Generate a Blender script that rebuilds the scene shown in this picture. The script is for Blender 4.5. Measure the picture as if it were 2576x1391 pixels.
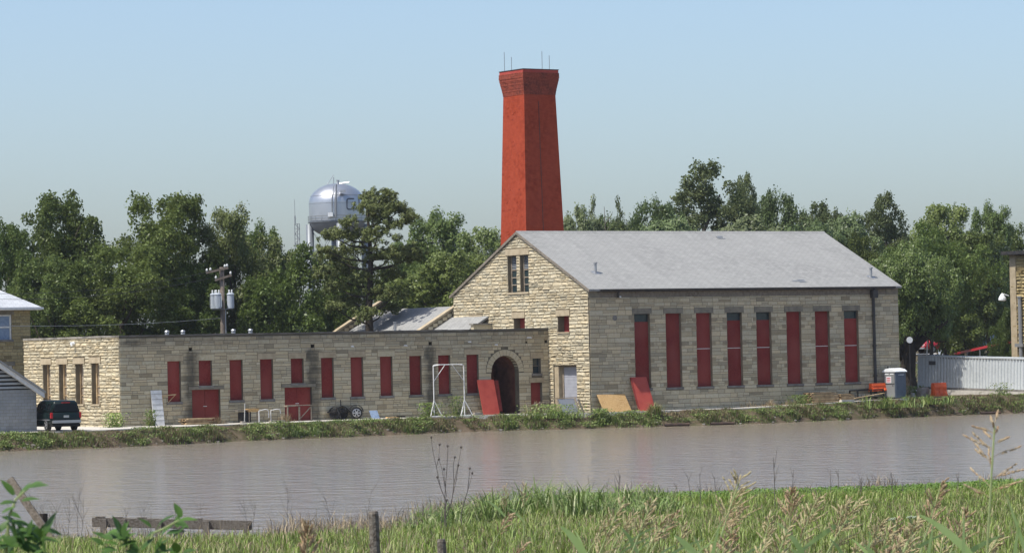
import bpy, bmesh, math, random
import numpy as np
from mathutils import Vector, Matrix

for o in list(bpy.data.objects): bpy.data.objects.remove(o, do_unlink=True)
S = bpy.context.scene
C = S.collection

# ------------------------------------------------------------------ camera, light, exposure
CAM_H = 5.2                      # metres above the pond
FPX, PITCH, ROLL = 8774.8, 0.0223, 0.0221     # focal length in units of a 2576-wide frame
cd = bpy.data.cameras.new('camera'); cam = bpy.data.objects.new('camera', cd); C.objects.link(cam)
cd.sensor_width = 36.0; cd.lens = 36.0 * FPX / 2576.0
cd.clip_start = 0.5; cd.clip_end = 9000
cam.matrix_world = Matrix.Translation((0, 0, CAM_H)) @ Matrix.Rotation(math.pi/2 + PITCH, 4, 'X') @ Matrix.Rotation(-ROLL, 4, 'Z')
cd.dof.use_dof = True; cd.dof.focus_distance = 240; cd.dof.aperture_fstop = 17
S.camera = cam

TH = 0.5877
cT, sT = math.cos(TH), math.sin(TH)
AX, AY, AZ = 5.2615, 242.02, 1.026           # near corner of the hall
SUN_EL = math.radians(60.0)
_nl = -0.03                                  # sun a hair behind the plane of the long wall
_ng = math.sqrt(math.cos(SUN_EL)**2 - _nl**2)
sx = -cT*_ng + sT*_nl; sy = -sT*_ng - cT*_nl; sz = math.sin(SUN_EL)
w = bpy.data.worlds.new('World'); S.world = w; w.use_nodes = True
nt = w.node_tree; nt.nodes.clear()
sky = nt.nodes.new('ShaderNodeTexSky'); sky.sky_type = 'NISHITA'; sky.sun_disc = False
sky.sun_elevation = SUN_EL; sky.sun_rotation = math.atan2(sx, sy)
sky.air_density = 0.88; sky.dust_density = 2.6; sky.ozone_density = 2.9; sky.altitude = 300
bg = nt.nodes.new('ShaderNodeBackground'); bg.inputs['Strength'].default_value = 0.114
wo = nt.nodes.new('ShaderNodeOutputWorld')
nt.links.new(sky.outputs[0], bg.inputs['Color']); nt.links.new(bg.outputs[0], wo.inputs['Surface'])
sl = bpy.data.lights.new('sun', 'SUN'); sl.energy = 3.2; sl.angle = math.radians(0.53); sl.color = (1.0, 0.955, 0.88)
sun = bpy.data.objects.new('sun', sl); C.objects.link(sun)
sun.rotation_euler = Vector((-sx, -sy, -sz)).to_track_quat('-Z', 'Y').to_euler()
sun.location = (0, 0, 60)
S.view_settings.view_transform = 'Standard'; S.view_settings.look = 'None'
S.view_settings.exposure = 0.72; S.view_settings.gamma = 1.0; S.view_settings.use_curve_mapping = False
S.cycles.max_bounces = 6; S.cycles.transparent_max_bounces = 8
try: S.cycles.use_denoising = True
except Exception: pass

R = random.Random(7)
NR = np.random.default_rng(11)

# ------------------------------------------------------------------ geometry of the place
def ray(px, py):
    X = px-1288; Y = 695.5-py
    c, s = math.cos(ROLL), math.sin(ROLL)
    X, Y = X*c+Y*s, -X*s+Y*c
    return Vector((X/FPX, math.cos(PITCH)-Y/FPX*math.sin(PITCH), math.sin(PITCH)+Y/FPX*math.cos(PITCH)))
def onz(px, py, z):
    d = ray(px, py); return Vector((0, 0, CAM_H)) + d*((z-CAM_H)/d.z)
def at_depth(px, py, y):
    d = ray(px, py); return Vector((0, 0, CAM_H)) + d*(y/d.y)
UV_ = Vector((cT, sT, 0)); WV_ = Vector((-sT, cT, 0)); A0 = Vector((AX, AY, AZ))
def loc(P): q = P-A0; return Vector((q.dot(UV_), q.dot(WV_), q.z))
def world(u, y, z=0.0): return A0 + UV_*u + WV_*y + Vector((0, 0, z))
def wl(px, py, yl):                           # frame point -> hall coordinates on the plane y = yl
    d = ray(px, py); P0 = A0+WV_*yl; o = Vector((0, 0, CAM_H))
    return loc(o + d*((P0-o).dot(WV_)/d.dot(WV_)))
def gl(px, py, xl):
    d = ray(px, py); P0 = A0+UV_*xl; o = Vector((0, 0, CAM_H))
    return loc(o + d*((P0-o).dot(UV_)/d.dot(UV_)))

FAR = np.array([(-400, -26), (-31.35, 212.2), (-24.5, 215.6), (-17.8, 224.5), (-10.4, 230.5), (-2.6, 238.2), (5.1, 239.1), (16.7, 242.7), (25.9, 251.2), (32.2, 256.2), (38, 260.7), (400, 500)], float)
NEARS = np.array([(-400, 100), (-16.9, 100), (-12.8, 99), (-8.5, 100), (-5.2, 103), (-2.0, 112), (2.4, 114.8), (7.8, 115), (12, 117), (15, 119.2), (17.6, 121.2), (400, 300)], float)
def y_far(x): return np.interp(x, FAR[:, 0], FAR[:, 1]) + 0.5*np.sin(x*1.3)*0.5 + 0.25*np.sin(x*3.1+1)
def y_near(x): return np.interp(x, NEARS[:, 0], NEARS[:, 1]) + 0.6*np.sin(x*0.9) + 0.4*np.sin(x*2.3+2)
def sstep(a, b, t):
    t = np.clip((t-a)/(b-a), 0, 1); return t*t*(3-2*t)
def plateau(x, y):
    dx, dy = x-AX, y-AY
    xl = dx*cT+dy*sT; yl = -dx*sT+dy*cT
    g = np.clip(0.02*(xl-12), 0, 0.32)
    g = g + np.clip(0.032*(yl-24), 0, 3.2)
    return AZ - 0.03 + g
def ground_z(x, y):
    x = np.asarray(x, float); y = np.asarray(y, float)
    d = (y-y_far(x))*0.83
    far = np.where(d > 0, plateau(x, y)*sstep(-0.4, 2.0, d) - 0.05*(1-sstep(-0.4, 2.0, d)), np.maximum(-1.2, 0.35*d-0.02))
    yn = y_near(x)
    t = yn-y
    hr = np.interp(y, [-80, 0, 17, 40, 53, 90, 110, 124], [1.7, 1.7, 1.95, 2.65, 3.03, 4.2, 4.75, 5.0])
    hl = np.interp(y, [-80, 0, 17, 40, 53, 66, 76, 88, 97, 124], [1.7, 1.7, 1.95, 2.65, 3.03, 3.43, 3.95, 4.7, 5.1, 5.3])
    wx = sstep(-4.5, 1.5, x); hb = hl*(1-wx)+hr*wx
    near = np.where(t > 0, np.minimum(CAM_H-hb, 0.02+0.12*t), np.maximum(-1.2, 0.2*t))
    mid = (yn+y_far(x))/2
    return np.where(y > mid, far, near)
def gz(x, y): return float(ground_z(x, y))
def gloc(u, y):                              # ground height in hall coordinates
    p = world(u, y); return gz(p.x, p.y)-AZ

# ------------------------------------------------------------------ materials
def N(nt, t, **kw):
    n = nt.nodes.new(t)
    for k, v in kw.items(): setattr(n, k, v)
    return n
def material(name, base, rough=0.8, var=None, attr=None, bump=None, spec=0.3, metal=0.0, trans=0.0, rnd=0.0, extra=None):
    """var=(colour2, scale, detail) noise mix; attr = colour attribute multiplied in; bump=(scale, distance)"""
    m = bpy.data.materials.new(name); m.use_nodes = True
    nt = m.node_tree; L = nt.links
    b = nt.nodes['Principled BSDF']
    b.inputs['Roughness'].default_value = rough; b.inputs['Metallic'].default_value = metal
    b.inputs['Specular IOR Level'].default_value = spec
    tc = N(nt, 'ShaderNodeTexCoord')
    rgb = N(nt, 'ShaderNodeRGB'); rgb.outputs[0].default_value = (*base, 1); col = rgb.outputs[0]
    if var:
        vs = var if isinstance(var, list) else [var]
        for c2, sc, det in vs:
            nz = N(nt, 'ShaderNodeTexNoise'); nz.inputs['Scale'].default_value = sc; nz.inputs['Detail'].default_value = det
            L.new(tc.outputs['Object'], nz.inputs['Vector'])
            mr = N(nt, 'ShaderNodeMapRange'); mr.inputs[1].default_value = 0.4; mr.inputs[2].default_value = 0.66
            L.new(nz.outputs['Fac'], mr.inputs[0])
            mx = N(nt, 'ShaderNodeMix', data_type='RGBA'); L.new(mr.outputs[0], mx.inputs[0]); L.new(col, mx.inputs[6]); mx.inputs[7].default_value = (*c2, 1)
            col = mx.outputs[2]
    if rnd:
        oi = N(nt, 'ShaderNodeObjectInfo'); mr = N(nt, 'ShaderNodeMapRange'); mr.inputs[3].default_value = 1-rnd; mr.inputs[4].default_value = 1+rnd
        L.new(oi.outputs['Random'], mr.inputs[0])
        hs = N(nt, 'ShaderNodeHueSaturation'); L.new(mr.outputs[0], hs.inputs['Value']); L.new(col, hs.inputs['Color']); col = hs.outputs[0]
    if attr:
        at = N(nt, 'ShaderNodeAttribute', attribute_name=attr)
        mx = N(nt, 'ShaderNodeMix', data_type='RGBA', blend_type='MULTIPLY'); mx.inputs[0].default_value = 1
        L.new(col, mx.inputs[6]); L.new(at.outputs['Color'], mx.inputs[7]); col = mx.outputs[2]
    if extra: col = extra(nt, tc, col)
    L.new(col, b.inputs['Base Color'])
    if bump:
        nz = N(nt, 'ShaderNodeTexNoise'); nz.inputs['Scale'].default_value = bump[0]; nz.inputs['Detail'].default_value = 5
        L.new(tc.outputs['Object'], nz.inputs['Vector'])
        bp = N(nt, 'ShaderNodeBump'); bp.inputs['Distance'].default_value = bump[1]; bp.inputs['Strength'].default_value = 1
        L.new(nz.outputs['Fac'], bp.inputs['Height']); L.new(bp.outputs[0], b.inputs['Normal'])
    if trans:
        out = nt.nodes['Material Output']
        tr = N(nt, 'ShaderNodeBsdfTranslucent'); L.new(col, tr.inputs['Color'])
        mxs = N(nt, 'ShaderNodeMixShader'); mxs.inputs[0].default_value = trans
        L.new(b.outputs[0], mxs.inputs[1]); L.new(tr.outputs[0], mxs.inputs[2]); L.new(mxs.outputs[0], out.inputs['Surface'])
    return m

def streaks(nt, tc, col, spots, yplane):
    """dark run-off stains on the wing wall under each scupper, and grime near the top"""
    L = nt.links
    sep = N(nt, 'ShaderNodeSeparateXYZ'); L.new(tc.outputs['Object'], sep.inputs[0])
    nz = N(nt, 'ShaderNodeTexNoise'); nz.inputs['Scale'].default_value = 1.6; nz.inputs['Detail'].default_value = 4; L.new(tc.outputs['Object'], nz.inputs['Vector'])
    def mth(op, a, bb=None, clamp=False):
        n = N(nt, 'ShaderNodeMath', operation=op); n.use_clamp = clamp
        for i, v in enumerate((a, bb)):
            if v is None: continue
            if isinstance(v, (int, float)): n.inputs[i].default_value = v
            else: L.new(v, n.inputs[i])
        return n.outputs[0]
    acc = None
    wob = mth('MULTIPLY', mth('SUBTRACT', nz.outputs['Fac'], 0.5), 0.9)
    for (u, ztop, zbot, hw) in spots:
        dx = mth('ABSOLUTE', mth('ADD', mth('SUBTRACT', sep.outputs[0], u), wob))
        f = mth('SUBTRACT', 1.0, mth('DIVIDE', dx, hw), True)
        f = mth('MULTIPLY', mth('MULTIPLY', f, 1.5, True), mth('ADD', 0.35, nz.outputs['Fac']), True)
        zt = mth('MULTIPLY', mth('SUBTRACT', ztop, sep.outputs[2]), 3.0, True)
        zb = mth('MULTIPLY', mth('SUBTRACT', sep.outputs[2], zbot), 2.0, True)
        f = mth('MULTIPLY', mth('MULTIPLY', f, zt), zb)
        acc = f if acc is None else mth('MAXIMUM', acc, f)
    top = mth('MULTIPLY', mth('SUBTRACT', sep.outputs[2], 4.7), 0.75, True)
    top = mth('MULTIPLY', top, mth('MULTIPLY', nz.outputs['Fac'], 1.15), True)
    acc = mth('MAXIMUM', mth('MULTIPLY', acc, 0.85), mth('MULTIPLY', top, 0.72))
    front = mth('LESS_THAN', sep.outputs[1], yplane+0.4)
    acc = mth('MULTIPLY', acc, front)
    mx = N(nt, 'ShaderNodeMix', data_type='RGBA'); L.new(acc, mx.inputs[0]); L.new(col, mx.inputs[6]); mx.inputs[7].default_value = (0.05, 0.047, 0.04, 1)
    return mx.outputs[2]

def bricks(nt, tc, col):
    L = nt.links
    mp = N(nt, 'ShaderNodeMapping'); L.new(tc.outputs['Object'], mp.inputs[0])
    sep = N(nt, 'ShaderNodeSeparateXYZ'); L.new(mp.outputs[0], sep.inputs[0])
    ad = N(nt, 'ShaderNodeMath', operation='ADD'); L.new(sep.outputs[0], ad.inputs[0]); L.new(sep.outputs[1], ad.inputs[1])
    cb = N(nt, 'ShaderNodeCombineXYZ'); L.new(ad.outputs[0], cb.inputs[0]); L.new(sep.outputs[2], cb.inputs[1])
    bt = N(nt, 'ShaderNodeTexBrick'); bt.inputs['Scale'].default_value = 1.0
    bt.inputs['Brick Width'].default_value = 0.24; bt.inputs['Row Height'].default_value = 0.085; bt.inputs['Mortar Size'].default_value = 0.009
    bt.inputs['Color1'].default_value = (1.05, 1.04, 1.04, 1); bt.inputs['Color2'].default_value = (0.90, 0.89, 0.89, 1); bt.inputs['Mortar'].default_value = (0.78, 0.82, 0.86, 1)
    L.new(cb.outputs[0], bt.inputs['Vector'])
    mx = N(nt, 'ShaderNodeMix', data_type='RGBA', blend_type='MULTIPLY'); mx.inputs[0].default_value = 1
    L.new(col, mx.inputs[6]); L.new(bt.outputs[0], mx.inputs[7])
    return mx.outputs[2]
def shingles(nt, tc, col, sc=1.0):
    L = nt.links
    sep = N(nt, 'ShaderNodeSeparateXYZ'); L.new(tc.outputs['Object'], sep.inputs[0])
    cb = N(nt, 'ShaderNodeCombineXYZ'); L.new(sep.outputs[0], cb.inputs[0])
    m2 = N(nt, 'ShaderNodeMath', operation='MULTIPLY'); m2.inputs[1].default_value = 1.1; L.new(sep.outputs[1], m2.inputs[0]); L.new(m2.outputs[0], cb.inputs[1])
    bt = N(nt, 'ShaderNodeTexBrick'); bt.inputs['Scale'].default_value = 1.0
    bt.inputs['Brick Width'].default_value = 0.5; bt.inputs['Row Height'].default_value = 0.22; bt.inputs['Mortar Size'].default_value = 0.022
    bt.inputs['Color1'].default_value = (1.05, 1.05, 1.05, 1); bt.inputs['Color2'].default_value = (0.95, 0.95, 0.95, 1); bt.inputs['Mortar'].default_value = (0.78, 0.78, 0.79, 1)
    L.new(cb.outputs[0], bt.inputs['Vector'])
    mx = N(nt, 'ShaderNodeMix', data_type='RGBA', blend_type='MULTIPLY'); mx.inputs[0].default_value = 1
    L.new(col, mx.inputs[6]); L.new(bt.outputs[0], mx.inputs[7])
    # weather streaks running down the slope
    mp = N(nt, 'ShaderNodeMapping'); mp.inputs['Scale'].default_value = (1.6, 0.10, 0.10); L.new(tc.outputs['Object'], mp.inputs[0])
    nz = N(nt, 'ShaderNodeTexNoise'); nz.inputs['Scale'].default_value = 1.0; nz.inputs['Detail'].default_value = 5; L.new(mp.outputs[0], nz.inputs['Vector'])
    mr = N(nt, 'ShaderNodeMapRange'); mr.inputs[1].default_value = 0.3; mr.inputs[2].default_value = 0.7; mr.inputs[3].default_value = 0.94; mr.inputs[4].default_value = 1.04; L.new(nz.outputs['Fac'], mr.inputs[0])
    m3 = N(nt, 'ShaderNodeMix', data_type='RGBA', blend_type='MULTIPLY'); m3.inputs[0].default_value = 1; L.new(mx.outputs[2], m3.inputs[6]); L.new(mr.outputs[0], m3.inputs[7])
    return m3.outputs[2]

SCUP = [(-28.65, 5.0, -0.3, 0.75), (-19.31, 5.0, -0.3, 0.8), (-9.9, 5.0, -0.3, 0.6), (-32.9, 5.9, 5.0, 0.9)]
M = {}
M['stone'] = material('limestone', (0.48, 0.415, 0.285), 0.92, [((0.43, 0.365, 0.24), 1.3, 4), ((0.50, 0.44, 0.315), 6, 3)], 'tone', (14, 0.02), 0.15)
M['stone_wing'] = material('weathered_limestone', (0.485, 0.415, 0.28), 0.92, [((0.42, 0.355, 0.235), 0.9, 4), ((0.50, 0.44, 0.31), 6, 3)], 'tone', (14, 0.02), 0.15, extra=lambda a, b, c: streaks(a, b, c, SCUP, 5.0))
M['mortar'] = material('mortar', (0.20, 0.17, 0.12), 0.95, ((0.15, 0.128, 0.09), 2, 4), None, (20, 0.01), 0.1)
M['mortar_wing'] = material('mortar_weathered', (0.17, 0.147, 0.107), 0.95, ((0.12, 0.104, 0.077), 2, 4), None, (20, 0.01), 0.1, extra=lambda a, b, c: streaks(a, b, c, SCUP, 5.0))
M['lintel'] = material('dressed_stone', (0.42, 0.35, 0.24), 0.9, ((0.33, 0.27, 0.18), 2.2, 4), None, (18, 0.01), 0.15)
M['lintel_grey'] = material('grey_dressed_stone', (0.24, 0.215, 0.165), 0.9, ((0.16, 0.145, 0.115), 2.2, 4), None, (18, 0.01), 0.15)
M['quoin'] = material('brown_quoin_stone', (0.33, 0.275, 0.185), 0.92, ((0.25, 0.21, 0.145), 2.2, 4), None, (18, 0.01), 0.15)
M['sill'] = material('grey_sill', (0.22, 0.205, 0.185), 0.9, ((0.15, 0.14, 0.13), 3, 3), None, None, 0.15)
M['redboard'] = material('red_painted_plywood', (0.20, 0.024, 0.020), 0.75, [((0.155, 0.018, 0.016), 1.2, 4), ((0.225, 0.034, 0.027), 9, 3), ((0.24, 0.05, 0.04), 0.45, 5)], None, (30, 0.004), 0.2, rnd=0.14)
M['redboard_bright'] = material('bright_red_plywood', (0.40, 0.07, 0.05), 0.7, ((0.33, 0.05, 0.038), 1.5, 4), None, (30, 0.004), 0.25)  # brighter red than the window boards, also on the chimney cap band
M['brick_red'] = material('red_brick', (0.33, 0.060, 0.031), 0.95, [((0.27, 0.045, 0.022), 0.5, 5), ((0.36, 0.068, 0.034), 3, 3)], None, (30, 0.006), 0.0, extra=bricks)
M['brick_dark'] = material('dark_corbel_brick', (0.25, 0.055, 0.034), 0.92, [((0.13, 0.035, 0.025), 1.4, 5), ((0.30, 0.075, 0.045), 6, 4)], None, (30, 0.015), 0.1, extra=bricks)  # darker brick for the corbelled courses at the top
M['brick_in'] = material('passage_brick', (0.20, 0.085, 0.055), 0.92, ((0.13, 0.055, 0.04), 1.6, 5), None, (30, 0.012), 0.1, extra=bricks)
M['roof'] = material('grey_asphalt_shingle', (0.285, 0.285, 0.272), 0.95, [((0.25, 0.25, 0.24), 0.22, 5), ((0.305, 0.305, 0.29), 2.5, 4)], None, (40, 0.006), 0.15, extra=shingles)
M['roof_white'] = material('pale_roofing', (0.52, 0.54, 0.56), 0.85, ((0.44, 0.46, 0.48), 0.8, 4), None, None, 0.2, extra=shingles)
M['dark_metal'] = material('dark_gutter_metal', (0.025, 0.025, 0.028), 0.5, ((0.05, 0.045, 0.04), 2, 3), None, None, 0.4)
M['galv'] = material('galvanised_metal', (0.34, 0.35, 0.36), 0.45, ((0.33, 0.34, 0.35), 4, 3), None, None, 0.5, 0.5)
M['frieze'] = material('grey_frieze', (0.19, 0.165, 0.13), 0.9, [((0.13, 0.11, 0.085), 0.6, 4), ((0.23, 0.20, 0.165), 5, 3)], None, None, 0.15)
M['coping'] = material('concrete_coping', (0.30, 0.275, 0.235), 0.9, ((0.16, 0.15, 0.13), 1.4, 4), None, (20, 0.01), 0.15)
M['coping_dark'] = material('dark_coping', (0.10, 0.092, 0.08), 0.9, ((0.18, 0.165, 0.14), 1.0, 5), None, (20, 0.01), 0.15)  # darker coping along the front, the end wall has the paler one
M['umbel'] = material('umbel_florets', (0.28, 0.33, 0.22), 0.8)
M['glass'] = material('dark_window_glass', (0.02, 0.035, 0.04), 0.12, ((0.035, 0.05, 0.05), 1.5, 2), None, None, 0.6)
M['wood'] = material('weathered_wood', (0.27, 0.22, 0.16), 0.9, [((0.17, 0.14, 0.105), 3, 5), ((0.34, 0.29, 0.23), 14, 3)], None, (30, 0.01), 0.1)
M['wood_grey'] = material('grey_driftwood', (0.15, 0.13, 0.105), 0.92, [((0.09, 0.075, 0.06), 4, 5), ((0.21, 0.19, 0.16), 20, 3)], None, (40, 0.012), 0.1)
M['plywood'] = material('raw_plywood', (0.46, 0.29, 0.12), 0.85, [((0.38, 0.23, 0.09), 1.2, 4), ((0.52, 0.35, 0.17), 12, 2)], None, None, 0.15)
M['lumber'] = material('sawn_lumber', (0.46, 0.34, 0.20), 0.9, [((0.30, 0.21, 0.12), 3, 4)], None, None, 0.1, rnd=0.3)
M['white_paint'] = material('white_paint', (0.72, 0.72, 0.70), 0.5, ((0.60, 0.59, 0.56), 4, 4), None, None, 0.35)
M['offwhite'] = material('offwhite_panel', (0.50, 0.50, 0.47), 0.7, ((0.40, 0.40, 0.37), 3, 4), None, None, 0.2)
M['greydoor'] = material('pale_grey_door', (0.36, 0.37, 0.41), 0.6, ((0.31, 0.32, 0.36), 2, 3), None, None, 0.3)
M['container'] = material('pale_container_paint', (0.50, 0.53, 0.53), 0.55, [((0.44, 0.47, 0.47), 0.6, 4), ((0.54, 0.57, 0.57), 5, 3)], None, None, 0.3)
M['concrete'] = material('concrete', (0.50, 0.47, 0.41), 0.9, [((0.42, 0.39, 0.335), 0.5, 5), ((0.55, 0.52, 0.46), 4, 4)], None, (10, 0.02), 0.15)
M['block'] = material('grey_block', (0.29, 0.30, 0.30), 0.92, [((0.25, 0.26, 0.26), 1.5, 4)], 'tone', (25, 0.01), 0.1)
M['yellow_stone'] = material('yellow_stone', (0.34, 0.27, 0.135), 0.92, [((0.27, 0.21, 0.10), 1.5, 4), ((0.39, 0.32, 0.17), 7, 3)], 'tone', (16, 0.012), 0.1)
M['orange'] = material('orange_plastic', (0.80, 0.13, 0.03), 0.5, ((0.68, 0.10, 0.025), 2, 4), None, None, 0.35)
M['toilet_grey'] = material('grey_plastic', (0.20, 0.205, 0.20), 0.55, None, None, None, 0.3)
M['toilet_blue'] = material('blue_grey_plastic', (0.10, 0.125, 0.16), 0.55, ((0.085, 0.105, 0.14), 3, 3), None, None, 0.3)
M['white_plastic'] = material('white_plastic', (0.74, 0.76, 0.76), 0.5, None, None, None, 0.3)
M['red_print'] = material('red_print', (0.45, 0.04, 0.05), 0.6)
M['green_car'] = material('dark_green_car_paint', (0.004, 0.012, 0.012), 0.3, None, None, None, 0.25)
M['car_glass'] = material('tinted_glass', (0.006, 0.008, 0.010), 0.15, None, None, None, 0.15)
M['tyre'] = material('tyre_rubber', (0.018, 0.018, 0.018), 0.85)
M['chrome'] = material('bright_metal', (0.45, 0.45, 0.46), 0.3, None, None, None, 0.5, 0.7)
M['taillight'] = material('red_lamp_lens', (0.50, 0.015, 0.02), 0.25, None, None, None, 0.5)
M['red_car'] = material('red_car_paint', (0.42, 0.012, 0.022), 0.3, None, None, None, 0.5)
M['blue_car'] = material('pale_blue_car_paint', (0.22, 0.30, 0.42), 0.3, None, None, None, 0.5)
M['black'] = material('black_steel', (0.015, 0.014, 0.014), 0.6)
M['blue_sheet'] = material('blue_grey_sheet', (0.24, 0.31, 0.42), 0.7, ((0.18, 0.24, 0.34), 6, 3))
M['tank'] = material('aluminium_tank_paint', (0.50, 0.515, 0.53), 0.36, [((0.43, 0.445, 0.46), 0.25, 4)], None, None, 0.5, 0.8)
M['tank_under'] = material('dark_tank_grey', (0.15, 0.165, 0.18), 0.45, ((0.19, 0.21, 0.23), 0.3, 4), None, None, 0.4, 0.2)  # darker grey on the bowl, balcony, legs and riser pipe
M['letters'] = material('dark_lettering', (0.035, 0.045, 0.07), 0.6)
M['steel'] = material('grey_steel', (0.20, 0.215, 0.23), 0.6)
M['pole'] = material('creosote_pole', (0.13, 0.105, 0.085), 0.9, ((0.19, 0.16, 0.135), 3, 4))
M['transformer'] = material('transformer_grey', (0.40, 0.44, 0.48), 0.45, None, None, None, 0.4)
M['porcelain'] = material('porcelain', (0.65, 0.66, 0.64), 0.3)
M['bark'] = material('tree_bark', (0.085, 0.07, 0.052), 0.95, ((0.05, 0.04, 0.03), 3, 4))
M['bark_dark'] = material('dark_bark', (0.045, 0.036, 0.028), 0.95, ((0.03, 0.024, 0.018), 3, 4))
M['twig'] = material('dead_stem', (0.10, 0.085, 0.075), 0.9)
def leaf(name, a, b, sc=0.55, tr=0.36, rough=0.42, rnd=0.12):
    return material(name, a, rough, [(b, sc, 4), (tuple(x*0.75 for x in a), 1.7, 3)], 'tint', None, 0.28, 0, tr, rnd)
M['leaf'] = leaf('broad_leaves', (0.148, 0.198, 0.056), (0.182, 0.228, 0.072))
M['leaf_light'] = leaf('pale_poplar_leaves', (0.180, 0.220, 0.092), (0.210, 0.240, 0.12))
M['leaf_olive'] = leaf('olive_leaves', (0.148, 0.182, 0.052), (0.175, 0.204, 0.065))
M['needles'] = leaf('pine_needles', (0.135, 0.158, 0.045), (0.10, 0.125, 0.036), 0.8, 0.15, 0.6)
M['blade'] = material('grass_blades', (1, 1, 1), 0.5, None, 'tint', None, 0.35, 0, 0.3)
M['seed'] = material('seed_heads', (0.50, 0.40, 0.25), 0.85, ((0.40, 0.27, 0.16), 25, 3), None, None, 0.15, 0, 0.2)
M['seed_pale'] = material('pale_seed_heads', (0.52, 0.46, 0.27), 0.85, ((0.42, 0.34, 0.18), 25, 3), None, None, 0.15, 0, 0.2)
M['stem'] = material('green_stem', (0.36, 0.43, 0.19), 0.6, ((0.32, 0.38, 0.16), 8, 2), None, None, 0.3, 0, 0.15)
M['bladeleaf'] = material('broad_blade', (0.36, 0.50, 0.17), 0.5, ((0.42, 0.54, 0.22), 5, 2), None, None, 0.4, 0, 0.5)
M['sapling'] = material('sapling_leaf', (0.085, 0.17, 0.03), 0.45, ((0.05, 0.11, 0.022), 12, 2), None, None, 0.4, 0, 0.35, 0.15)
M['soil'] = material('bank_soil', (0.085, 0.064, 0.042), 0.95, [((0.065, 0.07, 0.03), 0.25, 5), ((0.125, 0.095, 0.065), 1.5, 4)], None, (6, 0.05), 0.1)
M['rust'] = material('rusty_pipe', (0.085, 0.055, 0.04), 0.85, ((0.05, 0.035, 0.028), 3, 4))
M['limerock'] = material('pale_rock', (0.36, 0.33, 0.28), 0.95, ((0.24, 0.21, 0.17), 3, 4), None, (10, 0.03))

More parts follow.
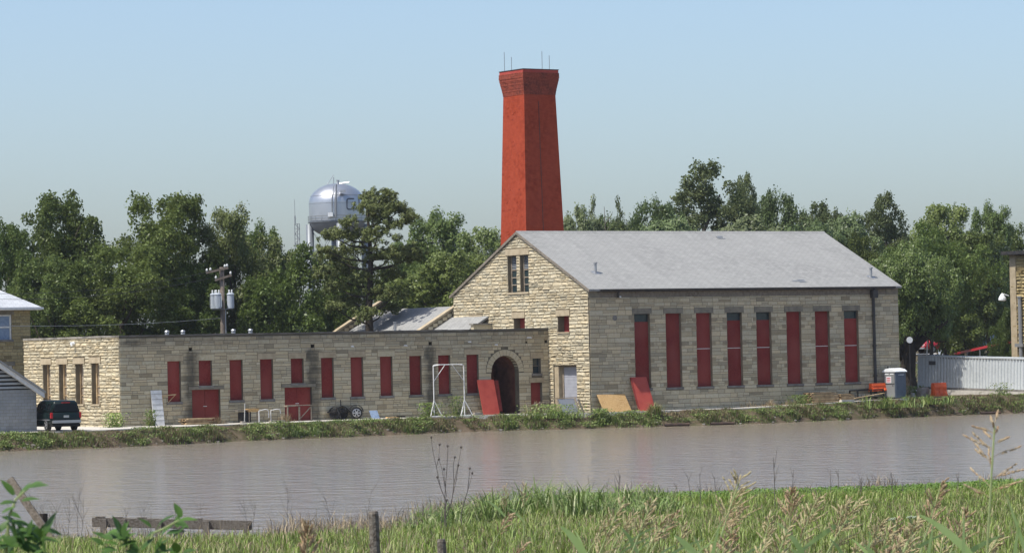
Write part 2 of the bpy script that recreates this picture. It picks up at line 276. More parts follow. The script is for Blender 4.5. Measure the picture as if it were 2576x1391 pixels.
# ------------------------------------------------------------------ mesh helpers
TONED = ('limestone', 'weathered_limestone', 'grey_block', 'yellow_stone')
class MB:
    def __init__(s): s.v = []; s.f = []; s.c = []
    def add(s, vs, fs, col=None):
        o = len(s.v); s.v += [tuple(x) for x in vs]; s.f += [tuple(i+o for i in f) for f in fs]
        if col is not None: s.c += [col]*len(vs)
        return s
    def box(s, x0, x1, y0, y1, z0, z1, col=None):
        return s.add([(x0, y0, z0), (x1, y0, z0), (x1, y1, z0), (x0, y1, z0), (x0, y0, z1), (x1, y0, z1), (x1, y1, z1), (x0, y1, z1)],
                     [(3, 2, 1, 0), (4, 5, 6, 7), (0, 1, 5, 4), (1, 2, 6, 5), (2, 3, 7, 6), (3, 0, 4, 7)], col)
    def hexa(s, p, col=None):   # 4 bottom, 4 top
        return s.add(p, [(3, 2, 1, 0), (4, 5, 6, 7), (0, 1, 5, 4), (1, 2, 6, 5), (2, 3, 7, 6), (3, 0, 4, 7)], col)
    def bar(s, a, b, wd, ht=None, up=(0, 0, 1)):
        a, b = Vector(a), Vector(b); d = (b-a).normalized(); u = Vector(up)
        if abs(d.dot(u)) > 0.95: u = Vector((0, 1, 0))
        sd = d.cross(u).normalized(); u = sd.cross(d); ht = ht or wd
        P = []
        for q in (a, b):
            for i, j in ((-1, -1), (1, -1), (1, 1), (-1, 1)): P.append(q+sd*(i*wd/2)+u*(j*ht/2))
        return s.add(P, [(0, 1, 2, 3), (7, 6, 5, 4), (0, 4, 5, 1), (1, 5, 6, 2), (2, 6, 7, 3), (3, 7, 4, 0)])
    def tube(s, pts, rad, n=6, cap=True):
        pts = [Vector(p) for p in pts]
        if not isinstance(rad, (list, tuple)): rad = [rad]*len(pts)
        o = len(s.v); prev = None
        for i, p in enumerate(pts):
            d = (pts[min(i+1, len(pts)-1)]-pts[max(i-1, 0)])
            d = d.normalized() if d.length > 1e-9 else Vector((0, 0, 1))
            if prev is None:
                prev = d.cross(Vector((0, 0, 1)) if abs(d.z) < 0.9 else Vector((1, 0, 0))).normalized()
            a = (prev - d*prev.dot(d)); a = a.normalized() if a.length > 1e-6 else d.orthogonal().normalized(); prev = a
            b = d.cross(a)
            for k in range(n):
                t = 2*math.pi*k/n; s.v.append(tuple(p+(a*math.cos(t)+b*math.sin(t))*rad[i]))
        for i in range(len(pts)-1):
            for k in range(n):
                k2 = (k+1) % n; s.f.append((o+i*n+k, o+i*n+k2, o+(i+1)*n+k2, o+(i+1)*n+k))
        if cap:
            s.f.append(tuple(o+k for k in reversed(range(n)))); s.f.append(tuple(o+(len(pts)-1)*n+k for k in range(n)))
        return s
    def lathe(s, prof, n=24, c=(0, 0, 0)):
        o = len(s.v)
        for r, z in prof:
            for k in range(n):
                t = 2*math.pi*k/n; s.v.append((c[0]+r*math.cos(t), c[1]+r*math.sin(t), c[2]+z))
        for i in range(len(prof)-1):
            for k in range(n):
                k2 = (k+1) % n; s.f.append((o+i*n+k, o+i*n+k2, o+(i+1)*n+k2, o+(i+1)*n+k))
        return s
    def prism(s, poly, ax, a, b):      # polygon in the two other axes, extruded a..b along ax (0=x,1=y,2=z)
        n = len(poly); vs = []
        for t in (a, b):
            for p in poly:
                q = list(p); q.insert(ax, t); vs.append(tuple(q))
        fs = [tuple(range(n-1, -1, -1)), tuple(range(n, 2*n))] + [(i, (i+1) % n, n+(i+1) % n, n+i) for i in range(n)]
        return s.add(vs, fs)
    def mesh(s, name, mat, smooth=False, bevel=0):
        me = bpy.data.meshes.new(name); me.from_pydata(s.v, [], s.f)
        if s.c and len(s.c) == len(s.v):
            a = me.color_attributes.new('tone', 'FLOAT_COLOR', 'POINT')
            a.data.foreach_set('color', np.array([(c[0], c[1], c[2], 1.0) for c in s.c], 'f').ravel())
        elif mat and mat.name in TONED:
            a = me.color_attributes.new('tone', 'FLOAT_COLOR', 'POINT'); a.data.foreach_set('color', np.ones(4*len(s.v), 'f'))
        if mat: me.materials.append(mat)
        if bevel:
            bm = bmesh.new(); bm.from_mesh(me); bmesh.ops.recalc_face_normals(bm, faces=bm.faces)
            bmesh.ops.bevel(bm, geom=[e for e in bm.edges if len(e.link_faces) == 2 and e.calc_face_angle(0) > 0.6], offset=bevel, segments=2, affect='EDGES', clamp_overlap=True)
            bm.to_mesh(me); bm.free()
        if smooth: me.shade_smooth()
        me.update(); return me
    def build(s, name, mat, parent=None, smooth=False, bevel=0):
        o = bpy.data.objects.new(name, s.mesh(name, mat, smooth, bevel)); C.objects.link(o)
        if parent: o.parent = parent
        return o
def tag(o, label=None, cat=None, group=None, kind=None):
    if label: o['label'] = label
    if cat: o['category'] = cat
    if group: o['group'] = group
    if kind: o['kind'] = kind
    return o
def thing(name, label, cat, location=(0, 0, 0), rz=0.0, group=None):
    o = bpy.data.objects.new(name, None); C.objects.link(o)
    o.location = location; o.rotation_euler = (0, 0, rz); o.empty_display_size = 0.5
    return tag(o, label, cat, group)
def dup(root, location, rz, label=None, scale=1.0):
    r = root.copy(); C.objects.link(r); r.location = location; r.rotation_euler = (0, 0, rz); r.scale = (scale, scale, scale) if not isinstance(scale, tuple) else scale
    if label: r['label'] = label
    for ch in list(root.children):
        c = ch.copy(); C.objects.link(c); c.parent = r
        for g in list(ch.children):
            d = g.copy(); C.objects.link(d); d.parent = c
    return r
def np_mesh(name, verts, loops, totals, mat, tint=None, smooth=False, parent=None):
    me = bpy.data.meshes.new(name)
    me.vertices.add(len(verts)); me.vertices.foreach_set('co', np.asarray(verts, 'f').ravel())
    me.loops.add(len(loops)); me.loops.foreach_set('vertex_index', np.asarray(loops, 'i'))
    st = np.concatenate([[0], np.cumsum(totals)[:-1]])
    me.polygons.add(len(totals)); me.polygons.foreach_set('loop_start', st.astype('i')); me.polygons.foreach_set('loop_total', np.asarray(totals, 'i'))
    if tint is not None:
        a = me.color_attributes.new('tint', 'FLOAT_COLOR', 'POINT')
        a.data.foreach_set('color', np.concatenate([tint, np.ones((len(tint), 1))], 1).astype('f').ravel())
    me.materials.append(mat); me.update(calc_edges=True)
    if smooth: me.shade_smooth()
    o = bpy.data.objects.new(name, me); C.objects.link(o)
    if parent: o.parent = parent
    return o
def blades(base, h, wd, yaw, lean, tint):
    """bent tapering blades: 5 verts each"""
    n = len(base); d = np.stack([np.cos(yaw), np.sin(yaw), np.zeros(n)], 1); sd = np.stack([-np.sin(yaw), np.cos(yaw), np.zeros(n)], 1)
    up = np.array([0, 0, 1.0])
    mid = base + up*(h*0.6)[:, None] + d*(lean*h*0.3)[:, None]
    tip = base + up*(h*(1-0.25*lean))[:, None] + d*(lean*h)[:, None]
    w2 = (wd/2)[:, None]
    V = np.stack([base-sd*w2, base+sd*w2, mid-sd*w2*0.8, mid+sd*w2*0.8, tip], 1).reshape(-1, 3)
    o = (np.arange(n)*5)[:, None]
    Lp = (o+np.array([0, 1, 3, 2, 2, 3, 4])[None]).ravel()
    tot = np.tile([4, 3], n)
    return V, Lp, tot, np.repeat(tint, 5, 0)
def leafquads(pos, nrm, size, tint, rng, aspect=0.62):
    """diamond leaf faces, folded slightly along the midrib"""
    n = len(pos); nrm = nrm/np.linalg.norm(nrm, axis=1, keepdims=True)
    t = rng.normal(size=(n, 3)); t -= nrm*(t*nrm).sum(1, keepdims=True); t /= np.linalg.norm(t, axis=1, keepdims=True)
    b = np.cross(nrm, t); s = size[:, None]
    V = np.stack([pos-t*s*0.5, pos+b*s*aspect*0.5+nrm*s*0.08, pos+t*s*0.5, pos-b*s*aspect*0.5+nrm*s*0.08], 1).reshape(-1, 3)
    Lp = np.arange(4*n); tot = np.full(n, 4)
    return V, Lp, tot, np.repeat(tint, 4, 0)
# ------------------------------------------------------------------ terrain and pond
def make_ground():
    xs = np.concatenate([np.geomspace(-2600, -90, 22)[:-1] if False else -np.geomspace(2600, 90, 22)[:-1], np.arange(-90, 90.1, 1.0), np.geomspace(90, 2600, 22)[1:]])
    ys = np.concatenate([np.arange(-60, 40, 6.0), np.arange(40, 130, 2.0), np.arange(130, 200, 3.0), np.arange(200, 275, 0.7), np.arange(275, 420, 6.0), np.geomspace(420, 7500, 20)])
    X, Y = np.meshgrid(xs, ys); Z = ground_z(X, Y)
    Z = Z + 0.03*np.sin(X*1.7+Y*0.9)*np.where(Y < 240, 1, 0.3)
    ny, nx = X.shape; V = np.stack([X, Y, Z], -1).reshape(-1, 3)
    i = np.arange(ny-1)[:, None]*nx+np.arange(nx-1)[None]
    Lp = np.stack([i, i+1, i+nx+1, i+nx], -1).reshape(-1)
    return np_mesh('ground', V, Lp, np.full((ny-1)*(nx-1), 4), M['soil'], None, True)
tag(make_ground(), kind='structure')

mw = bpy.data.materials.new('pond_water'); mw.use_nodes = True
nt = mw.node_tree; L = nt.links; b = nt.nodes['Principled BSDF']
b.inputs['Base Color'].default_value = (0.155, 0.108, 0.078, 1); b.inputs['Roughness'].default_value = 0.11; b.inputs['IOR'].default_value = 1.33
tc = N(nt, 'ShaderNodeTexCoord'); mp = N(nt, 'ShaderNodeMapping'); mp.inputs['Rotation'].default_value[2] = 0.35; mp.inputs['Scale'].default_value = (1.3, 1.0, 1)
L.new(tc.outputs['Object'], mp.inputs[0])
n1 = N(nt, 'ShaderNodeTexNoise'); n1.inputs['Scale'].default_value = 0.55; n1.inputs['Detail'].default_value = 5; n1.inputs['Roughness'].default_value = 0.6; L.new(mp.outputs[0], n1.inputs['Vector'])
bp = N(nt, 'ShaderNodeBump'); bp.inputs['Strength'].default_value = 1.0; bp.inputs['Distance'].default_value = 0.4
L.new(n1.outputs['Fac'], bp.inputs['Height']); L.new(bp.outputs[0], b.inputs['Normal'])
n2 = N(nt, 'ShaderNodeTexNoise'); n2.inputs['Scale'].default_value = 0.035; n2.inputs['Detail'].default_value = 3; L.new(tc.outputs['Object'], n2.inputs['Vector'])
mx = N(nt, 'ShaderNodeMix', data_type='RGBA'); L.new(n2.outputs['Fac'], mx.inputs[0]); mx.inputs[6].default_value = (0.205, 0.185, 0.155, 1); mx.inputs[7].default_value = (0.255, 0.205, 0.155, 1); L.new(mx.outputs[2], b.inputs['Base Color'])
m_ = MB(); m_.add([(-380, 90, 0), (380, 90, 0), (380, 480, 0), (-380, 480, 0)], [(0, 1, 2, 3)])
tag(m_.build('pond_water', mw), kind='structure')

# concrete apron between the buildings and the pond (hall coordinates)
AP = [(-60, -3.6), (-47, -2.4), (-39, -3.0), (-34, -0.6), (-29, 0.4), (-19.4, 1.2), (-8.7, 2.9), (-4.5, 1.6), (-1.8, -0.85), (3, -1.9), (9.9, -2.6), (16, -2.4), (22, -1.9), (27.5, -2.0)]
m_ = MB(); top = []
us = np.arange(-60, 27.6, 1.5)
for i, u in enumerate(us):
    yf = float(np.interp(u, [a[0] for a in AP], [a[1] for a in AP])) + 0.12*math.sin(u*2.1)
    yb = 4.9 if u < 0 else -0.06
    if u < -33.9: yb = 26
    zz = 0.035 + max(0, 0.02*(u-12))
    top.append((u, yf, yb, zz))
for (u, yf, yb, z), (u2, yf2, yb2, z2) in zip(top[:-1], top[1:]):
    if (yb < 4) != (yb2 < 4) or (yb > 10) != (yb2 > 10): yb = yb2 = min(yb, yb2)
    P = [world(u, yf, z), world(u2, yf2, z2), world(u2, yb2, z2), world(u, yb, z)]
    Q = [world(u, yf-0.02, -0.35), world(u2, yf2-0.02, -0.35)]
    m_.add(P, [(0, 1, 2, 3)]); m_.add([P[0], P[1], Q[1], Q[0]], [(0, 3, 2, 1)])
tag(m_.build('pavement', M['concrete']), kind='structure')

# ------------------------------------------------------------------ walls with openings, laid in stone
def wall_shell(m, fr, s0, s1, v0, roof, ops, depth=0.55, arch=None):
    """backing wall in vertical strips; fr(s, v, d) -> xyz, d outwards. ops: rects (sa, sb, va, vb). arch: (sa, sb, vspring)"""
    bs = {s0, s1}
    for a, b_, _, _ in ops: bs |= {a, b_}
    for s, _ in roof: bs.add(s)
    ar = []
    if arch:
        a, b_, vs = arch; c = (a+b_)/2; r = (b_-a)/2
        for k in range(0, 17):
            s = c-r*math.cos(math.pi*k/16); bs.add(s); ar.append(s)
    bs = sorted(x for x in bs if s0-1e-6 <= x <= s1+1e-6)
    rs = [p[0] for p in roof]; rv = [p[1] for p in roof]
    rf = lambda s: float(np.interp(s, rs, rv))
    def af(s):
        a, b_, vs = arch; c = (a+b_)/2; r = (b_-a)/2
        return vs+math.sqrt(max(0, r*r-(s-c)**2))
    for a, b_ in zip(bs[:-1], bs[1:]):
        if b_-a < 1e-5: continue
        mid = (a+b_)/2
        gaps = [((va, va), (vb, vb)) for sa, sb, va, vb in ops if sa-1e-6 < mid < sb+1e-6]
        if arch and arch[0] < mid < arch[1]: gaps.append(((v0, v0), (af(a), af(b_))))
        gaps.sort(key=lambda g: g[0][0])
        lo = (v0, v0); segs = []
        for g0, g1 in gaps: segs.append((lo, g0)); lo = g1
        segs.append((lo, (rf(a), rf(b_))))
        for (la, lb), (ha, hb) in segs:
            if ha-la < 1e-4 and hb-lb < 1e-4: continue
            P = [fr(a, la, 0), fr(b_, lb, 0), fr(b_, hb, 0), fr(a, ha, 0), fr(a, la, -depth), fr(b_, lb, -depth), fr(b_, hb, -depth), fr(a, ha, -depth)]
            m.add(P, [(0, 1, 2, 3), (0, 4, 5, 1), (3, 2, 6, 7)])
    # jamb faces of openings and of the wall ends
    jam = [(sa, va, vb) for sa, sb, va, vb in ops]+[(sb, va, vb) for sa, sb, va, vb in ops]+[(s0, v0, rf(s0)), (s1, v0, rf(s1))]
    if arch: jam += [(arch[0], v0, arch[2]), (arch[1], v0, arch[2])]
    for s, va, vb in jam:
        m.add([fr(s, va, 0), fr(s, vb, 0), fr(s, vb, -depth), fr(s, va, -depth)], [(0, 1, 2, 3)])

def lay_stones(rng, s0, s1, v0, roof, ops, rowh, slen, arch=None, split=0.25):
    """list of stones (sa, sb, va, vb, top_a, top_b)"""
    rs = [p[0] for p in roof]; rv = [p[1] for p in roof]; rf = lambda s: float(np.interp(s, rs, rv)); vmax = max(rv)
    out = []; v = v0
    def put(a, b_, va, vb):
        if b_-a < 0.07 or vb-va < 0.05: return
        ta, tb = min(vb, rf(a)), min(vb, rf(b_))
        if max(ta, tb)-va < 0.08: return
        out.append((a, b_, va, vb, max(ta, va+0.01), max(tb, va+0.01)))
    def run(a, b_, va, vb):
        x = a
        while x < b_-1e-6:
            ln = rng.uniform(*slen)*(1.15 if vb-va > 0.3 else 1)
            if b_-(x+ln) < slen[0]*0.7: ln = b_-x
            if vb-va > 0.25 and rng.random() < split:
                h = rng.uniform(0.4, 0.6); put(x, x+ln, va, va+(vb-va)*h)
                if ln > 0.7 and rng.random() < 0.5:
                    c = x+ln*rng.uniform(0.4, 0.6); put(x, c, va+(vb-va)*h, vb); put(c, x+ln, va+(vb-va)*h, vb)
                else: put(x, x+ln, va+(vb-va)*h, vb)
            else: put(x, x+ln, va, vb)
            x += ln
    while v < vmax-0.03:
        h = rng.uniform(*rowh); vt = v+h
        bs = {s0, s1}
        for sa, sb, va, vb in ops:
            if va < vt and vb > v: bs |= {min(max(sa, s0), s1), min(max(sb, s0), s1)}
        ex = None
        if arch:
            a, b_, vs, ring = arch; c = (a+b_)/2; r = (b_-a)/2+ring
            vm = v+0.1
            hw = r if vm < vs and False else ((b_-a)/2 if vt < vs else math.sqrt(max(0, r*r-max(0, v-vs)**2)))
            if vt < vs: ex = (a, b_)
            elif hw > 0.05 and v < vs+r: ex = (c-hw, c+hw)
            if ex: bs |= set(ex)
        bs = sorted(bs)
        segs = []
        for a, b_ in zip(bs[:-1], bs[1:]):
            mid = (a+b_)/2
            if ex and ex[0] < mid < ex[1]: continue
            inside = [(va, vb) for sa, sb, va, vb in ops if sa-1e-6 < mid < sb+1e-6 and va < vt and vb > v]
            if not inside: segs.append((a, b_, v, vt))
            else:
                va = min(i[0] for i in inside); vb = max(i[1] for i in inside)
                if va > v+0.06: segs.append((a, b_, v, va))
                if vb < vt-0.06: segs.append((a, b_, vb, vt))
        # merge neighbours of equal height
        mg = []
        for sgm in segs:
            if mg and abs(mg[-1][1]-sgm[0]) < 1e-6 and mg[-1][2:] == sgm[2:]: mg[-1] = (mg[-1][0], sgm[1], sgm[2], sgm[3])
            else: mg.append(sgm)
        for a, b_, va, vb in mg:
            lo = a; hi = b_
            # keep below sloping roof
            if rf(lo) < va+0.08 or rf(hi) < va+0.08:
                ss = np.linspace(lo, hi, 200); ok = ss[np.interp(ss, rs, rv) > va+0.08]
                if len(ok) < 2: continue
                lo, hi = float(ok[0]), float(ok[-1])
            run(lo, hi, va, vb)
        v = vt
    return out
def stone_geo(m, st, fr, dep, rough, rng, joint=0.013, tv=None):
    a, b_, va, vb, ta, tb = st
    a += joint; b_ -= joint; va += joint; ta -= joint; tb -= joint
    if b_-a < 0.03 or max(ta, tb)-va < 0.03: return
    ta = max(ta, va+0.012); tb = max(tb, va+0.012)
    h = min(ta, tb)-va; i = min(0.02+0.25*rough, 0.28)
    def uv(p, q): return a+(b_-a)*p, (va+(ta-va)*q)*(1-p)+(va+(tb-va)*q)*p
    ix = min(i*h/(b_-a)*1.2, 0.3)
    t = rng.uniform(0.84, 1.12)
    if rng.random() < 0.10: t *= rng.uniform(0.62, 0.85)
    if tv: t = 1+(t-1)*tv
    wm = rng.uniform(-0.035, 0.035)*(tv or 1)
    col = (t*(1+wm), t, t*(1-1.4*wm))
    P = []
    for p, q in ((0, 0), (1, 0), (1, 1), (0, 1)): s, v = uv(p, q); P.append(fr(s, v, -0.05))
    e = dep*rng.uniform(0.2, 0.5)
    for p, q in ((0, 0), (1, 0), (1, 1), (0, 1)): s, v = uv(p, q); P.append(fr(s, v, e*rng.uniform(0.6, 1.2)))
    j = lambda k: rng.uniform(-k, k)
    for p, q in ((ix, i), (1-ix, i), (1-ix, 1-i), (ix, 1-i)):
        s, v = uv(min(max(p+j(0.05*rough), 0.02), .98), min(max(q+j(0.16*rough), 0.03), 0.97)); P.append(fr(s, v, dep*(1+j(0.55*rough))))
    s, v = uv(0.5+j(0.15), 0.5+j(0.2*rough)); P.append(fr(s, v, dep*(1+rng.uniform(-0.2, 0.9)*rough)))
    m.add(P, [(0, 1, 5, 4), (1, 2, 6, 5), (2, 3, 7, 6), (3, 0, 4, 7), (4, 5, 9, 8), (5, 6, 10, 9), (6, 7, 11, 10), (7, 4, 8, 11), (8, 9, 12), (9, 10, 12), (10, 11, 12), (11, 8, 12)], col)
def set_stones(sets, mat, parent, rng, limit=300):
    """sets: list of (stones, fr, dep, rough). The largest become objects, the rest one joined part."""
    allst = []
    for sts, fr, dep, rough, wgt in sets:
        for st in sts: allst.append((wgt*(st[1]-st[0])*(st[3]-st[2]), st, fr, dep, rough))
    allst.sort(key=lambda t: -t[0])
    for _, st, fr, dep, rough in allst[:limit]:
        m = MB(); stone_geo(m, st, fr, dep*rng.uniform(0.8, 1.25), rough, rng)
        if m.v: m.build('stone', mat, parent)
    m = MB()
    for _, st, fr, dep, rough in allst[limit:]: stone_geo(m, st, fr, dep*rng.uniform(0.8, 1.25), rough, rng)
    if m.v: tag(m.build('stonework', mat, parent), kind='stuff')
def block(fr, a, b_, va, vb, d0, d1):
    m = MB(); P = [fr(a, va, d0), fr(b_, va, d0), fr(b_, va, d1), fr(a, va, d1), fr(a, vb, d0), fr(b_, vb, d0), fr(b_, vb, d1), fr(a, vb, d1)]
    return m.hexa(P)

# ------------------------------------------------------------------ the stone hall
HL, HW, HE, HR = 27.87, 17.3, 8.6, 12.81
hall = thing('stone_hall', 'tall gabled stone hall with grey shingle roof beside the brick chimney', 'building', A0, TH)
frL = lambda s, v, d: (s, -d, v)           # long wall, y = 0
frG = lambda s, v, d: (-d, s, v)           # gable wall, x = 0
WIN = [(3.87, 5.17), (6.59, 7.98), (9.27, 10.64), (11.99, 13.3), (14.63, 15.96), (17.37, 18.68), (20.0, 21.29), (22.7, 23.97)]
WIN = [(a+0.0, a+1.34) for a, b_ in WIN]
V0, V1 = 1.6, 6.81
ropeL = [(0, 7.98), (HL, 7.98)]
opsL = [(a, b_, V0, V1) for a, b_ in WIN]
m_ = MB(); wall_shell(m_, frL, 0, HL, -0.6, ropeL, opsL)
GOPS = [(8.87, 10.0, 8.6, 11.24), (7.34, 8.41, 8.6, 11.24), (13.5, 15.0, 5.62, 6.67), (7.95, 9.36, 5.64, 6.75), (2.4, 3.78, 5.66, 6.78), (1.61, 4.46, 0.0, 3.32)]
roofG = [(0, HE), (HW/2, HR), (HW, HE)]
mg_ = MB(); wall_shell(mg_, frG, 0, HW, -0.6, roofG, GOPS)
m_.build('side_wall', M['mortar'], hall); mg_.build('gable_wall', M['mortar'], hall)
m_ = MB(); m_.box(0.02, HL-0.02, HW-0.5, HW, -0.6, HE); m_.prism([(0.3, -0.6), (HW-0.3, -0.6), (HW-0.3, HE), (HW/2, HR-0.1), (0.3, HE)], 0, HL-0.5, HL)
m_.build('back_wall', M['mortar'], hall)
# frieze board under the eave with kneeler stones at both ends
block(frL, 0.95, 26.7, 7.985, 8.52, -0.5, 0.0).build('frieze', M['frieze'], hall)
for a, b_ in ((0.0, 0.93), (26.72, HL)):
    block(frL, a, b_, 7.985, 8.52, -0.5, 0.03).build('kneeler_stone', M['lintel_grey'], hall)
rs_ = random.Random(3)
opsL2 = list(opsL)
for a, b_ in WIN: opsL2 += [(a-0.17, b_+0.17, V1, V1+0.38), (a-0.1, b_+0.1, V0-0.15, V0)]
stL = lay_stones(rs_, 0.05, HL, -0.4, ropeL, opsL2, (0.22, 0.36), (0.45, 1.15))
opsG2 = list(GOPS)+[(7.27, 10.2, 11.24, 11.72), (7.3, 10.05, 8.42, 8.6), (13.43, 15.2, 6.67, 7.08), (7.9, 9.55, 6.75, 7.2), (2.25, 3.95, 6.78, 7.24), (2.35, 3.85, 5.55, 5.66)]
roofG2 = [(0, HE-0.06), (HW/2, HR-0.08), (HW, HE-0.06)]
stG = lay_stones(rs_, 0.0, HW, -0.4, roofG2, opsG2, (0.17, 0.31), (0.38, 1.0), split=0.15)
set_stones([(stL, frL, 0.018, 0.3, 1.0), (stG, frG, 0.052, 1.0, 0.75)], M['stone'], hall, rs_)
# tall boarded windows
for i, (a, b_) in enumerate(WIN):
    glassy = i in (0, 3, 4, 7); top = V1-(0.56 if glassy else 0.0)
    m = MB(); m.box(a, b_, 0.22, 0.26, V0, top)
    wdw = m.build('boarded_window', M['redboard'], hall)
    if glassy:
        m = MB(); m.box(a+0.06, b_-0.06, 0.25, 0.27, top+0.003, V1-0.06); m.build('pane', M['glass'], wdw)
        m = MB(); m.box(a, b_, 0.215, 0.25, V1-0.058, V1); m.box(a, a+0.058, 0.215, 0.25, top+0.003, V1-0.06); m.box(b_-0.058, b_, 0.215, 0.25, top+0.003, V1-0.06); m.build('window_frame', M['dark_metal'], wdw)
    if i in (2, 3, 4, 6, 7):
        m = MB(); m.box(a+0.05, b_-0.02, 0.205, 0.217, 4.26, 4.30); m.build('joint_strip', M['white_paint'], wdw)
    block(frL, a-0.17, b_+0.17, V1, V1+0.37, -0.3, 0.03+0.01*(i % 2)).build('lintel', M['lintel_grey'], wdw)
    block(frL, a-0.1, b_+0.1, V0-0.14, V0-0.003, -0.3, 0.07).build('sill', M['sill'], wdw)
    # toothed quoins beside the opening
    for k in range(9):
        v = V0+0.1+k*0.56
        for s0, s1 in ((a-0.3-0.12*(k % 2), a-0.012), (b_+0.012, b_+0.3+0.12*((k+1) % 2))):
            if k in (0, 2, 3, 5, 7, 8) and R.random() < 0.8:
                mm = block(frL, s0, s1, v, v+0.27, -0.05, 0.038); mm.build('quoin', M['quoin'], wdw)
# louvred pair high in the gable
MB().box(0.56, 0.6, 7.0, 10.4, 8.4, 11.4).build('backing', M['black'], hall)  # dark interior behind the slats, painted as a black sheet
for a, b_, _, _ in GOPS[:2]:
    m = MB(); m.box(0.34, 0.38, a, b_, 8.6, 10.2); wdw = m.build('boarded_window', M['wood'], hall)
    wdw['label'] = 'dark boarded opening with slatted louvre above'
    m = MB(); m.box(0.28, 0.36, a, a+0.09, 8.6, 11.24); m.box(0.28, 0.36, b_-0.09, b_, 8.6, 11.24)
    for z in (9.1, 9.62, 10.16): m.box(0.28, 0.335, a+0.09, b_-0.09, z, z+0.07)
    m.build('window_frame', M['wood'], wdw)
    m = MB(); m.box(0.336, 0.35, a+0.09, b_-0.09, 8.6, 10.15); m.build('pane', M['glass'], wdw)
    for k in range(8):
        z = 10.27+k*0.12; m = MB(); m.hexa([(0.29, a+0.09, z), (0.29, b_-0.09, z), (0.37, b_-0.09, z+0.07), (0.37, a+0.09, z+0.07), (0.29, a+0.09, z+0.02), (0.29, b_-0.09, z+0.02), (0.37, b_-0.09, z+0.09), (0.37, a+0.09, z+0.09)])
        m.build('louvre_slat', M['steel'], wdw)
block(frG, 7.2, 10.2, 11.245, 11.7, -0.3, 0.07).build('lintel', M['lintel'], hall)
block(frG, 7.27, 10.07, 8.45, 8.597, -0.3, 0.11).build('sill', M['lintel'], hall)
for (a, b_, va, vb), (la, lb) in zip(GOPS[2:5], ((13.43, 15.2), (7.9, 9.55), (2.25, 3.95))):
    m = MB(); m.box(0.52, 0.549, a, b_, va, vb); wdw = m.build('boarded_window', M['redboard'], hall)
    block(frG, la, lb, vb+0.002, vb+0.42, -0.3, 0.08).build('lintel', M['lintel'], wdw)
    block(frG, a-0.05, b_+0.05, va-0.1, va-0.002, -0.3, 0.1).build('sill', M['lintel'], wdw)
# gable door
m = MB(); m.box(0.42, 0.47, 1.63, 3.75, 0.05, 3.2); door = m.build('door', M['greydoor'], hall)
m = MB(); m.box(0.36, 0.46, 3.76, 3.9, 0.05, 3.3); m.box(0.36, 0.46, 1.61, 3.75, 3.205, 3.3); m.build('door_frame', M['wood'], door)
m = MB(); m.box(0.05, 0.40, 3.92, 4.44, 0.05, 3.3); m.build('jamb_panel', M['lintel'], door)
m = MB(); m.lathe([(0.0, 0.08), (0.04, 0.07), (0.05, 0.03), (0.02, 0)], 8, (0.36, 3.83, 1.05)); m.build('handle', M['chrome'], door)
for k in range(13):
    z = 0.2+k*0.23; m = MB(); m.box(0.405, 0.419, 1.66, 3.74, z, z+0.215); m.build('door_slat', M['greydoor'], door)
# roof: two slabs, ridge cap, gutter, downspout, vents
ov = 0.32; slope = (HR-HE)/(HW/2)
def roofz(y): return HE+0.12+(y if y < HW/2 else HW-y)*slope
m = MB()
for side in (0, 1):
    Y = (lambda y: y) if side == 0 else (lambda y: HW-y)
    e, r_ = -ov, HW/2
    P = [(-0.12, Y(e), roofz(e)-0.14), (HL+0.12, Y(e), roofz(e)-0.14), (HL+0.12, Y(r_), roofz(r_)-0.14), (-0.12, Y(r_), roofz(r_)-0.14)]
    m.hexa(P+[(x, y, z+0.14) for x, y, z in P])
roof = m.build('roof', M['roof'], hall)
m = MB(); m.prism([(HW/2-0.2, roofz(HW/2-0.2)+0.01), (HW/2+0.2, roofz(HW/2-0.2)+0.01), (HW/2, roofz(HW/2)+0.05)], 0, -0.125, HL+0.125); m.build('ridge_cap', M['roof'], roof)
for yy0, yy1 in ((-0.34, HW/2), (HW/2, HW+0.34)):
    z0, z1 = roofz(yy0 if yy0 < 1 else yy0), roofz(yy1)
    m = MB(); P = [(-0.17, yy0, z0-0.2), (-0.125, yy0, z0-0.2), (-0.125, yy1, z1-0.2), (-0.17, yy1, z1-0.2)]
    m.hexa(P+[(x, y, z+0.19) for x, y, z in P]); m.build('rake_trim', M['frieze'], roof)
def roof_spot(px, py):                         # where a line of sight meets the front roof slope
    o = Vector((0, 0, CAM_H)); d = ray(px, py)
    n = (UV_.cross(WV_+Vector((0, 0, slope)))).normalized(); p0 = A0+Vector((0, 0, HE+0.12))
    return loc(o+d*((p0-o).dot(n)/d.dot(n)))
for px, py in ((1498, 686), (2191, 697)):
    q = roof_spot(px, py); m = MB(); m.tube([(q.x, q.y, q.z-0.2), (q.x, q.y, q.z+0.62)], 0.1, 10); m.tube([(q.x, q.y, q.z+0.62), (q.x, q.y, q.z+0.72)], 0.15, 10)
    v = m.build('roof_vent', M['galv'], roof)
    m = MB(); m.add([(q.x-0.28, q.y-0.25, roofz(q.y-0.25)+0.012), (q.x+0.28, q.y-0.25, roofz(q.y-0.25)+0.012), (q.x+0.28, q.y+0.25, roofz(q.y+0.25)+0.012), (q.x-0.28, q.y+0.25, roofz(q.y+0.25)+0.012)], [(0, 1, 2, 3)]); m.build('flashing', M['galv'], roof)
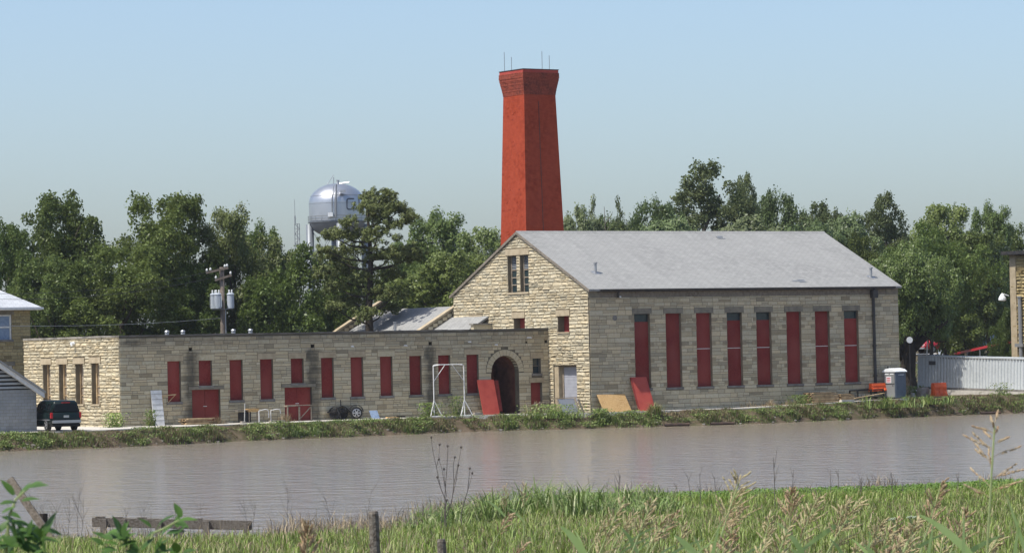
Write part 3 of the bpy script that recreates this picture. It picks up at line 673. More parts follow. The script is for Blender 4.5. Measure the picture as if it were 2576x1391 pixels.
for px, py, nn in ((1822, 598, 4), (2007, 707, 6)):
    for k in range(nn):
        q = roof_spot(px+R.uniform(-22, 22), py+R.uniform(-3, 3)); s = R.uniform(0.15, 0.35); m = MB()
        m.add([(q.x-s, q.y-0.07, roofz(q.y-0.07)+0.03), (q.x+s, q.y-0.07, roofz(q.y-0.07)+0.02), (q.x+s, q.y+0.07, roofz(q.y+0.07)+0.012), (q.x-s, q.y+0.07, roofz(q.y+0.07)+0.012)], [(0, 1, 2, 3)]); m.build('loose_shingle', M['steel'], roof)
m = MB(); zg = roofz(-ov); m.prism([(-0.30, zg-0.16), (-0.44, zg-0.13), (-0.47, zg-0.01), (-0.45, zg-0.01), (-0.42, zg-0.11), (-0.31, zg-0.13)], 0, 0.75, 27.3)
m.box(0.75, 27.3, -0.30, -0.06, zg-0.19, zg-0.145)
gut = m.build('gutter', M['dark_metal'], hall)
for k in range(25):
    x = 1.2+k*1.06; m = MB(); m.box(x-0.03, x+0.03, -0.475, -0.29, zg-0.012, zg+0.006); m.build('gutter_strap', M['galv'], gut)
m = MB(); m.tube([(25.38, -0.38, zg-0.15), (25.38, -0.30, 8.25)], 0.09, 8); m.box(25.18, 25.62, -0.42, -0.04, 7.72, 8.3); m.tube([(25.4, -0.14, 7.72), (25.42, -0.14, 0.3)], 0.11, 8)
dsp = m.build('downspout', M['dark_metal'], hall)
for z in (2.0, 4.2, 6.4): m = MB(); m.box(25.26, 25.56, -0.27, -0.02, z, z+0.06); m.build('pipe_strap', M['dark_metal'], dsp)
m = MB(); m.tube([(2.4, -0.38, zg-0.15), (2.4, -0.2, 8.3), (2.42, -0.16, 7.95)], 0.085, 8); m.build('downspout', M['dark_metal'], hall)['label'] = 'short broken downspout stub near the gable corner'
m = MB(); m.tube([(2.55, -0.16, 8.02), (2.66, -0.16, 8.02)], 0.06, 8); m.build('light_fitting', M['white_plastic'], hall)
m = MB(); m.tube([(1555/777*0+2.2, -0.0, 6.55), (2.2, -0.03, 6.55)], 0.2, 10); m.build('round_plate', M['sill'], hall)

# ------------------------------------------------------------------ the low stone wing
WL_, WT, WY, WD = -33.86, 5.98, 5.0, 14.2
wing = thing('stone_wing', 'long low flat roofed stone wing with red boarded windows and an arch', 'building', A0, TH)
frF = lambda s, v, d: (s, WY-d, v)
frE = lambda s, v, d: (WL_-d, s, v)
X8 = [-30.36, None, -25.70, -23.37, None, -18.65, -16.32, -13.98, -11.62, -9.27, -6.94]
FW = [(a, a+0.98, 1.54, 4.22) for a in X8 if a is not None]+[(-28.02, -27.04, 2.56, 4.22), (-21.0, -20.02, 2.56, 4.22)]
FD = [(-28.57, -26.46, -0.1, 2.3), (-21.53, -19.43, -0.1, 2.28)]
SMW = (-1.4, -0.72, 2.8, 3.86); SMD = (-1.61, -0.66, 0.05, 2.16)
SC = [(-28.75, -28.5, 4.87, 5.08), (-19.43, -19.15, 4.92, 5.14), (-10.02, -9.76, 4.93, 5.16), (-0.36, -0.14, 4.93, 5.12), (-1.98, -1.84, 4.93, 5.05)]
ARC = (-4.92, -2.6, 2.95)
opsF = FW+FD+[SMW, SMD]+SC
m_ = MB(); wall_shell(m_, frF, WL_, 0-0.02, -0.6, [(WL_, WT-0.12), (0, WT-0.12)], opsF, 0.5, ARC); m_.build('front_wall', M['mortar_wing'], wing)
EW = [(15.17, 16.3, 1.5, 4.18), (12.71, 13.88, 1.5, 4.18), (10.22, 11.4, 1.5, 4.18), (7.88, 9.04, 1.5, 4.2)]
m_ = MB(); wall_shell(m_, frE, WY+0.003, WY+WD, -0.6, [(WY, WT-0.12), (WY+WD, WT-0.12)], EW); m_.build('end_wall', M['mortar'], wing)
m_ = MB(); m_.box(WL_+0.56, -0.03, WY+0.6, WY+WD-0.05, WT-0.5, WT-0.35); m_.build('flat_roof', M['roof'], wing)
m_ = MB(); m_.box(WL_+0.003, -0.03, WY+WD-0.4, WY+WD, -0.6, WT-0.12); m_.build('back_wall', M['mortar'], wing)
rs_ = random.Random(8)
ops2 = list(opsF)
LF = []
for a, b_, va, vb in FW: LF.append((a-0.2, b_+0.2, vb, vb+0.4))
for a, b_, va, vb in FD: LF.append((a-0.25, b_+0.3, vb+0.003, vb+0.24))
LF += [(-1.62, -0.5, 3.86, 4.3), (-1.75, -0.5, 2.16, 2.52), (-1.5, -0.62, 2.62, 2.8)]
LS = [(a-0.1, b_+0.1, va-0.16, va) for a, b_, va, vb in FW[:9]]
stF = lay_stones(rs_, WL_, -0.03, -0.3, [(WL_, WT-0.13), (0, WT-0.13)], ops2+LF+LS, (0.19, 0.34), (0.4, 1.1), (ARC[0], ARC[1], ARC[2], 0.42), 0.3)
ops3 = list(EW)+[(a-0.25, b_+0.25, vb, vb+0.42) for a, b_, va, vb in EW]+[(a-0.1, b_+0.1, va-0.12, va) for a, b_, va, vb in EW]
stE = lay_stones(rs_, WY, WY+WD, -0.3, [(WY, WT-0.13), (WY+WD, WT-0.13)], ops3, (0.17, 0.31), (0.38, 1.0), split=0.15)
set_stones([(stF, frF, 0.02, 0.35, 1.0), (stE, frE, 0.06, 1.0, 0.6)], M['stone_wing'], wing, rs_)
for i, (a, b_, va, vb) in enumerate(FW):
    m = MB(); m.box(a, b_, WY+0.2, WY+0.24, va, vb); wdw = m.build('boarded_window', M['redboard'], wing)
    block(frF, a-0.19, b_+0.19, vb+0.002, vb+0.39, -0.25, 0.028+0.008*(i % 3)).build('lintel', M['stone_wing'] if i % 4 == 1 else M['lintel'], wdw)
    block(frF, a-0.09, b_+0.09, va-0.15, va-0.002, -0.3, 0.07).build('sill', M['sill'], wdw)
for i, (a, b_, va, vb) in enumerate(FD):
    m = MB(); c = (a+b_)/2; m.box(a, c-0.012, WY+0.2, WY+0.25, va, vb); m.box(c+0.012, b_, WY+0.2, WY+0.25, va, vb); m.box(a, b_, WY+0.255, WY+0.27, va, vb)
    d = m.build('double_door', M['redboard'], wing)
    block(frF, a-0.24, b_+0.29, vb+0.004, vb+0.22, -0.25, 0.06).build('lintel', M['lintel_grey'], d)
    m = MB(); m.box(c-0.12, c+0.14, WY+0.17, WY+0.198, 1.18-0.3*i*0, 1.215); m.build('handle', M['white_paint'], d)
m = MB(); m.box(SMW[0], SMW[1], WY+0.25, WY+0.28, SMW[2], SMW[3]); wdw = m.build('window', M['glass'], wing)
m = MB(); m.box(SMW[0], SMW[0]+0.05, WY+0.2, WY+0.248, SMW[2], SMW[3]); m.box(SMW[1]-0.05, SMW[1], WY+0.2, WY+0.248, SMW[2], SMW[3]); m.box(SMW[0]+0.05, SMW[1]-0.05, WY+0.2, WY+0.248, 3.3, 3.36); m.build('window_frame', M['wood_grey'], wdw)
block(frF, -1.6, -0.52, 3.862, 4.28, -0.25, 0.05).build('lintel', M['lintel'], wdw)
block(frF, -1.48, -0.64, 2.64, 2.798, -0.25, 0.07).build('sill', M['sill'], wdw)
m = MB(); m.box(SMD[0], SMD[1], WY+0.25, WY+0.29, SMD[2], SMD[3]); d = m.build('small_door', M['redboard'], wing)
block(frF, -1.73, -0.52, 2.163, 2.5, -0.25, 0.05).build('lintel', M['lintel'], d)
for a, b_, va, vb in SC:
    block(frF, a, b_, va, vb, -0.45, -0.35).build('scupper', M['black'], wing)
for i, (a, b_, va, vb) in enumerate(EW):
    m = MB(); m.box(WL_+0.40, WL_+0.44, a, b_, va, vb); wdw = m.build('boarded_window', M['wood'], wing)
    wdw['label'] = 'weathered brown boarded window in the lit end wall'
    m = MB(); m.box(WL_+0.30, WL_+0.396, b_-0.12, b_, va, vb)
    for z in (2.05, 2.62): m.box(WL_+0.34, WL_+0.394, a, b_-0.125, z, z+0.06)
    m.build('window_frame', M['lumber'], wdw)
    block(frE, a-0.24, b_+0.24, vb+0.002, vb+0.4, -0.25, 0.09).build('lintel', M['lintel'], wdw)
    block(frE, a-0.09, b_+0.09, va-0.11, va-0.002, -0.25, 0.12).build('sill', M['lintel'], wdw)
# coping stones
m = MB()
x = WL_-0.06
while x < -0.05:
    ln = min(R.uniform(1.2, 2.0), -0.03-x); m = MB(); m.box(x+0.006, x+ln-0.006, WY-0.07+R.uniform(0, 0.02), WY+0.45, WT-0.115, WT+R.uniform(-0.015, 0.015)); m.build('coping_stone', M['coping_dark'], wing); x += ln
y = WY+0.46
while y < WY+WD:
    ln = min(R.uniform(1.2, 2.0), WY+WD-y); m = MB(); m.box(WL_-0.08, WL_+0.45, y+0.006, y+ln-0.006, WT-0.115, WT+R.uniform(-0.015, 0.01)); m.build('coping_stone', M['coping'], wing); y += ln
# arch ring and brick passage
ac, ar_, av = (ARC[0]+ARC[1])/2, (ARC[1]-ARC[0])/2, ARC[2]
for k in range(15):
    t0, t1 = math.pi*k/15+0.012, math.pi*(k+1)/15-0.012; r0, r1 = ar_, ar_+0.4
    m = MB(); P = [frF(ac-r*math.cos(t), av+r*math.sin(t), d) for d in (-0.45, 0.035+R.uniform(0, 0.02)) for r, t in ((r0, t0), (r1, t0), (r1, t1), (r0, t1))]
    m.hexa(P); m.build('arch_stone', M['stone_wing'], wing)
    t_ = R.uniform(0.8, 1.1)
m = MB(); n = 16
m.box(ARC[0]-0.3, ARC[0]-0.003, WY+0.5, WY+3.2, -0.1, av); m.box(ARC[1]+0.003, ARC[1]+0.3, WY+0.5, WY+3.2, -0.1, av); m.box(ARC[0]-0.3, ARC[1]+0.3, WY+3.2, WY+3.4, -0.1, 4.6); m.box(ARC[0]-0.3, ARC[1]+0.3, WY+0.5, WY+3.2, 4.25, 4.45)
for sgn in (-1, 1):
    for k in range(8):
        t0, t1 = math.pi/2*k/8, math.pi/2*(k+1)/8
        P = [(ac+sgn*ar_*1.003*math.cos(t), yy, av+ar_*1.003*math.sin(t)) for yy in (WY+0.5, WY+3.2) for t in (t0, t1)]
        m.add(P, [(0, 1, 3, 2)])
m.build('passage', M['brick_in'], wing)
m = MB(); m.box(ARC[0]+0.05, ARC[0]+0.6, WY+2.2, WY+2.3, 0, 2.5); m.build('passage_post', M['wood'], wing)
for px in (420, 460, 587, 630):
    q = wl(px, 835, WY+2.5 if px < 500 else WY+1.6)
    m = MB(); m.tube([(q.x, q.y, WT-0.36), (q.x, q.y, WT+0.16)], 0.14, 10); m.lathe([(0.0, 0.11), (0.12, 0.09), (0.18, 0.0), (0.11, -0.04)], 12, (q.x, q.y, WT+0.2)); m.build('roof_vent', M['galv'], wing, False)
m = MB(); m.tube([(-17.2, WY-0.02, 0.95), (-17.2, WY-0.02, 1.36)], 0.03, 6); m.build('wall_pipe', M['black'], wing)
m = MB(); m.tube([(WL_-0.1, 11.3, 5.55), (WL_-0.35, 11.3, 5.5)], [0.1, 0.14], 8); m.build('security_lamp', M['white_plastic'], wing)
# a few pale spalled chips high on the wall
for px, py in ((1247, 868), (1620/1.59, 870), (885, 872), (1515, 866), (1180, 861)):
    q = wl(px, py, WY) if px < 1370 else wl(1330, 850, WY)
    m = MB(); s = R.uniform(0.12, 0.25); m.add([(q.x-s, WY-0.075, q.z), (q.x+s, WY-0.07, q.z-0.03), (q.x+s*0.7, WY-0.06, q.z+0.08), (q.x-s*0.6, WY-0.06, q.z+0.07)], [(0, 1, 2, 3)]); m.build('bare_patch', M['white_paint'], wing)

# ------------------------------------------------------------------ rear building with coped parapets
rear = thing('gabled_building', 'low grey roofed building with stone parapet gables behind the flat wing', 'building', A0, TH)

XR, ZR, SL, YF, YP1, YP2 = 1.5, 7.83, 0.55, 12.6, 17.6, 30.0
def rz(x): return ZR-abs(x-XR)*SL
def slab(x0, x1, y0, y1, th=0.16):
    P = [(x0, y0, rz(x0)-th), (x1, y0, rz(x1)-th), (x1, y1, rz(x1)-th), (x0, y1, rz(x0)-th)]
    return MB().hexa(P+[(x, y, z+th) for x, y, z in P])
slab(-2.7, XR, YP1+0.3, YP2-0.005).build('roof', M['roof'], rear)
slab(XR, 7.5, YP1+0.3, YP2-0.005).build('roof', M['roof'], rear)
slab(-2.7, -0.04, YF, YP1-0.005).build('roof', M['roof'], rear)
m = MB(); m.box(-2.5, -2.2, 19.3, YP2, -0.3, 5.4); m.box(7.1, 7.4, YP1, YP2, -0.3, 4.4); m.build('side_wall', M['mortar'], rear)
rs_ = random.Random(21)
for yp, x0, x1 in ((YP1, -3.2, 7.6), (YP2, -4.2, 7.6)):
    up = 0.5
    m = MB(); m.prism([(x0, -0.3), (x1, -0.3), (x1, rz(x1)+up), (XR, ZR+up), (x0, rz(x0)+up)], 1, yp+0.001, yp+0.3)
    par = m.build('parapet_wall', M['mortar'], rear)
    fr = lambda s, v, d: (s, yp-d, v)
    for side in (-1, 1):
        x = XR; xe = x0 if side < 0 else x1
        while (x-xe)*side < -0.05:
            ln = min(rs_.uniform(0.75, 1.1), abs(xe-x)); xb = x+side*ln
            a, b_ = (x, xb-side*-0.0)
            m = MB(); P = []
            for zz in (0.0, 0.17):
                for xx, yy in ((a, yp-0.1), (b_, yp-0.1), (b_, yp+0.4), (a, yp+0.4)): P.append((xx-side*0.0, yy, rz(xx)+up+zz+rs_.uniform(-0.008, 0.008)))
            m.hexa(P); m.build('coping_stone', M['lintel'], par); x = xb
    for k in range(26):                              # stepped stones on the shaded face, above the roof
        s = x0+0.3+k*0.42
        if s > x1-0.5: break
        st = (s, s+0.4, min(rz(s), rz(s+0.4))+0.18, min(rz(s), rz(s+0.4))+0.46, 0, 0); st = st[:4]+(st[3], st[3])
        m = MB(); stone_geo(m, st, fr, 0.03, 0.5, rs_); m.build('stone', M['stone'], par)
q = wl(903, 822, 22.5)
m = MB(); zb = rz(-1.9); m.tube([(-1.9, q.y, zb-0.1), (-1.9, q.y, zb+0.75)], 0.11, 8); m.tube([(-1.9, q.y, zb+0.75), (-1.9, q.y, zb+0.82)], 0.15, 8); m.build('roof_vent', M['galv'], rear)
m = MB(); m.box(-1.6, -0.03, YF-0.4, YF, 5.4, 6.35); m.build('curb_wall', M['stone_wing'], rear)
m = MB(); m.box(-1.7, -0.03, YF-0.5, YF+0.1, 6.352, 6.46); m.build('curb_cap', M['coping'], rear)

# ------------------------------------------------------------------ brick chimney
chim = thing('brick_chimney', 'tall tapering red brick chimney with a dark flared top', 'chimney', world(8.62, 20.55, 0), TH)
def sq(z, o0, o1, side0=3.62):                    # square ring; o insets
    return [(o0, o0, z), (side0-o0, o0, z), (side0-o0, side0-o0, z), (o0, side0-o0, z)]
SB = 4.24; ZH = 23.9
def inset(z): return 0.68*z/ZH
m = MB(); zz = [-0.3]+[1.0*k for k in range(1, 24)]+[ZH]
for i, z in enumerate(zz): m.v += sq(z, inset(z), 0, SB)
for i in range(len(zz)-1):
    for k in range(4): m.f.append((i*4+k, i*4+(k+1) % 4, i*4+4+(k+1) % 4, i*4+4+k))
m.build('shaft', M['brick_red'], chim)
zc = ZH
for k in range(17):                               # corbelled courses
    o = inset(ZH)-0.02-0.21*min(1, (k/13.0))**1.1 + R.uniform(-0.008, 0.008)
    h = 0.098; m = MB(); a = 0.004
    m.box(o, SB-o, o, SB-o, zc+0.002, zc+h)
    m.build('corbel_course', M['brick_dark'], chim); zc += h
m = MB(); o = inset(ZH)-0.19; m.box(o, SB-o, o, SB-o, zc+0.002, zc+0.22); m.build('cap_band', M['redboard_bright'], chim); zc += 0.22
m = MB(); o = inset(ZH)-0.22; m.box(o, SB-o, o, SB-o, zc+0.002, zc+0.06); m.build('cap_plate', M['dark_metal'], chim); zc += 0.06
# bricks standing proud, chipped arrises
for k in range(70):
    z = R.uniform(10, 23.2); face = R.random() < 0.55; i_ = inset(z)
    s = R.uniform(i_+0.05, SB-i_-0.35); m = MB()
    if face: m.box(i_-0.018, i_+0.05, s, s+0.24, z, z+0.08)
    else: m.box(s, s+0.24, i_-0.012, i_+0.05, z, z+0.08)
    m.build('brick', M['brick_red'], chim)
for u, v, h in ((0.35, 3.1, 1.45), (0.4, 2.2, 1.0), (2.0, 0.4, 1.35), (2.7, 0.45, 1.05)):
    m = MB(); m.tube([(u+.2, v, zc), (u+.2, v, zc+h)], 0.022, 5); m.build('lightning_rod', M['steel'], chim)
m = MB(); m.tube([(1.95, inset(z)-0.03, z) for z in (8, 13, 18, 23.4)], 0.018, 5); m.build('down_cable', M['dark_metal'], chim)

# ------------------------------------------------------------------ water tower and mast
TD = 640.0
pb = at_depth(849, 590, TD); sc = TD/FPX
tower = thing('water_tower', 'silver dome topped water tower with dark CH lettering, half hidden by the pine', 'water tower', (pb.x, TD, gz(pb.x, TD)))
zoff = lambda py: at_depth(849, py, TD).z - tower.location.z
RT = 70.5*sc
zt, zs, zb_, zd, zl = zoff(462), zoff(512), zoff(556), zoff(560), zoff(598)
prof = [(0.01, zt)]+[(RT*math.sin(t), zs+(zt-zs)*math.cos(t)) for t in [math.pi/2*k/14 for k in range(1, 15)]]
m = MB(); m.lathe(prof+[(RT, zb_)], 48); body = m.build('tank', M['tank'], tower, True)
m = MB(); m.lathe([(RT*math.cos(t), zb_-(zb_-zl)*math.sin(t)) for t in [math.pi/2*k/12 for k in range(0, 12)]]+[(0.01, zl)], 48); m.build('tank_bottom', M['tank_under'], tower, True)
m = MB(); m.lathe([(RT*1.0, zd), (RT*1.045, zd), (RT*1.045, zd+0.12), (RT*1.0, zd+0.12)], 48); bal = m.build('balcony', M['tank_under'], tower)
m = MB()
for hh in (0.55, 1.05): m.tube([(RT*1.04*math.cos(t), RT*1.04*math.sin(t), zd+0.1+hh) for t in [2*math.pi*k/48 for k in range(49)]], 0.035, 5, False)
for k in range(24): t = 2*math.pi*k/24; m.tube([(RT*1.04*math.cos(t), RT*1.04*math.sin(t), zd+0.1), (RT*1.04*math.cos(t), RT*1.04*math.sin(t), zd+1.15)], 0.03, 4)
m.build('railing', M['steel'], bal)
for z in (zs+1.35, zs-0.05): 
    rr = RT*1.003 if z < zs else RT*math.sqrt(max(0, 1-((z-zs)/(zt-zs))**2))*1.004
    m = MB(); m.tube([(rr*math.cos(t), rr*math.sin(t), z) for t in [2*math.pi*k/64 for k in range(65)]], 0.03, 4, False); m.build('weld_seam', M['steel'], body)
for k in range(4):
    t = math.radians(180+8+90*k); m = MB(); m.tube([(RT*0.98*math.cos(t), RT*0.98*math.sin(t), zb_-0.6), (RT*1.0*math.cos(t), RT*1.0*math.sin(t), -0.5)], 0.72, 14); m.build('leg', M['tank_under'], tower, True)
m = MB(); m.tube([(0, 0, zl+0.2), (0, 0, -0.5)], 1.1, 16); m.build('riser_pipe', M['tank_under'], tower, True)
m = MB()
for k in range(4):
    t0, t1 = math.radians(188+90*k), math.radians(278+90*k)
    a = Vector((RT*0.98*math.cos(t0), RT*0.98*math.sin(t0), 0)); b_ = Vector((RT*0.98*math.cos(t1), RT*0.98*math.sin(t1), 0))
    for z0, z1 in ((zb_-1, zb_-9), (zb_-9, zb_-17)):
        m.tube([a+Vector((0, 0, z0)), b_+Vector((0, 0, z1))], 0.05, 4); m.tube([b_+Vector((0, 0, z0)), a+Vector((0, 0, z1))], 0.05, 4); m.tube([a+Vector((0, 0, z1)), b_+Vector((0, 0, z1))], 0.09, 4)
m.build('bracing', M['steel'], tower)
def on_tank(px, py, r=1.0):                    # front of the cylinder, from the side-to-side offset
    x = (at_depth(px, py, TD).x-pb.x); x = max(-RT*0.99, min(RT*0.99, x)); return Vector((x*1.0, -math.sqrt(max(0, (RT*r)**2-x*x)), zoff(py)))
def strip(pts, wd, name, mat, par, r=1.006):
    m = MB()
    for a, b_ in zip(pts[:-1], pts[1:]): m.bar(on_tank(*a, r), on_tank(*b_, r), wd, 0.06, (0, -1, 0.01))
    return m.build(name, mat, par)
strip([(893, 503.5), (879, 503.5), (876, 506.5), (876, 527), (879, 530), (893, 530)], 0.22, 'letter', M['letters'], body)
strip([(905, 502), (905, 531)], 0.22, 'letter', M['letters'], body); b2_ = strip([(905, 516), (914, 516), (914, 502), (914, 531)], 0.22, 'letter', M['letters'], body)
m = MB()
for px in (838.5, 846): m.tube([on_tank(px, 548, 1.03), on_tank(px, 505, 1.03), on_tank(px+4, 470, 0.8)], 0.07, 4)
for k in range(14): m.bar(on_tank(838.5, 548-3.2*k, 1.03), on_tank(841.5, 548-3.2*k, 1.03), 0.05)
m.build('ladder', M['steel'], tower)
m = MB(); m.tube([on_tank(849.5, 548, 1.05), on_tank(849.5, 500, 1.05), on_tank(849.5, 468, 1.0)], 0.16, 6); m.build('cable_duct', M['steel'], tower)
m = MB(); m.tube([(-0.5, 0, zt-0.1), (-0.5, 0, zoff(446))], 0.09, 5); m.tube([(-1.7, 0, zt-0.2), (-0.5, 0, zt+1.6)], 0.05, 4); m.tube([(0.3, -0.4, zt-0.2), (0.3, -0.4, zoff(455))], 0.28, 6); m.box(0.0, 0.6, -0.7, -0.1, zoff(455), zoff(453.5)); m.tube([(0.6, -1, zt-0.1), (2.4, -1.2, zt+0.1)], 0.14, 5); m.build('antenna', M['chrome'], tower)
m = MB(); q = on_tank(866, 486, 0.93); m.box(q.x-0.5, q.x+0.5, q.y-0.8, q.y, q.z-0.1, q.z+0.3); m.build('hatch_box', M['chrome'], tower)
m = MB(); q = on_tank(836, 545, 1.03); m.box(q.x-0.5, q.x+0.4, q.y-0.6, q.y, q.z-0.2, q.z+0.5); m.build('equipment_box', M['white_plastic'], tower)

MD = 520.0
pm = at_depth(749, 640, MD); mast = thing('radio_mast', 'thin lattice radio mast left of the water tower', 'mast', (pm.x, MD, gz(pm.x, MD)))
z0m, z1m = 0, at_depth(749, 563, MD).z-mast.location.z; hw_ = 0.36
m = MB()
for cx, cy in ((-hw_, -hw_), (hw_, -hw_), (0, hw_)): m.tube([(cx*1.2, cy*1.2, 0), (cx*0.95, cy*0.95, z1m)], 0.055, 4)
m.build('mast_leg', M['steel'], mast)
m = MB(); z = z1m; k = 0
while z > 6:
    s = (-1) ** k; m.tube([(-hw_*s, -hw_, z), (hw_*s, -hw_, z-0.75)], 0.04, 4); m.tube([(-hw_, -hw_, z), (hw_, -hw_, z)], 0.035, 4); z -= 0.75; k += 1
m.build('lattice', M['steel'], mast)
m = MB(); m.tube([(-0.3, 0, z1m), (-0.3, 0, z1m+1.2)], 0.1, 5); m.tube([(-0.3, 0, z1m+1.2), (-0.33, 0, z1m+3.6)], 0.03, 4); m.build('antenna', M['steel'], mast)

# ------------------------------------------------------------------ utility pole behind the wing
PD = 258.0
pp = at_depth(561, 830, PD); pole = thing('utility_pole', 'wooden utility pole with two crossarms and grey transformers behind the stone wing', 'utility pole', (pp.x, PD, gz(pp.x, PD)))
PZ = lambda py: at_depth(557, py, PD).z-pole.location.z
m = MB(); m.tube([(0.0, 0, -0.5), (0, 0, PZ(672))], [0.24, 0.17], 10); m.build('shaft', M['pole'], pole, True)
def arm(z, x0, x1, tilt, ins, nm='crossarm'):
    m = MB(); m.bar((x0, -0.24, z-tilt/2), (x1, -0.24-0.0, z+tilt/2), 0.12, 0.16); a = m.build(nm, M['pole'], pole)
    for t in ins:
        x = x0+(x1-x0)*t; zz = z-tilt/2+tilt*t+0.085; m = MB(); m.lathe([(0.03, 0), (0.075, 0.04), (0.085, 0.12), (0.05, 0.2), (0.01, 0.22)], 8, (x, -0.24, zz)); m.build('insulator', M['porcelain'], a)
arm(PZ(680), -1.15, 0.5, 0.34, (0.04, 0.2, 0.95, 0.85)); arm(PZ(699), -0.5, 0.75, 0.36, (0.06, 0.93))
for i, (dx, dy) in enumerate(((-0.62, -0.12), (0.62, -0.18), (-0.3, -0.58))):
    zb2 = PZ(776); m = MB(); m.lathe([(0.0, 0), (0.26, 0.0), (0.26, 0.98), (0.29, 1.0), (0.29, 1.05), (0.21, 1.13), (0.0, 1.15)], 16, (dx, dy, zb2)); tf = m.build('transformer', M['transformer'], pole)
    m = MB()
    for s in (-0.1, 0.1): m.lathe([(0.03, 0), (0.06, 0.05), (0.06, 0.22), (0.02, 0.26)], 6, (dx+s, dy, zb2+1.12))
    m.build('bushing', M['porcelain'], tf)
    if i != 1:
        m = MB()
        for s in range(5): t = math.pi+0.35+s*0.55; m.box(dx+0.31*math.cos(t)-0.02, dx+0.36*math.cos(t)+0.02, dy+0.31*math.sin(t)-0.03, dy+0.36*math.sin(t), zb2+0.1, zb2+0.9)
        m.build('cooling_fin', M['transformer'], tf)
m = MB(); m.box(-0.75, 0.75, -0.3, 0.3, PZ(779), PZ(777)); m.build('bracket', M['steel'], pole)
m = MB(); m.tube([(0.22, -0.1, 0), (0.22, -0.1, PZ(780))], 0.05, 5); m.build('conduit', M['galv'], pole)
for i, (py, x1, y1, nm) in enumerate(((800, -40, 818, 'lowest sagging service wire running left from the pole'), (683, -40, 738, 'upper thin power line running left from the pole top'), (700, -40, 752, 'lower of the two thin power lines from the crossarms'))):
    a = Vector((pp.x-(0.9 if i else 0.1), PD-0.24, pole.location.z+PZ(py))); b_ = at_depth(x1, y1, 236)
    pts = [a.lerp(b_, t/14)-Vector((0, 0, 0.5*4*(t/14)*(1-t/14)*(1.0 if i else 0.5))) for t in range(15)]
    m = MB(); m.tube(pts, 0.014, 4); tag(m.build('power_line', M['dark_metal'] if i else M['steel']), nm, 'wire')

# ------------------------------------------------------------------ house and shed on the left, stone block on the right
hx = at_depth(77, 860, 247); hl = loc(hx)
house = thing('stone_house', 'two storey yellow stone house with white hip roof at the left edge', 'house', world(hl.x, hl.y, 0), TH)
ez = 8.05                                      # eave height; the near right corner of the house is the local origin, wall runs to -x
frH = lambda s, v, d: (-s, -d, v)
HO = [(1.45, 2.9, 6.0, 7.75), (1.45, 2.9, 2.4, 4.15), (5.2, 6.6, 6.0, 7.75), (5.2, 6.6, 2.4, 4.15)]
m = MB(); wall_shell(m, frH, 0, 9, -0.5, [(0, ez), (9, ez)], HO, 0.4); m.box(-9, 0, 8.6, 9, -0.5, ez); m.box(-0.4, -0.0, 0.01, 8.6, -0.5, ez); m.box(-9, -8.6, 0.01, 8.6, -0.5, ez)
m.build('wall', M['mortar'], house)
rs_ = random.Random(31); st = lay_stones(rs_, 0, 9, -0.3, [(0, ez), (9, ez)], HO+[(a-0.2, b_+0.2, vb, vb+0.3) for a, b_, va, vb in HO], (0.2, 0.26), (0.45, 0.8), split=0.05)
set_stones([([s for s in st if s[0] < 3.2], frH, 0.015, 0.2, 1.0), ([s for s in st if s[0] >= 3.2], frH, 0.015, 0.2, 0.01)], M['yellow_stone'], house, rs_, 150)
for a, b_, va, vb in HO:
    m = MB(); m.box(-b_, -a, 0.16, 0.2, va, vb); wdw = m.build('window', M['blue_sheet'], house)
    m = MB()
    m.box(-b_, -b_+0.1, 0.08, 0.158, va, vb); m.box(-a-0.1, -a, 0.08, 0.158, va, vb); m.box(-b_+0.1, -a-0.1, 0.08, 0.158, (va+vb)/2-0.05, (va+vb)/2+0.05); m.box(-b_+0.1, -a-0.1, 0.08, 0.158, vb-0.1, vb)
    m.build('window_frame', M['white_paint'], wdw)
    m = MB(); m.box(-b_-0.1, -a+0.1, -0.08, 0.3, va-0.14, va-0.002); m.build('sill', M['sill'], wdw)
    m = MB(); m.box(-b_-0.2, -a+0.2, -0.03, 0.3, vb+0.002, vb+0.29); m.build('lintel', M['lintel_grey'], wdw)
o_ = 0.62; hz = 3.0
m = MB(); P = [(-9-o_, -o_, ez+0.2), (o_, -o_, ez+0.2), (o_, 9+o_, ez+0.2), (-9-o_, 9+o_, ez+0.2)]; a_ = [(-4.5, 4.5, ez+0.2+hz)]
m.add(P+a_, [(0, 1, 4), (1, 2, 4), (2, 3, 4), (3, 0, 4)]); m.build('roof', M['roof_white'], house)
m = MB(); m.box(-9-o_, o_, -o_, 9+o_, ez+0.0, ez+0.19); m.build('fascia', M['white_paint'], house)
m = MB(); m.box(-9-o_-.1, o_+.1, -o_-0.12, -o_-0.003, ez+0.05, ez+0.2); m.build('gutter', M['white_paint'], house)

sh = at_depth(93, 1080, 218); sl2 = loc(sh)
shed = thing('block_shed', 'low grey concrete block shed with slatted gable at the left edge', 'shed', world(sl2.x, sl2.y, -0.05), TH-0.1); shed.location.z = 0.82
SW, SH_, SA = 7.6, 2.86, 2.55
m = MB(); m.box(-SW, 0, 0.001, 6, -0.5, SH_); m.build('wall', M['mortar'], shed)
rs_ = random.Random(5)
frS = lambda s, v, d: (-s, -d, v)
allb = []
for r_ in range(14):
    v = 0.0+r_*0.204
    x = 0.0 if r_ % 2 == 0 else -0.2
    while x < SW-0.05:
        a = max(x, 0); b_ = min(x+0.4, SW)
        if b_-a > 0.05: allb.append((a, b_, v, min(v+0.204, SH_), min(v+0.204, SH_), min(v+0.204, SH_)))
        x += 0.4
m2 = MB()
for stn in allb:
    m = MB() if stn[0] < 3.4 else m2
    stone_geo(m, stn, frS, 0.006, 0.03, rs_, 0.006, 0.3)
    if m is not m2: m.build('block', M['block'], shed)
tag(m2.build('blockwork', M['block'], shed), kind='stuff')
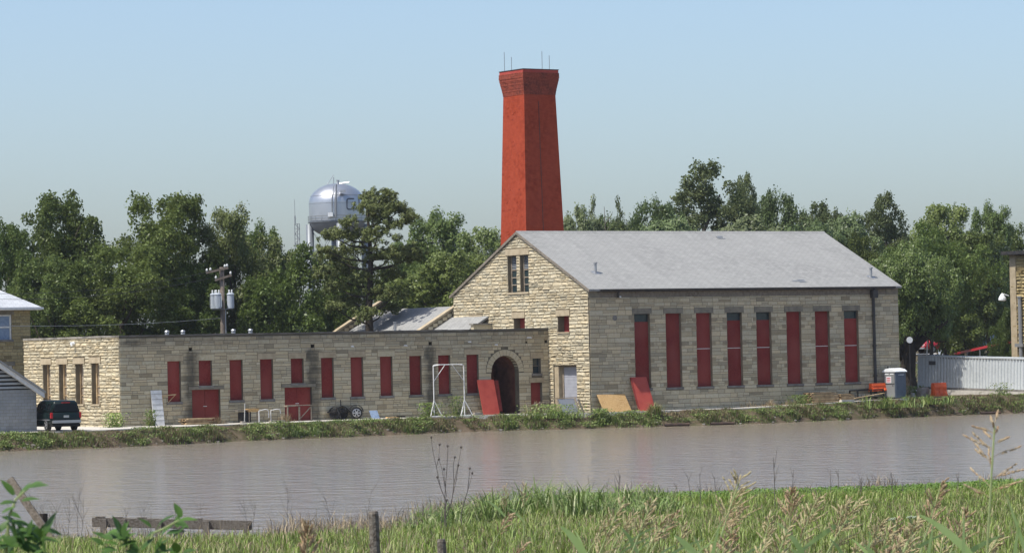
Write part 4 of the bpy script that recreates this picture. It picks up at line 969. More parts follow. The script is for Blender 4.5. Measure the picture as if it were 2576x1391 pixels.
m = MB(); m.prism([(-SW, SH_+0.003), (0, SH_+0.003), (-SW/2, SH_+SA)], 1, 0.12, 5.9); m.build('gable_backing', M['black'], shed)  # black core puts the shadow between the slats into the colour
for k in range(10):
    z = SH_+0.08+k*0.25; hwid = (SW/2)*(1-(z-SH_)/SA)-0.35
    if hwid < 0.2: break
    m = MB(); m.hexa([(-SW/2-hwid, -0.02, z), (-SW/2+hwid, -0.02, z), (-SW/2+hwid, 0.10, z+0.1), (-SW/2-hwid, 0.10, z+0.1), (-SW/2-hwid, -0.02, z+0.035), (-SW/2+hwid, -0.02, z+0.035), (-SW/2+hwid, 0.10, z+0.135), (-SW/2-hwid, 0.10, z+0.135)]); m.build('slat', M['offwhite'], shed)
sl3 = SA/(SW/2)
for sgn in (1, -1):
    X = (lambda x: x) if sgn > 0 else (lambda x: -SW-x)
    m = MB(); P = []
    for th in (0.0, 0.13):
        for xx, yy in ((0.45, -0.5), (-SW/2, -0.5), (-SW/2, 6.4), (0.45, 6.4)): P.append((X(xx), yy, SH_+0.02+(-xx)*sl3+th+0.03))
    m.hexa(P); m.build('roof', M['roof'], shed)
    m = MB(); P = []
    for th in (-0.30, -0.002):
        for xx, yy in ((0.42, -0.36), (-SW/2, -0.36), (-SW/2, -0.04), (0.42, -0.04)): P.append((X(xx), yy, SH_+0.02+(-xx)*sl3+th+0.03))
    m.hexa(P); m.build('soffit', M['white_paint'], shed)

rb = at_depth(2545, 760, 300); rl = loc(rb)
blk = thing('stone_block_building', 'flat roofed yellow stone building cut off by the right edge', 'building', world(rl.x, rl.y, 0), TH)
gb = gloc(rl.x, rl.y); bt_ = at_depth(2545, 636, 300).z-AZ
frB = lambda s, v, d: (-d, -s, v)                       # its lit wall faces -x and comes towards us
BO = [(2.35, 3.9, bt_-3.1, bt_-1.0), (6, 7.6, bt_-3.1, bt_-1.0), (2.35, 3.9, bt_-8.2, bt_-6.3)]
m = MB(); wall_shell(m, frB, 0, 12, gb-0.5, [(0, bt_-0.2), (12, bt_-0.2)], BO, 0.4); m.box(0.41, 10, -12, 0, gb-0.5, bt_-0.25); m.build('wall', M['mortar'], blk)
rs_ = random.Random(41); st = lay_stones(rs_, 0, 12, gb-0.3, [(0, bt_-0.22), (12, bt_-0.22)], BO+[(a-0.2, b_+0.2, vb, vb+0.35) for a, b_, va, vb in BO], (0.24, 0.36), (0.5, 1.2), split=0.1)
set_stones([([s for s in st if s[0] < 5], frB, 0.09, 1.0, 1.0), ([s for s in st if s[0] >= 5], frB, 0.09, 1.0, 0.01)], M['yellow_stone'], blk, rs_, 200)
for a, b_, va, vb in BO:
    m = MB(); m.box(0.25, 0.29, -b_, -a, va, vb); wdw = m.build('window', M['glass'], blk)
    m = MB(); m.box(0.12, 0.248, -a-0.14, -a, va, vb); m.box(0.12, 0.248, -b_, -b_+0.14, va, vb); m.box(0.12, 0.248, -b_+0.14, -a-0.14, (va+vb)/2-0.06, (va+vb)/2+0.06); m.build('window_frame', M['wood'], wdw)
    m = MB(); m.box(-0.12, 0.2, -b_-0.15, -a+0.15, va-0.16, va-0.003); m.build('sill', M['lintel'], wdw)
    m = MB(); m.box(-0.08, 0.2, -b_-0.2, -a+0.2, vb+0.003, vb+0.34); m.build('lintel', M['lintel'], wdw)
m = MB(); m.box(-0.75, 10, -12.5, 0.4, bt_-0.19, bt_+0.12); m.build('roof', M['dark_metal'], blk)
m = MB(); m.box(-0.15, 0.0, -0.75, 0.0, gb, bt_-0.2); m.build('corner_strip', M['lintel'], blk)
m = MB(); m.tube([(-0.25, -1.3, gb), (-0.25, -1.3, bt_-3.9)], 0.17, 8); m.tube([(-0.25, -1.3, bt_-3.9), (-0.25, -1.3, bt_-3.75)], 0.22, 8); m.box(-0.45, -0.1, -1.75, -0.75, bt_-8.1, bt_-7.8); m.build('service_mast', M['galv'], blk)
m = MB(); m.tube([(-0.1, 0.25, bt_-3.7), (-0.75, 0.35, bt_-3.5)], 0.06, 6); m.lathe([(0.02, 0.5), (0.16, 0.36), (0.32, 0.08), (0.34, -0.1), (0.2, -0.2)], 12, (-0.75, 0.35, bt_-3.95)); m.build('wall_lamp', M['white_plastic'], blk)
# ------------------------------------------------------------------ trees
def crown_mesh(name, seed, H, Rw, mat, nl=34, per=46, leaves=9, lsize=0.27, base=0.12, top=0.0, spire=0, loose=1.0, tone=(1, 1, 1)):
    """crown of leaf faces on many lobes; trunk and limbs reach to the lobes. Returns (crown mesh object, trunk mesh object)"""
    rg = np.random.default_rng(seed); rp = random.Random(seed)
    lob = []; big = []
    nb = max(6, nl//5)
    for k in range(nb):                         # main masses
        z = base+0.05+(0.86-base)*((k+0.5)/nb)**0.8
        env = math.sqrt(max(0.02, 1-((z-0.42)/0.60)**2)) if z > 0.42 else 0.72+0.28*(z-base)/(0.42-base+1e-6)
        a = k*2.4+rp.uniform(-0.5, 0.5); rr = env*rp.uniform(0.30, 0.72)
        big.append((Vector((rr*Rw*math.cos(a), rr*Rw*math.sin(a), z*H*0.95-0.05*H)), Rw*rp.uniform(0.34, 0.50)))
    for p, r in big:                            # leafy boughs on each mass
        for _ in range(max(6, int(nl*2.6/nb))):
            d = Vector((rp.gauss(0, 1), rp.gauss(0, 1), rp.gauss(0.35, 0.9))).normalized()
            lob.append((p+d*r*rp.uniform(0.65, 1.12), Rw*rp.uniform(0.085, 0.17), Vector((1, 1, rp.uniform(0.6, 0.95)))))
        lob.append((p, r*0.8, Vector((1, 1, 0.9))))
    for k in range(spire):
        a = rp.uniform(0, 2*math.pi); rr = rp.uniform(0.05, 0.95)*Rw*0.72
        zt = H*(0.985-0.22*(rr/(Rw*0.72))**1.7)*rp.uniform(0.95, 1.0)
        lob.append((Vector((rr*math.cos(a), rr*math.sin(a), zt-0.045*H)), Rw*rp.uniform(0.08, 0.14), Vector((0.95, 0.95, rp.uniform(1.0, 1.7)))))
    P, Nn = [], []
    for p, r, sc in lob:
        n = int(per*0.95*(r/(0.13*Rw))**1.5)
        d = rg.normal(size=(n, 3)); d[:, 2] += 0.25; d /= np.linalg.norm(d, axis=1, keepdims=True)
        rad = r*(0.45+0.6*rg.random((n, 1))**0.6)
        c = np.array(p)+d*rad*np.array(sc)
        for kk in range(max(4, leaves//2)):
            off = rg.normal(size=(n, 3))*0.15*loose
            P.append(c+off); Nn.append(d*0.7+np.array([-0.42, -0.42, 0.50])+rg.normal(size=(n, 3))*0.48)
    P = np.concatenate(P); Nn = np.concatenate(Nn)
    t = rg.uniform(0.78, 1.2, (len(P), 1))*np.array(tone)[None]*np.array([1, 1, 1])
    V, Lp, tot, tint = leafquads(P, Nn, rg.uniform(0.7, 1.3, len(P))*lsize*0.82, t, rg)
    o = np_mesh('crown', V, Lp, tot, mat, tint)
    m = MB(); bend = [Vector((rp.uniform(-.2, .2), rp.uniform(-.2, .2), 0))*k for k in range(6)]
    tp = [bend[k]+Vector((0, 0, H*0.8*k/5-0.3*(k == 0))) for k in range(6)]
    r0 = 0.026*H
    m.tube(tp, [r0*1.25]+[r0*(1-0.17*k) for k in range(1, 6)], 8)
    for p, r in big:
        zz = max(base*H*0.6, p.z*rp.uniform(0.45, 0.72)); k = min(4, int(zz/(H*0.16))); s = tp[k].lerp(tp[k+1], zz/(H*0.16)-k)
        mid = s.lerp(p, 0.5)+Vector((0, 0, -0.04*H)); m.tube([s, mid, p], [r0*0.36, r0*0.24, r0*0.08], 5, False)
    tr = m.build('trunk', M['bark'], None, True)
    return o, tr
KINDS = {}
def kind(key, name, **kw):
    o, t = crown_mesh(name, **kw); o.parent = None
    KINDS[key] = (o.data, t.data, kw['H'], kw['Rw'], name)
    bpy.data.objects.remove(o); bpy.data.objects.remove(t)
kind('dense1', 'broadleaf_tree', seed=1, H=16, Rw=6, mat=M['leaf'], nl=44, per=60, leaves=9, lsize=0.33, spire=8)
kind('dense2', 'broadleaf_tree', seed=2, H=16, Rw=6, mat=M['leaf'], nl=40, per=76, leaves=9, lsize=0.33, spire=9, tone=(0.92, 0.97, 0.95))
kind('dense3', 'broadleaf_tree', seed=3, H=15, Rw=5.4, mat=M['leaf'], nl=40, per=70, leaves=9, lsize=0.33, spire=6, tone=(1.05, 1.02, 0.95))
kind('olive', 'broadleaf_tree', seed=4, H=13, Rw=5.0, mat=M['leaf_olive'], nl=40, per=64, leaves=10, lsize=0.25, spire=4, loose=0.9)
kind('poplar', 'poplar_tree', seed=5, H=20, Rw=5.2, mat=M['leaf_light'], nl=34, per=52, leaves=8, lsize=0.33, base=0.2, spire=16, loose=1.1)
kind('pale1', 'poplar_tree', seed=6, H=14, Rw=5, mat=M['leaf_light'], nl=36, per=62, leaves=8, lsize=0.33, spire=14, base=0.1)
kind('pale2', 'poplar_tree', seed=7, H=14, Rw=5.5, mat=M['leaf_light'], nl=40, per=60, leaves=8, lsize=0.33, spire=10, base=0.08, tone=(0.85, 0.95, 0.85))
kind('thin', 'poplar_tree', seed=8, H=13, Rw=3.0, mat=M['leaf_light'], nl=14, per=22, leaves=7, lsize=0.3, spire=10, base=0.3, tone=(0.95, 0.95, 1.0))
kind('shade', 'shade_tree', seed=9, H=12, Rw=8, mat=M['leaf'], nl=54, per=60, leaves=9, lsize=0.34, base=0.56, spire=3, tone=(1.05, 1.1, 1.0))
kind('bush', 'broadleaf_tree', seed=10, H=7, Rw=4.2, mat=M['leaf_olive'], nl=36, per=60, leaves=9, lsize=0.24, base=0.02, spire=2, tone=(0.95, 1.1, 1.0), loose=0.8)
_first = {}
def tree(key, px, py, wpx, depth, label, group=None, rz=None, sink=0.0):
    """crown centre px, top py, crown width in frame units at that distance"""
    cr, tr, H, Rw, name = KINDS[key]
    pt = at_depth(px, py, depth); g = gz(pt.x, depth)-sink; sz = (pt.z-g)/H*1.0
    rr = wpx*depth/FPX/2/Rw
    t = thing(name, label, 'tree', (pt.x, depth, g), R.uniform(0, 6.28) if rz is None else rz, group)
    t.scale = (rr, rr, sz)
    c = bpy.data.objects.new('crown', cr); C.objects.link(c); c.parent = t
    k = bpy.data.objects.new('trunk', tr); C.objects.link(k); k.parent = t
    return t
GL = 'trees behind the stone wing'; GR = 'trees behind the stone hall'
T = [
 ('dense2', 20, 535, 190, 268, 'dark broadleaf tree cut by the left edge above the house roof', GL),
 ('dense1', 175, 449, 250, 272, 'tallest dark leafy tree on the left, above the white hip roof', GL),
 ('dense3', 395, 453, 260, 266, 'rounded dark tree with two high tops left of the utility pole', GL),
 ('olive', 585, 500, 210, 270, 'olive green leafy tree just above the utility pole', GL),
 ('dense2', 660, 540, 170, 288, 'tree with a thin branch reaching right towards the radio mast', GL),
 ('bush', 705, 650, 250, 266, 'low fluffy olive tree right of the utility pole', GL),
 ('dense1', 120, 620, 260, 256, 'lower dark tree behind the house and wing end', GL),
 ('dense3', 310, 590, 270, 257, 'lower dark tree behind the wing between house and utility pole', GL),
 ('dense2', 480, 640, 230, 265, 'lower dark tree behind the utility pole transformers', GL),
 ('olive', 858, 618, 130, 282, 'olive tree hiding the legs of the water tower left of the pine', GL),
 ('bush', 830, 690, 180, 272, 'low dark bushy tree at the foot of the tall pine, on its left', GL),
 ('dense2', 1085, 508, 220, 290, 'broadleaf tree between the tall pine and the chimney, nearer the pine', GR),
 ('dense1', 1205, 548, 200, 284, 'broadleaf tree touching the left side of the chimney', GR),
 ('dense3', 1110, 610, 230, 275, 'lower leafy tree above the rear parapet roof', GR),
 ('dense2', 1010, 640, 200, 280, 'dark tree just right of the pine trunk', GR),
 ('pale1', 1455, 500, 130, 300, 'pale tree touching the right side of the chimney', GR),
 ('pale2', 1530, 528, 150, 314, 'low pale tree behind the two thin poplars', GR),
 ('thin', 1492, 478, 70, 305, 'sparse pale poplar with open twigs right of the chimney', GR),
 ('thin', 1553, 482, 66, 304, 'narrow poplar standing alone in the gap right of the chimney', GR),
 ('pale2', 1640, 482, 150, 302, 'pale tree left of the tallest poplar', GR),
 ('poplar', 1785, 370, 235, 306, 'tallest pale poplar above the middle of the hall roof', GR),
 ('poplar', 1872, 405, 110, 312, 'slim upright shoot of poplar right of the tallest one', GR),
 ('pale2', 1952, 462, 150, 320, 'poplar with a pointed top right of the tallest poplar', GR),
 ('pale1', 2065, 492, 170, 318, 'pale tree above the right end of the hall ridge', GR),
 ('poplar', 2225, 455, 150, 305, 'second tallest pale poplar above the right slope of the hall roof', GR),
 ('pale2', 2140, 520, 190, 300, 'pale rounded tree left of the second tallest poplar', GR),
 ('dense3', 2370, 488, 190, 322, 'tree with ragged top right of the second tallest poplar', GR),
 ('dense2', 2478, 492, 150, 330, 'dark ragged tree near the upper right edge of the wood', GR),
 ('dense1', 2570, 540, 150, 335, 'dark tree cut by the right edge above the stone block', GR),
 ('dense3', 2425, 560, 190, 318, 'bright yellow green tree left of the stone block building', GR),
 ('pale1', 1560, 545, 200, 290, 'lower pale tree peeping over the roof right of the chimney', GR),
 ('pale2', 1700, 530, 220, 290, 'lower pale tree peeping over the roof under the tallest poplar', GR),
 ('pale1', 1880, 525, 240, 288, 'lower pale tree peeping over the roof right of the middle', GR),
 ('pale2', 2030, 540, 200, 286, 'lower pale tree peeping over the right end of the ridge', GR),
 ('olive', 2165, 575, 170, 284, 'olive tree rising along the right roof slope', GR),
 ('shade', 2330, 610, 270, 284, 'spreading shade tree over the white container', GR),
 ('dense1', 2500, 640, 240, 385, 'dark tree far behind the container near the stone block', GR),
 ('dense2', 2440, 690, 260, 395, 'dark tree far behind the parked red pickup', GR),
 ('dense1', 2330, 700, 220, 402, 'farthest dark tree behind the big trunk', GR),
 ('bush', 2525, 790, 80, 304, 'low leafy tree beside the stone block building', GR),
]
T = [(a[0], a[1], a[2], a[3]*1.3, a[4], a[5], a[6]) for a in T]
for a in T: tree(*a)
# the near shade tree with the thick dark trunk beside the container
st_ = tree('shade', 2300, 640, 300, 272, 'large shade tree with thick leaning dark trunk between hall and container', None, 1.0)
for c in list(st_.children):
    if c.name.startswith('trunk'): bpy.data.objects.remove(c)
pb_ = at_depth(2284, 974, 272); lx = pb_.x-st_.location.x
m = MB(); sx_ = 1/st_.scale[0]; sz_ = 1/st_.scale[2]; rinv = Matrix.Rotation(-1.0, 3, 'Z')
def tl(dx, dy, z): v = rinv @ Vector((dx*sx_, dy*sx_, 0)); return Vector((v.x, v.y, z*sz_))
m.tube([tl(lx+0.15, 0, -0.5), tl(lx+0.05, 0, 0.4), tl(lx, 0, 1.6), tl(lx+0.1, 0, 3.2), tl(lx+0.4, 0.2, 4.6), tl(0.9, 0.3, 6.6)], [0.95*sx_, 0.74*sx_, 0.62*sx_, 0.6*sx_, 0.46*sx_, 0.2*sx_], 10)
m.tube([tl(lx, 0, 2.6), tl(lx-0.9, 0.1, 4.3), tl(lx-1.6, 0.3, 6.2)], [0.42*sx_, 0.32*sx_, 0.16*sx_], 8)
m.tube([tl(lx+0.2, 0, 3.4), tl(lx+1.6, -0.2, 4.7), tl(lx+3.2, -0.4, 5.8)], [0.3*sx_, 0.22*sx_, 0.1*sx_], 8)
m.build('trunk', M['bark_dark'], st_, True)

# the tall pine in front of the water tower
pd = 262; pt = at_depth(925, 480, pd); pg = gz(pt.x, pd); PH = pt.z-pg
pine = thing('pine_tree', 'tall dark pine with flat layered boughs standing before the silver water tower', 'tree', (pt.x, pd, pg))
rg = np.random.default_rng(77); rp = random.Random(77)
m = MB(); tk = [Vector((0.12*math.sin(k*1.3), 0.1*math.cos(k), PH*0.93*k/8-0.3*(k == 0))) for k in range(9)]
m.tube(tk, [0.46-0.047*k for k in range(9)], 9)
P, Nn = [], []
bough = []
sc_ = pd/FPX
def hz(py): return at_depth(925, py, pd).z-pg
# (tip offset in frame units, tip height py, spread)
BO_ = [(-20, 492, 28), (18, 490, 26), (45, 520, 26), (5, 505, 36), (-38, 520, 30), (62, 528, 24), (80, 548, 24), (25, 535, 36), (-10, 540, 40), (-60, 560, 28), (55, 565, 34), (88, 556, 16), (-85, 590, 26), (-105, 592, 18), (-40, 590, 34), (20, 590, 36), (-60, 625, 34), (-105, 640, 28), (-118, 628, 18), (60, 640, 40), (95, 634, 30), (115, 640, 20), (10, 640, 32), (-75, 672, 34), (-120, 680, 26), (45, 690, 30), (90, 655, 22), (-30, 700, 34), (-95, 720, 30), (-60, 752, 34), (15, 735, 32), (60, 740, 26), (-100, 770, 24), (30, 775, 26), (-20, 790, 28)]
BO_ = [((max(dx+24, 4) if py < 552 else dx+8), py, spx*(0.8 if py < 575 else 1.0)) for dx, py, spx in BO_]
for dx, py, spx in BO_:
    z = hz(py); x = dx*sc_; y = rp.uniform(-1, 1)*max(0.8, 2.6-abs(x)*0.4)
    tip = Vector((x, y, z)); zs_ = max(2, z-rp.uniform(0.5, 1.4)); k = min(7, int(zs_/(PH*0.93/8))); s = tk[k]
    s = Vector((s.x, s.y, min(zs_, PH*0.9)))
    m.tube([s, s.lerp(tip, 0.5)+Vector((0, 0, -0.25)), tip], [0.09, 0.06, 0.02], 5, False)
    bough.append((tip, spx*sc_))
for tip, sp in bough:
    n = int(30*(sp/0.85)**1.5)+8
    d = rg.normal(size=(n, 3))*np.array([sp*0.62, sp*0.7, sp*0.27])
    c = np.array(tip)+d
    for kk in range(26):
        off = rg.normal(size=(n, 3)); off /= np.linalg.norm(off, axis=1, keepdims=True); P.append(c+off*0.22*rg.random((n, 1))**0.4); Nn.append(off*0.5+rg.normal(size=(n, 3))*0.5+np.array([-.35, -.35, 0.4]))
P = np.concatenate(P); Nn = np.concatenate(Nn)
V, Lp, tot, tint = leafquads(P, Nn, rg.uniform(0.18, 0.34, len(P)), np.repeat(rg.uniform(0.8, 1.3, (len(P), 1)), 3, 1), rg, 0.3)
np_mesh('crown', V, Lp, tot, M['needles'], tint, False, pine)
m.build('trunk', M['bark_dark'], pine, True)
# the bare forked twigs above the sparse poplar
for px, py, lb in ((1520, 520, 'bare grey dead treetop between the two thin poplars'), (1600, 545, 'bare grey dead treetop right of the narrow poplar')):
    q = at_depth(px, py, 303); g = gz(q.x, 303); m = MB(); rp = random.Random(px)
    h = q.z-g; m.tube([(0, 0, 0), (0.1, 0, h*0.7), (0, 0, h)], [0.16, 0.07, 0.02], 5)
    for k in range(9):
        z = h*rp.uniform(0.62, 0.96); a = rp.uniform(0, 6.28); l = rp.uniform(0.6, 1.6); m.tube([(0, 0, z), (math.cos(a)*l*0.5, math.sin(a)*l*0.5, z+l*0.6), (math.cos(a)*l*0.8, math.sin(a)*l*.8, z+l*1.2)], [0.04, 0.025, 0.01], 4, False)
    t = thing('bare_tree', lb, 'tree', (q.x, 303, g)); m.build('trunk', M['wood_grey'], t)

# ------------------------------------------------------------------ far bank weeds
G_GREEN = np.array([(0.13, 0.19, 0.040), (0.17, 0.23, 0.055), (0.08, 0.13, 0.034), (0.23, 0.26, 0.09)])
G_TAN = np.array([(0.24, 0.185, 0.10), (0.19, 0.135, 0.08), (0.30, 0.24, 0.14)])
G_BROWN = np.array([(0.13, 0.10, 0.07), (0.17, 0.125, 0.09)])
def u_to_x(u, yl): return AX+u*cT-yl*sT, AY+u*sT+yl*cT
def wave(x, ks, ph): return sum(np.sin(x*k+p) for k, p in zip(ks, ph))/len(ks)
def bank_mesh(name, n, seed, pal, sel, hr, wr, d0, d1, lean=(0.1, 0.7), x0=-36, x1=44):
    rg = np.random.default_rng(seed)
    x = rg.uniform(x0, x1, n*3); d = d0+(d1-d0)*rg.random(n*3)
    keep = rg.random(n*3) < sel(x, d); x, d = x[keep][:n], d[keep][:n]; n = len(x)
    y = y_far(x)+d/0.83
    hm = 0.7+1.1*wave(x+0.7*d, (0.9, 2.7, 6.3), (1, 2, 0.5))
    h = rg.uniform(*hr, n)*np.clip(hm, 0.2, 2.1)*np.clip(1.3-0.5*d, 0.25, 1)
    base = np.stack([x, y, ground_z(x, y)-0.03], 1)
    c = pal[rg.integers(0, len(pal), n)]*rg.uniform(0.75, 1.25, (n, 1))
    return blades(base, h, rg.uniform(*wr, n), rg.uniform(0, 6.28, n), rg.uniform(*lean, n), c)
def join(parts):
    o = 0; Vs, Ls, Ts, Cs = [], [], [], []
    for V, Lp, tot, c in parts: Vs.append(V); Ls.append(Lp+o); Ts.append(tot); Cs.append(c); o += len(V)
    return np.concatenate(Vs), np.concatenate(Ls), np.concatenate(Ts), np.concatenate(Cs)
gsel = lambda x, d: np.clip(0.62+0.5*wave(x, (0.35, 0.83, 1.9), (0, 1, 2))+0.15*np.sin(d*2), 0.05, 1)
tsel = lambda x, d: np.clip(0.45-0.6*wave(x, (0.35, 0.83, 1.9), (0, 1, 2))+0.5*(x > 20), 0.03, 1)
PR = [bank_mesh('', 42000, 1, G_GREEN, gsel, (0.12, 0.5), (0.03, 0.065), 0.15, 2.3),
      bank_mesh('', 9000, 2, G_GREEN*1.25, lambda x, d: 0*x+1, (0.06, 0.2), (0.03, 0.06), -0.25, 0.9, (0.3, 0.9))]
# leafy weeds: clouds of small leaves
rg = np.random.default_rng(5); nW = 420; x = rg.uniform(-36, 44, nW); d = rg.uniform(0.2, 2.2, nW); k_ = rg.random(nW) < gsel(x, d); x, d = x[k_], d[k_]
y = y_far(x)+d/0.83; z = ground_z(x, y); P = []; 
for xi, yi, zi in zip(x, y, z):
    h = rg.uniform(0.15, 0.55)*np.clip(1.35-0.5*(yi-float(y_far(xi)))*0.83, 0.25, 1); n = 90
    P.append(np.stack([xi+rg.normal(size=n)*0.26, yi+rg.normal(size=n)*0.22, zi+h*rg.random(n)**0.7], 1))
P = np.concatenate(P)
V, Lp, tot, tint = leafquads(P, rg.normal(size=P.shape)*0.7+np.array([-0.2, -0.3, 0.7]), rg.uniform(0.06, 0.14, len(P)), G_GREEN[rg.integers(0, 4, len(P))]*rg.uniform(0.8, 1.4, (len(P), 1)), rg)
PR.append((V, Lp, tot, tint))
V, Lp, tot, c = join(PR); tag(np_mesh('bank_weeds', V, Lp, tot, M['blade'], c), kind='stuff')
V, Lp, tot, c = join([bank_mesh('', 40000, 3, G_TAN*0.9, tsel, (0.15, 0.55), (0.02, 0.045), 0.2, 2.4), bank_mesh('', 16000, 4, G_BROWN*0.8, tsel, (0.12, 0.4), (0.02, 0.05), 0.0, 1.5, (0.3, 1.0))])
tag(np_mesh('dry_grass', V, Lp, tot, M['blade'], c), kind='stuff')
# tall clumps one can tell apart on the far bank
def clump(name, label, u, yl, n, h, w_, pal, wd, group=None, leaf=0, cat='weed clump'):
    p = world(u, yl); g = gz(p.x, p.y); rg = np.random.default_rng(int(abs(u*100))+n)
    base = np.stack([rg.normal(size=n)*w_*0.45, rg.normal(size=n)*w_*0.3, np.full(n, -0.05)], 1)
    parts = [blades(base, rg.uniform(0.25, 1.0, n)*h*(0.75+0.35*np.sin(base[:, 0]*4+1)), rg.uniform(*wd, n), rg.uniform(0, 6.28, n), rg.uniform(0.25, 1.25, n), pal[rg.integers(0, len(pal), n)]*rg.uniform(0.6, 1.3, (n, 1)))]
    if leaf:
        P = np.stack([rg.normal(size=leaf)*w_*0.42, rg.normal(size=leaf)*w_*0.35, h*0.95*rg.random(leaf)**0.7], 1)
        parts.append(leafquads(P, rg.normal(size=P.shape)*0.6+np.array([-0.2, -0.3, 0.7]), rg.uniform(0.08, 0.17, leaf), pal[rg.integers(0, len(pal), leaf)]*rg.uniform(0.75, 1.4, (leaf, 1)), rg))
    V, Lp, tot, c = join(parts); o = np_mesh(name, V, Lp, tot, M['blade'], c); o.location = (p.x, p.y, g)
    return tag(o, label, cat, group)
def uy(px, py, yl): q = wl(px, py, yl); return q.x
clump('tall_grass', 'bright green tall grass before the orange barrier and portable toilet', uy(2225, 1005, -2.6), -2.6, 700, 1.15, 2.6, G_GREEN*1.2, (0.04, 0.08))
clump('tall_grass', 'bright green tall grass at the foot of the right orange barrier', uy(2330, 1005, -1.9), -1.9, 520, 0.95, 2.2, G_GREEN*1.2, (0.04, 0.08))
clump('tall_grass', 'tan plumed grass clump against the foot of the long leaning red board', uy(1645, 1040, -2.4), -2.4, 380, 1.15, 0.9, np.concatenate([G_TAN*1.3, G_GREEN*1.3]), (0.02, 0.05))
clump('green_shrub', 'dark green leafy weed in front of the plywood sheet', uy(1512, 1040, -1.6), -1.6, 60, 1.0, 0.8, G_GREEN, (0.03, 0.06), None, 700, 'shrub')
clump('green_shrub', 'green leafy weeds in front of the small wooden sawhorses', uy(1390, 1045, 0.2), 0.2, 500, 0.95, 2.3, G_GREEN*1.2, (0.04, 0.07), None, 900, 'shrub')
clump('green_shrub', 'pale green leafy weed at the wing corner beside the vehicle', uy(288, 1080, 3.3), 3.3, 80, 1.05, 0.8, G_GREEN*1.5, (0.03, 0.06), None, 500, 'shrub')
clump('green_shrub', 'small dark weed left of the white leaning panel', uy(379, 1060, 3.6), 3.6, 40, 1.2, 0.45, G_GREEN*0.9, (0.03, 0.06), None, 260, 'shrub')
clump('green_shrub', 'leafy weeds around the left leg of the white frame', uy(1080, 1045, 3.6), 3.6, 60, 1.1, 0.9, G_GREEN, (0.03, 0.06), None, 500, 'shrub')
clump('green_shrub', 'faint leafy weed against the wall inside the white frame', uy(1150, 1030, 4.4), 4.4, 40, 1.5, 0.7, G_GREEN*0.9, (0.03, 0.05), None, 300, 'shrub')
clump('dry_weed', 'tan dry weed beside the brown workbench and pipe hoops', uy(712, 1060, 3.4), 3.4, 260, 0.9, 0.9, G_TAN*0.9, (0.015, 0.03))
clump('dry_weed', 'brown dry weed in front of the left red double door', uy(545, 1060, 3.4), 3.4, 240, 0.85, 0.8, G_TAN*0.8, (0.015, 0.03))
clump('dry_weed', 'tan dry weed in front of the small red door', uy(1345, 1020, 2.6), 2.6, 300, 1.3, 0.8, G_TAN, (0.015, 0.03))
clump('dry_weed', 'pale dry grass against the long wall under its middle windows', uy(1930, 1010, -1.1), -1.1, 600, 0.85, 3.0, G_TAN*1.1, (0.015, 0.03))
clump('green_shrub', 'grey green weeds left of the tall lumber stack', uy(2010, 1000, -1.4), -1.4, 150, 0.8, 1.2, G_GREEN*0.9, (0.03, 0.05), None, 400, 'shrub')
clump('green_shrub', 'dark green bush beside the toilet under the big trunk', uy(2300, 965, 3.4), 3.4, 60, 0.9, 1.0, G_GREEN, (0.03, 0.06), None, 500, 'shrub')
clump('green_shrub', 'thin grey green weed before the container foundation', uy(2520, 990, -0.2), -0.2, 80, 1.0, 1.1, G_GREEN*0.9, (0.03, 0.05), None, 200, 'shrub')

# ------------------------------------------------------------------ near bank grass
rg = np.random.default_rng(9)
def near_pts(n, y0, y1, power=1.0):
    y = y0+(y1-y0)*rg.random(n)**power; x = rg.uniform(-1, 1, n)*(0.158*y+2.5); return x, y
n = 170000; x, y = near_pts(n, 34, 122); yn = y_near(x); t = yn-y
dens = np.clip(0.9+0.3*wave(x+0.5*y, (0.5, 1.3, 2.9), (0, 1, 2)), 0.25, 1)*np.where(t > 0.4, 1, 0)
left = (x < -1.5)&(y > 74+2.5*np.sin(x*1.1)); dens = np.where(left, dens*0.22, dens)
k_ = rg.random(n) < dens; x, y, t, left = x[k_], y[k_], t[k_], left[k_]; n = len(x)
patch = wave(x*0.8+0.3*y, (0.7, 1.6, 3.3), (0.4, 2, 1))
edge = (x > 3)&(t < 16)
h = (0.07+0.26*rg.random(n)**1.5)*(1+0.45*patch)+np.where(edge, 0.10, 0)
pal = np.array([(0.17, 0.245, 0.04), (0.22, 0.29, 0.06), (0.125, 0.19, 0.035), (0.28, 0.315, 0.11)])
c = pal[rg.integers(0, 4, n)]*rg.uniform(0.75, 1.25, (n, 1))
c = np.where((rg.random(n) < 0.11+0.16*(patch < -0.15))[:, None], np.array([0.33, 0.275, 0.15])*rg.uniform(0.7, 1.2, (n, 1)), c)
c = np.where(edge[:, None], c*np.array([1.0, 1.05, 0.85]), c)
V, Lp, tot, cc = blades(np.stack([x, y, ground_z(x, y)-0.02], 1), h, rg.uniform(0.009, 0.021, n)*(0.6+y/110), rg.uniform(0, 6.28, n), rg.uniform(0.15, 0.95, n), c)
PRT = [(V, Lp, tot, cc)]
n = 26000; x = rg.uniform(1, 20, n); y = y_near(x)-0.3-rg.random(n)*6                # clover-like edge at the right
P = np.stack([x, y, ground_z(x, y)+rg.random(n)*0.32], 1)
PRT.append(leafquads(P, rg.normal(size=P.shape)*0.5+np.array([-.2, -.2, 0.8]), rg.uniform(0.05, 0.10, n), np.array([0.115, 0.20, 0.03])*rg.uniform(0.7, 1.4, (n, 1)), rg))
V, Lp, tot, cc = join(PRT); tag(np_mesh('meadow_grass', V, Lp, tot, M['blade'], cc), kind='stuff')
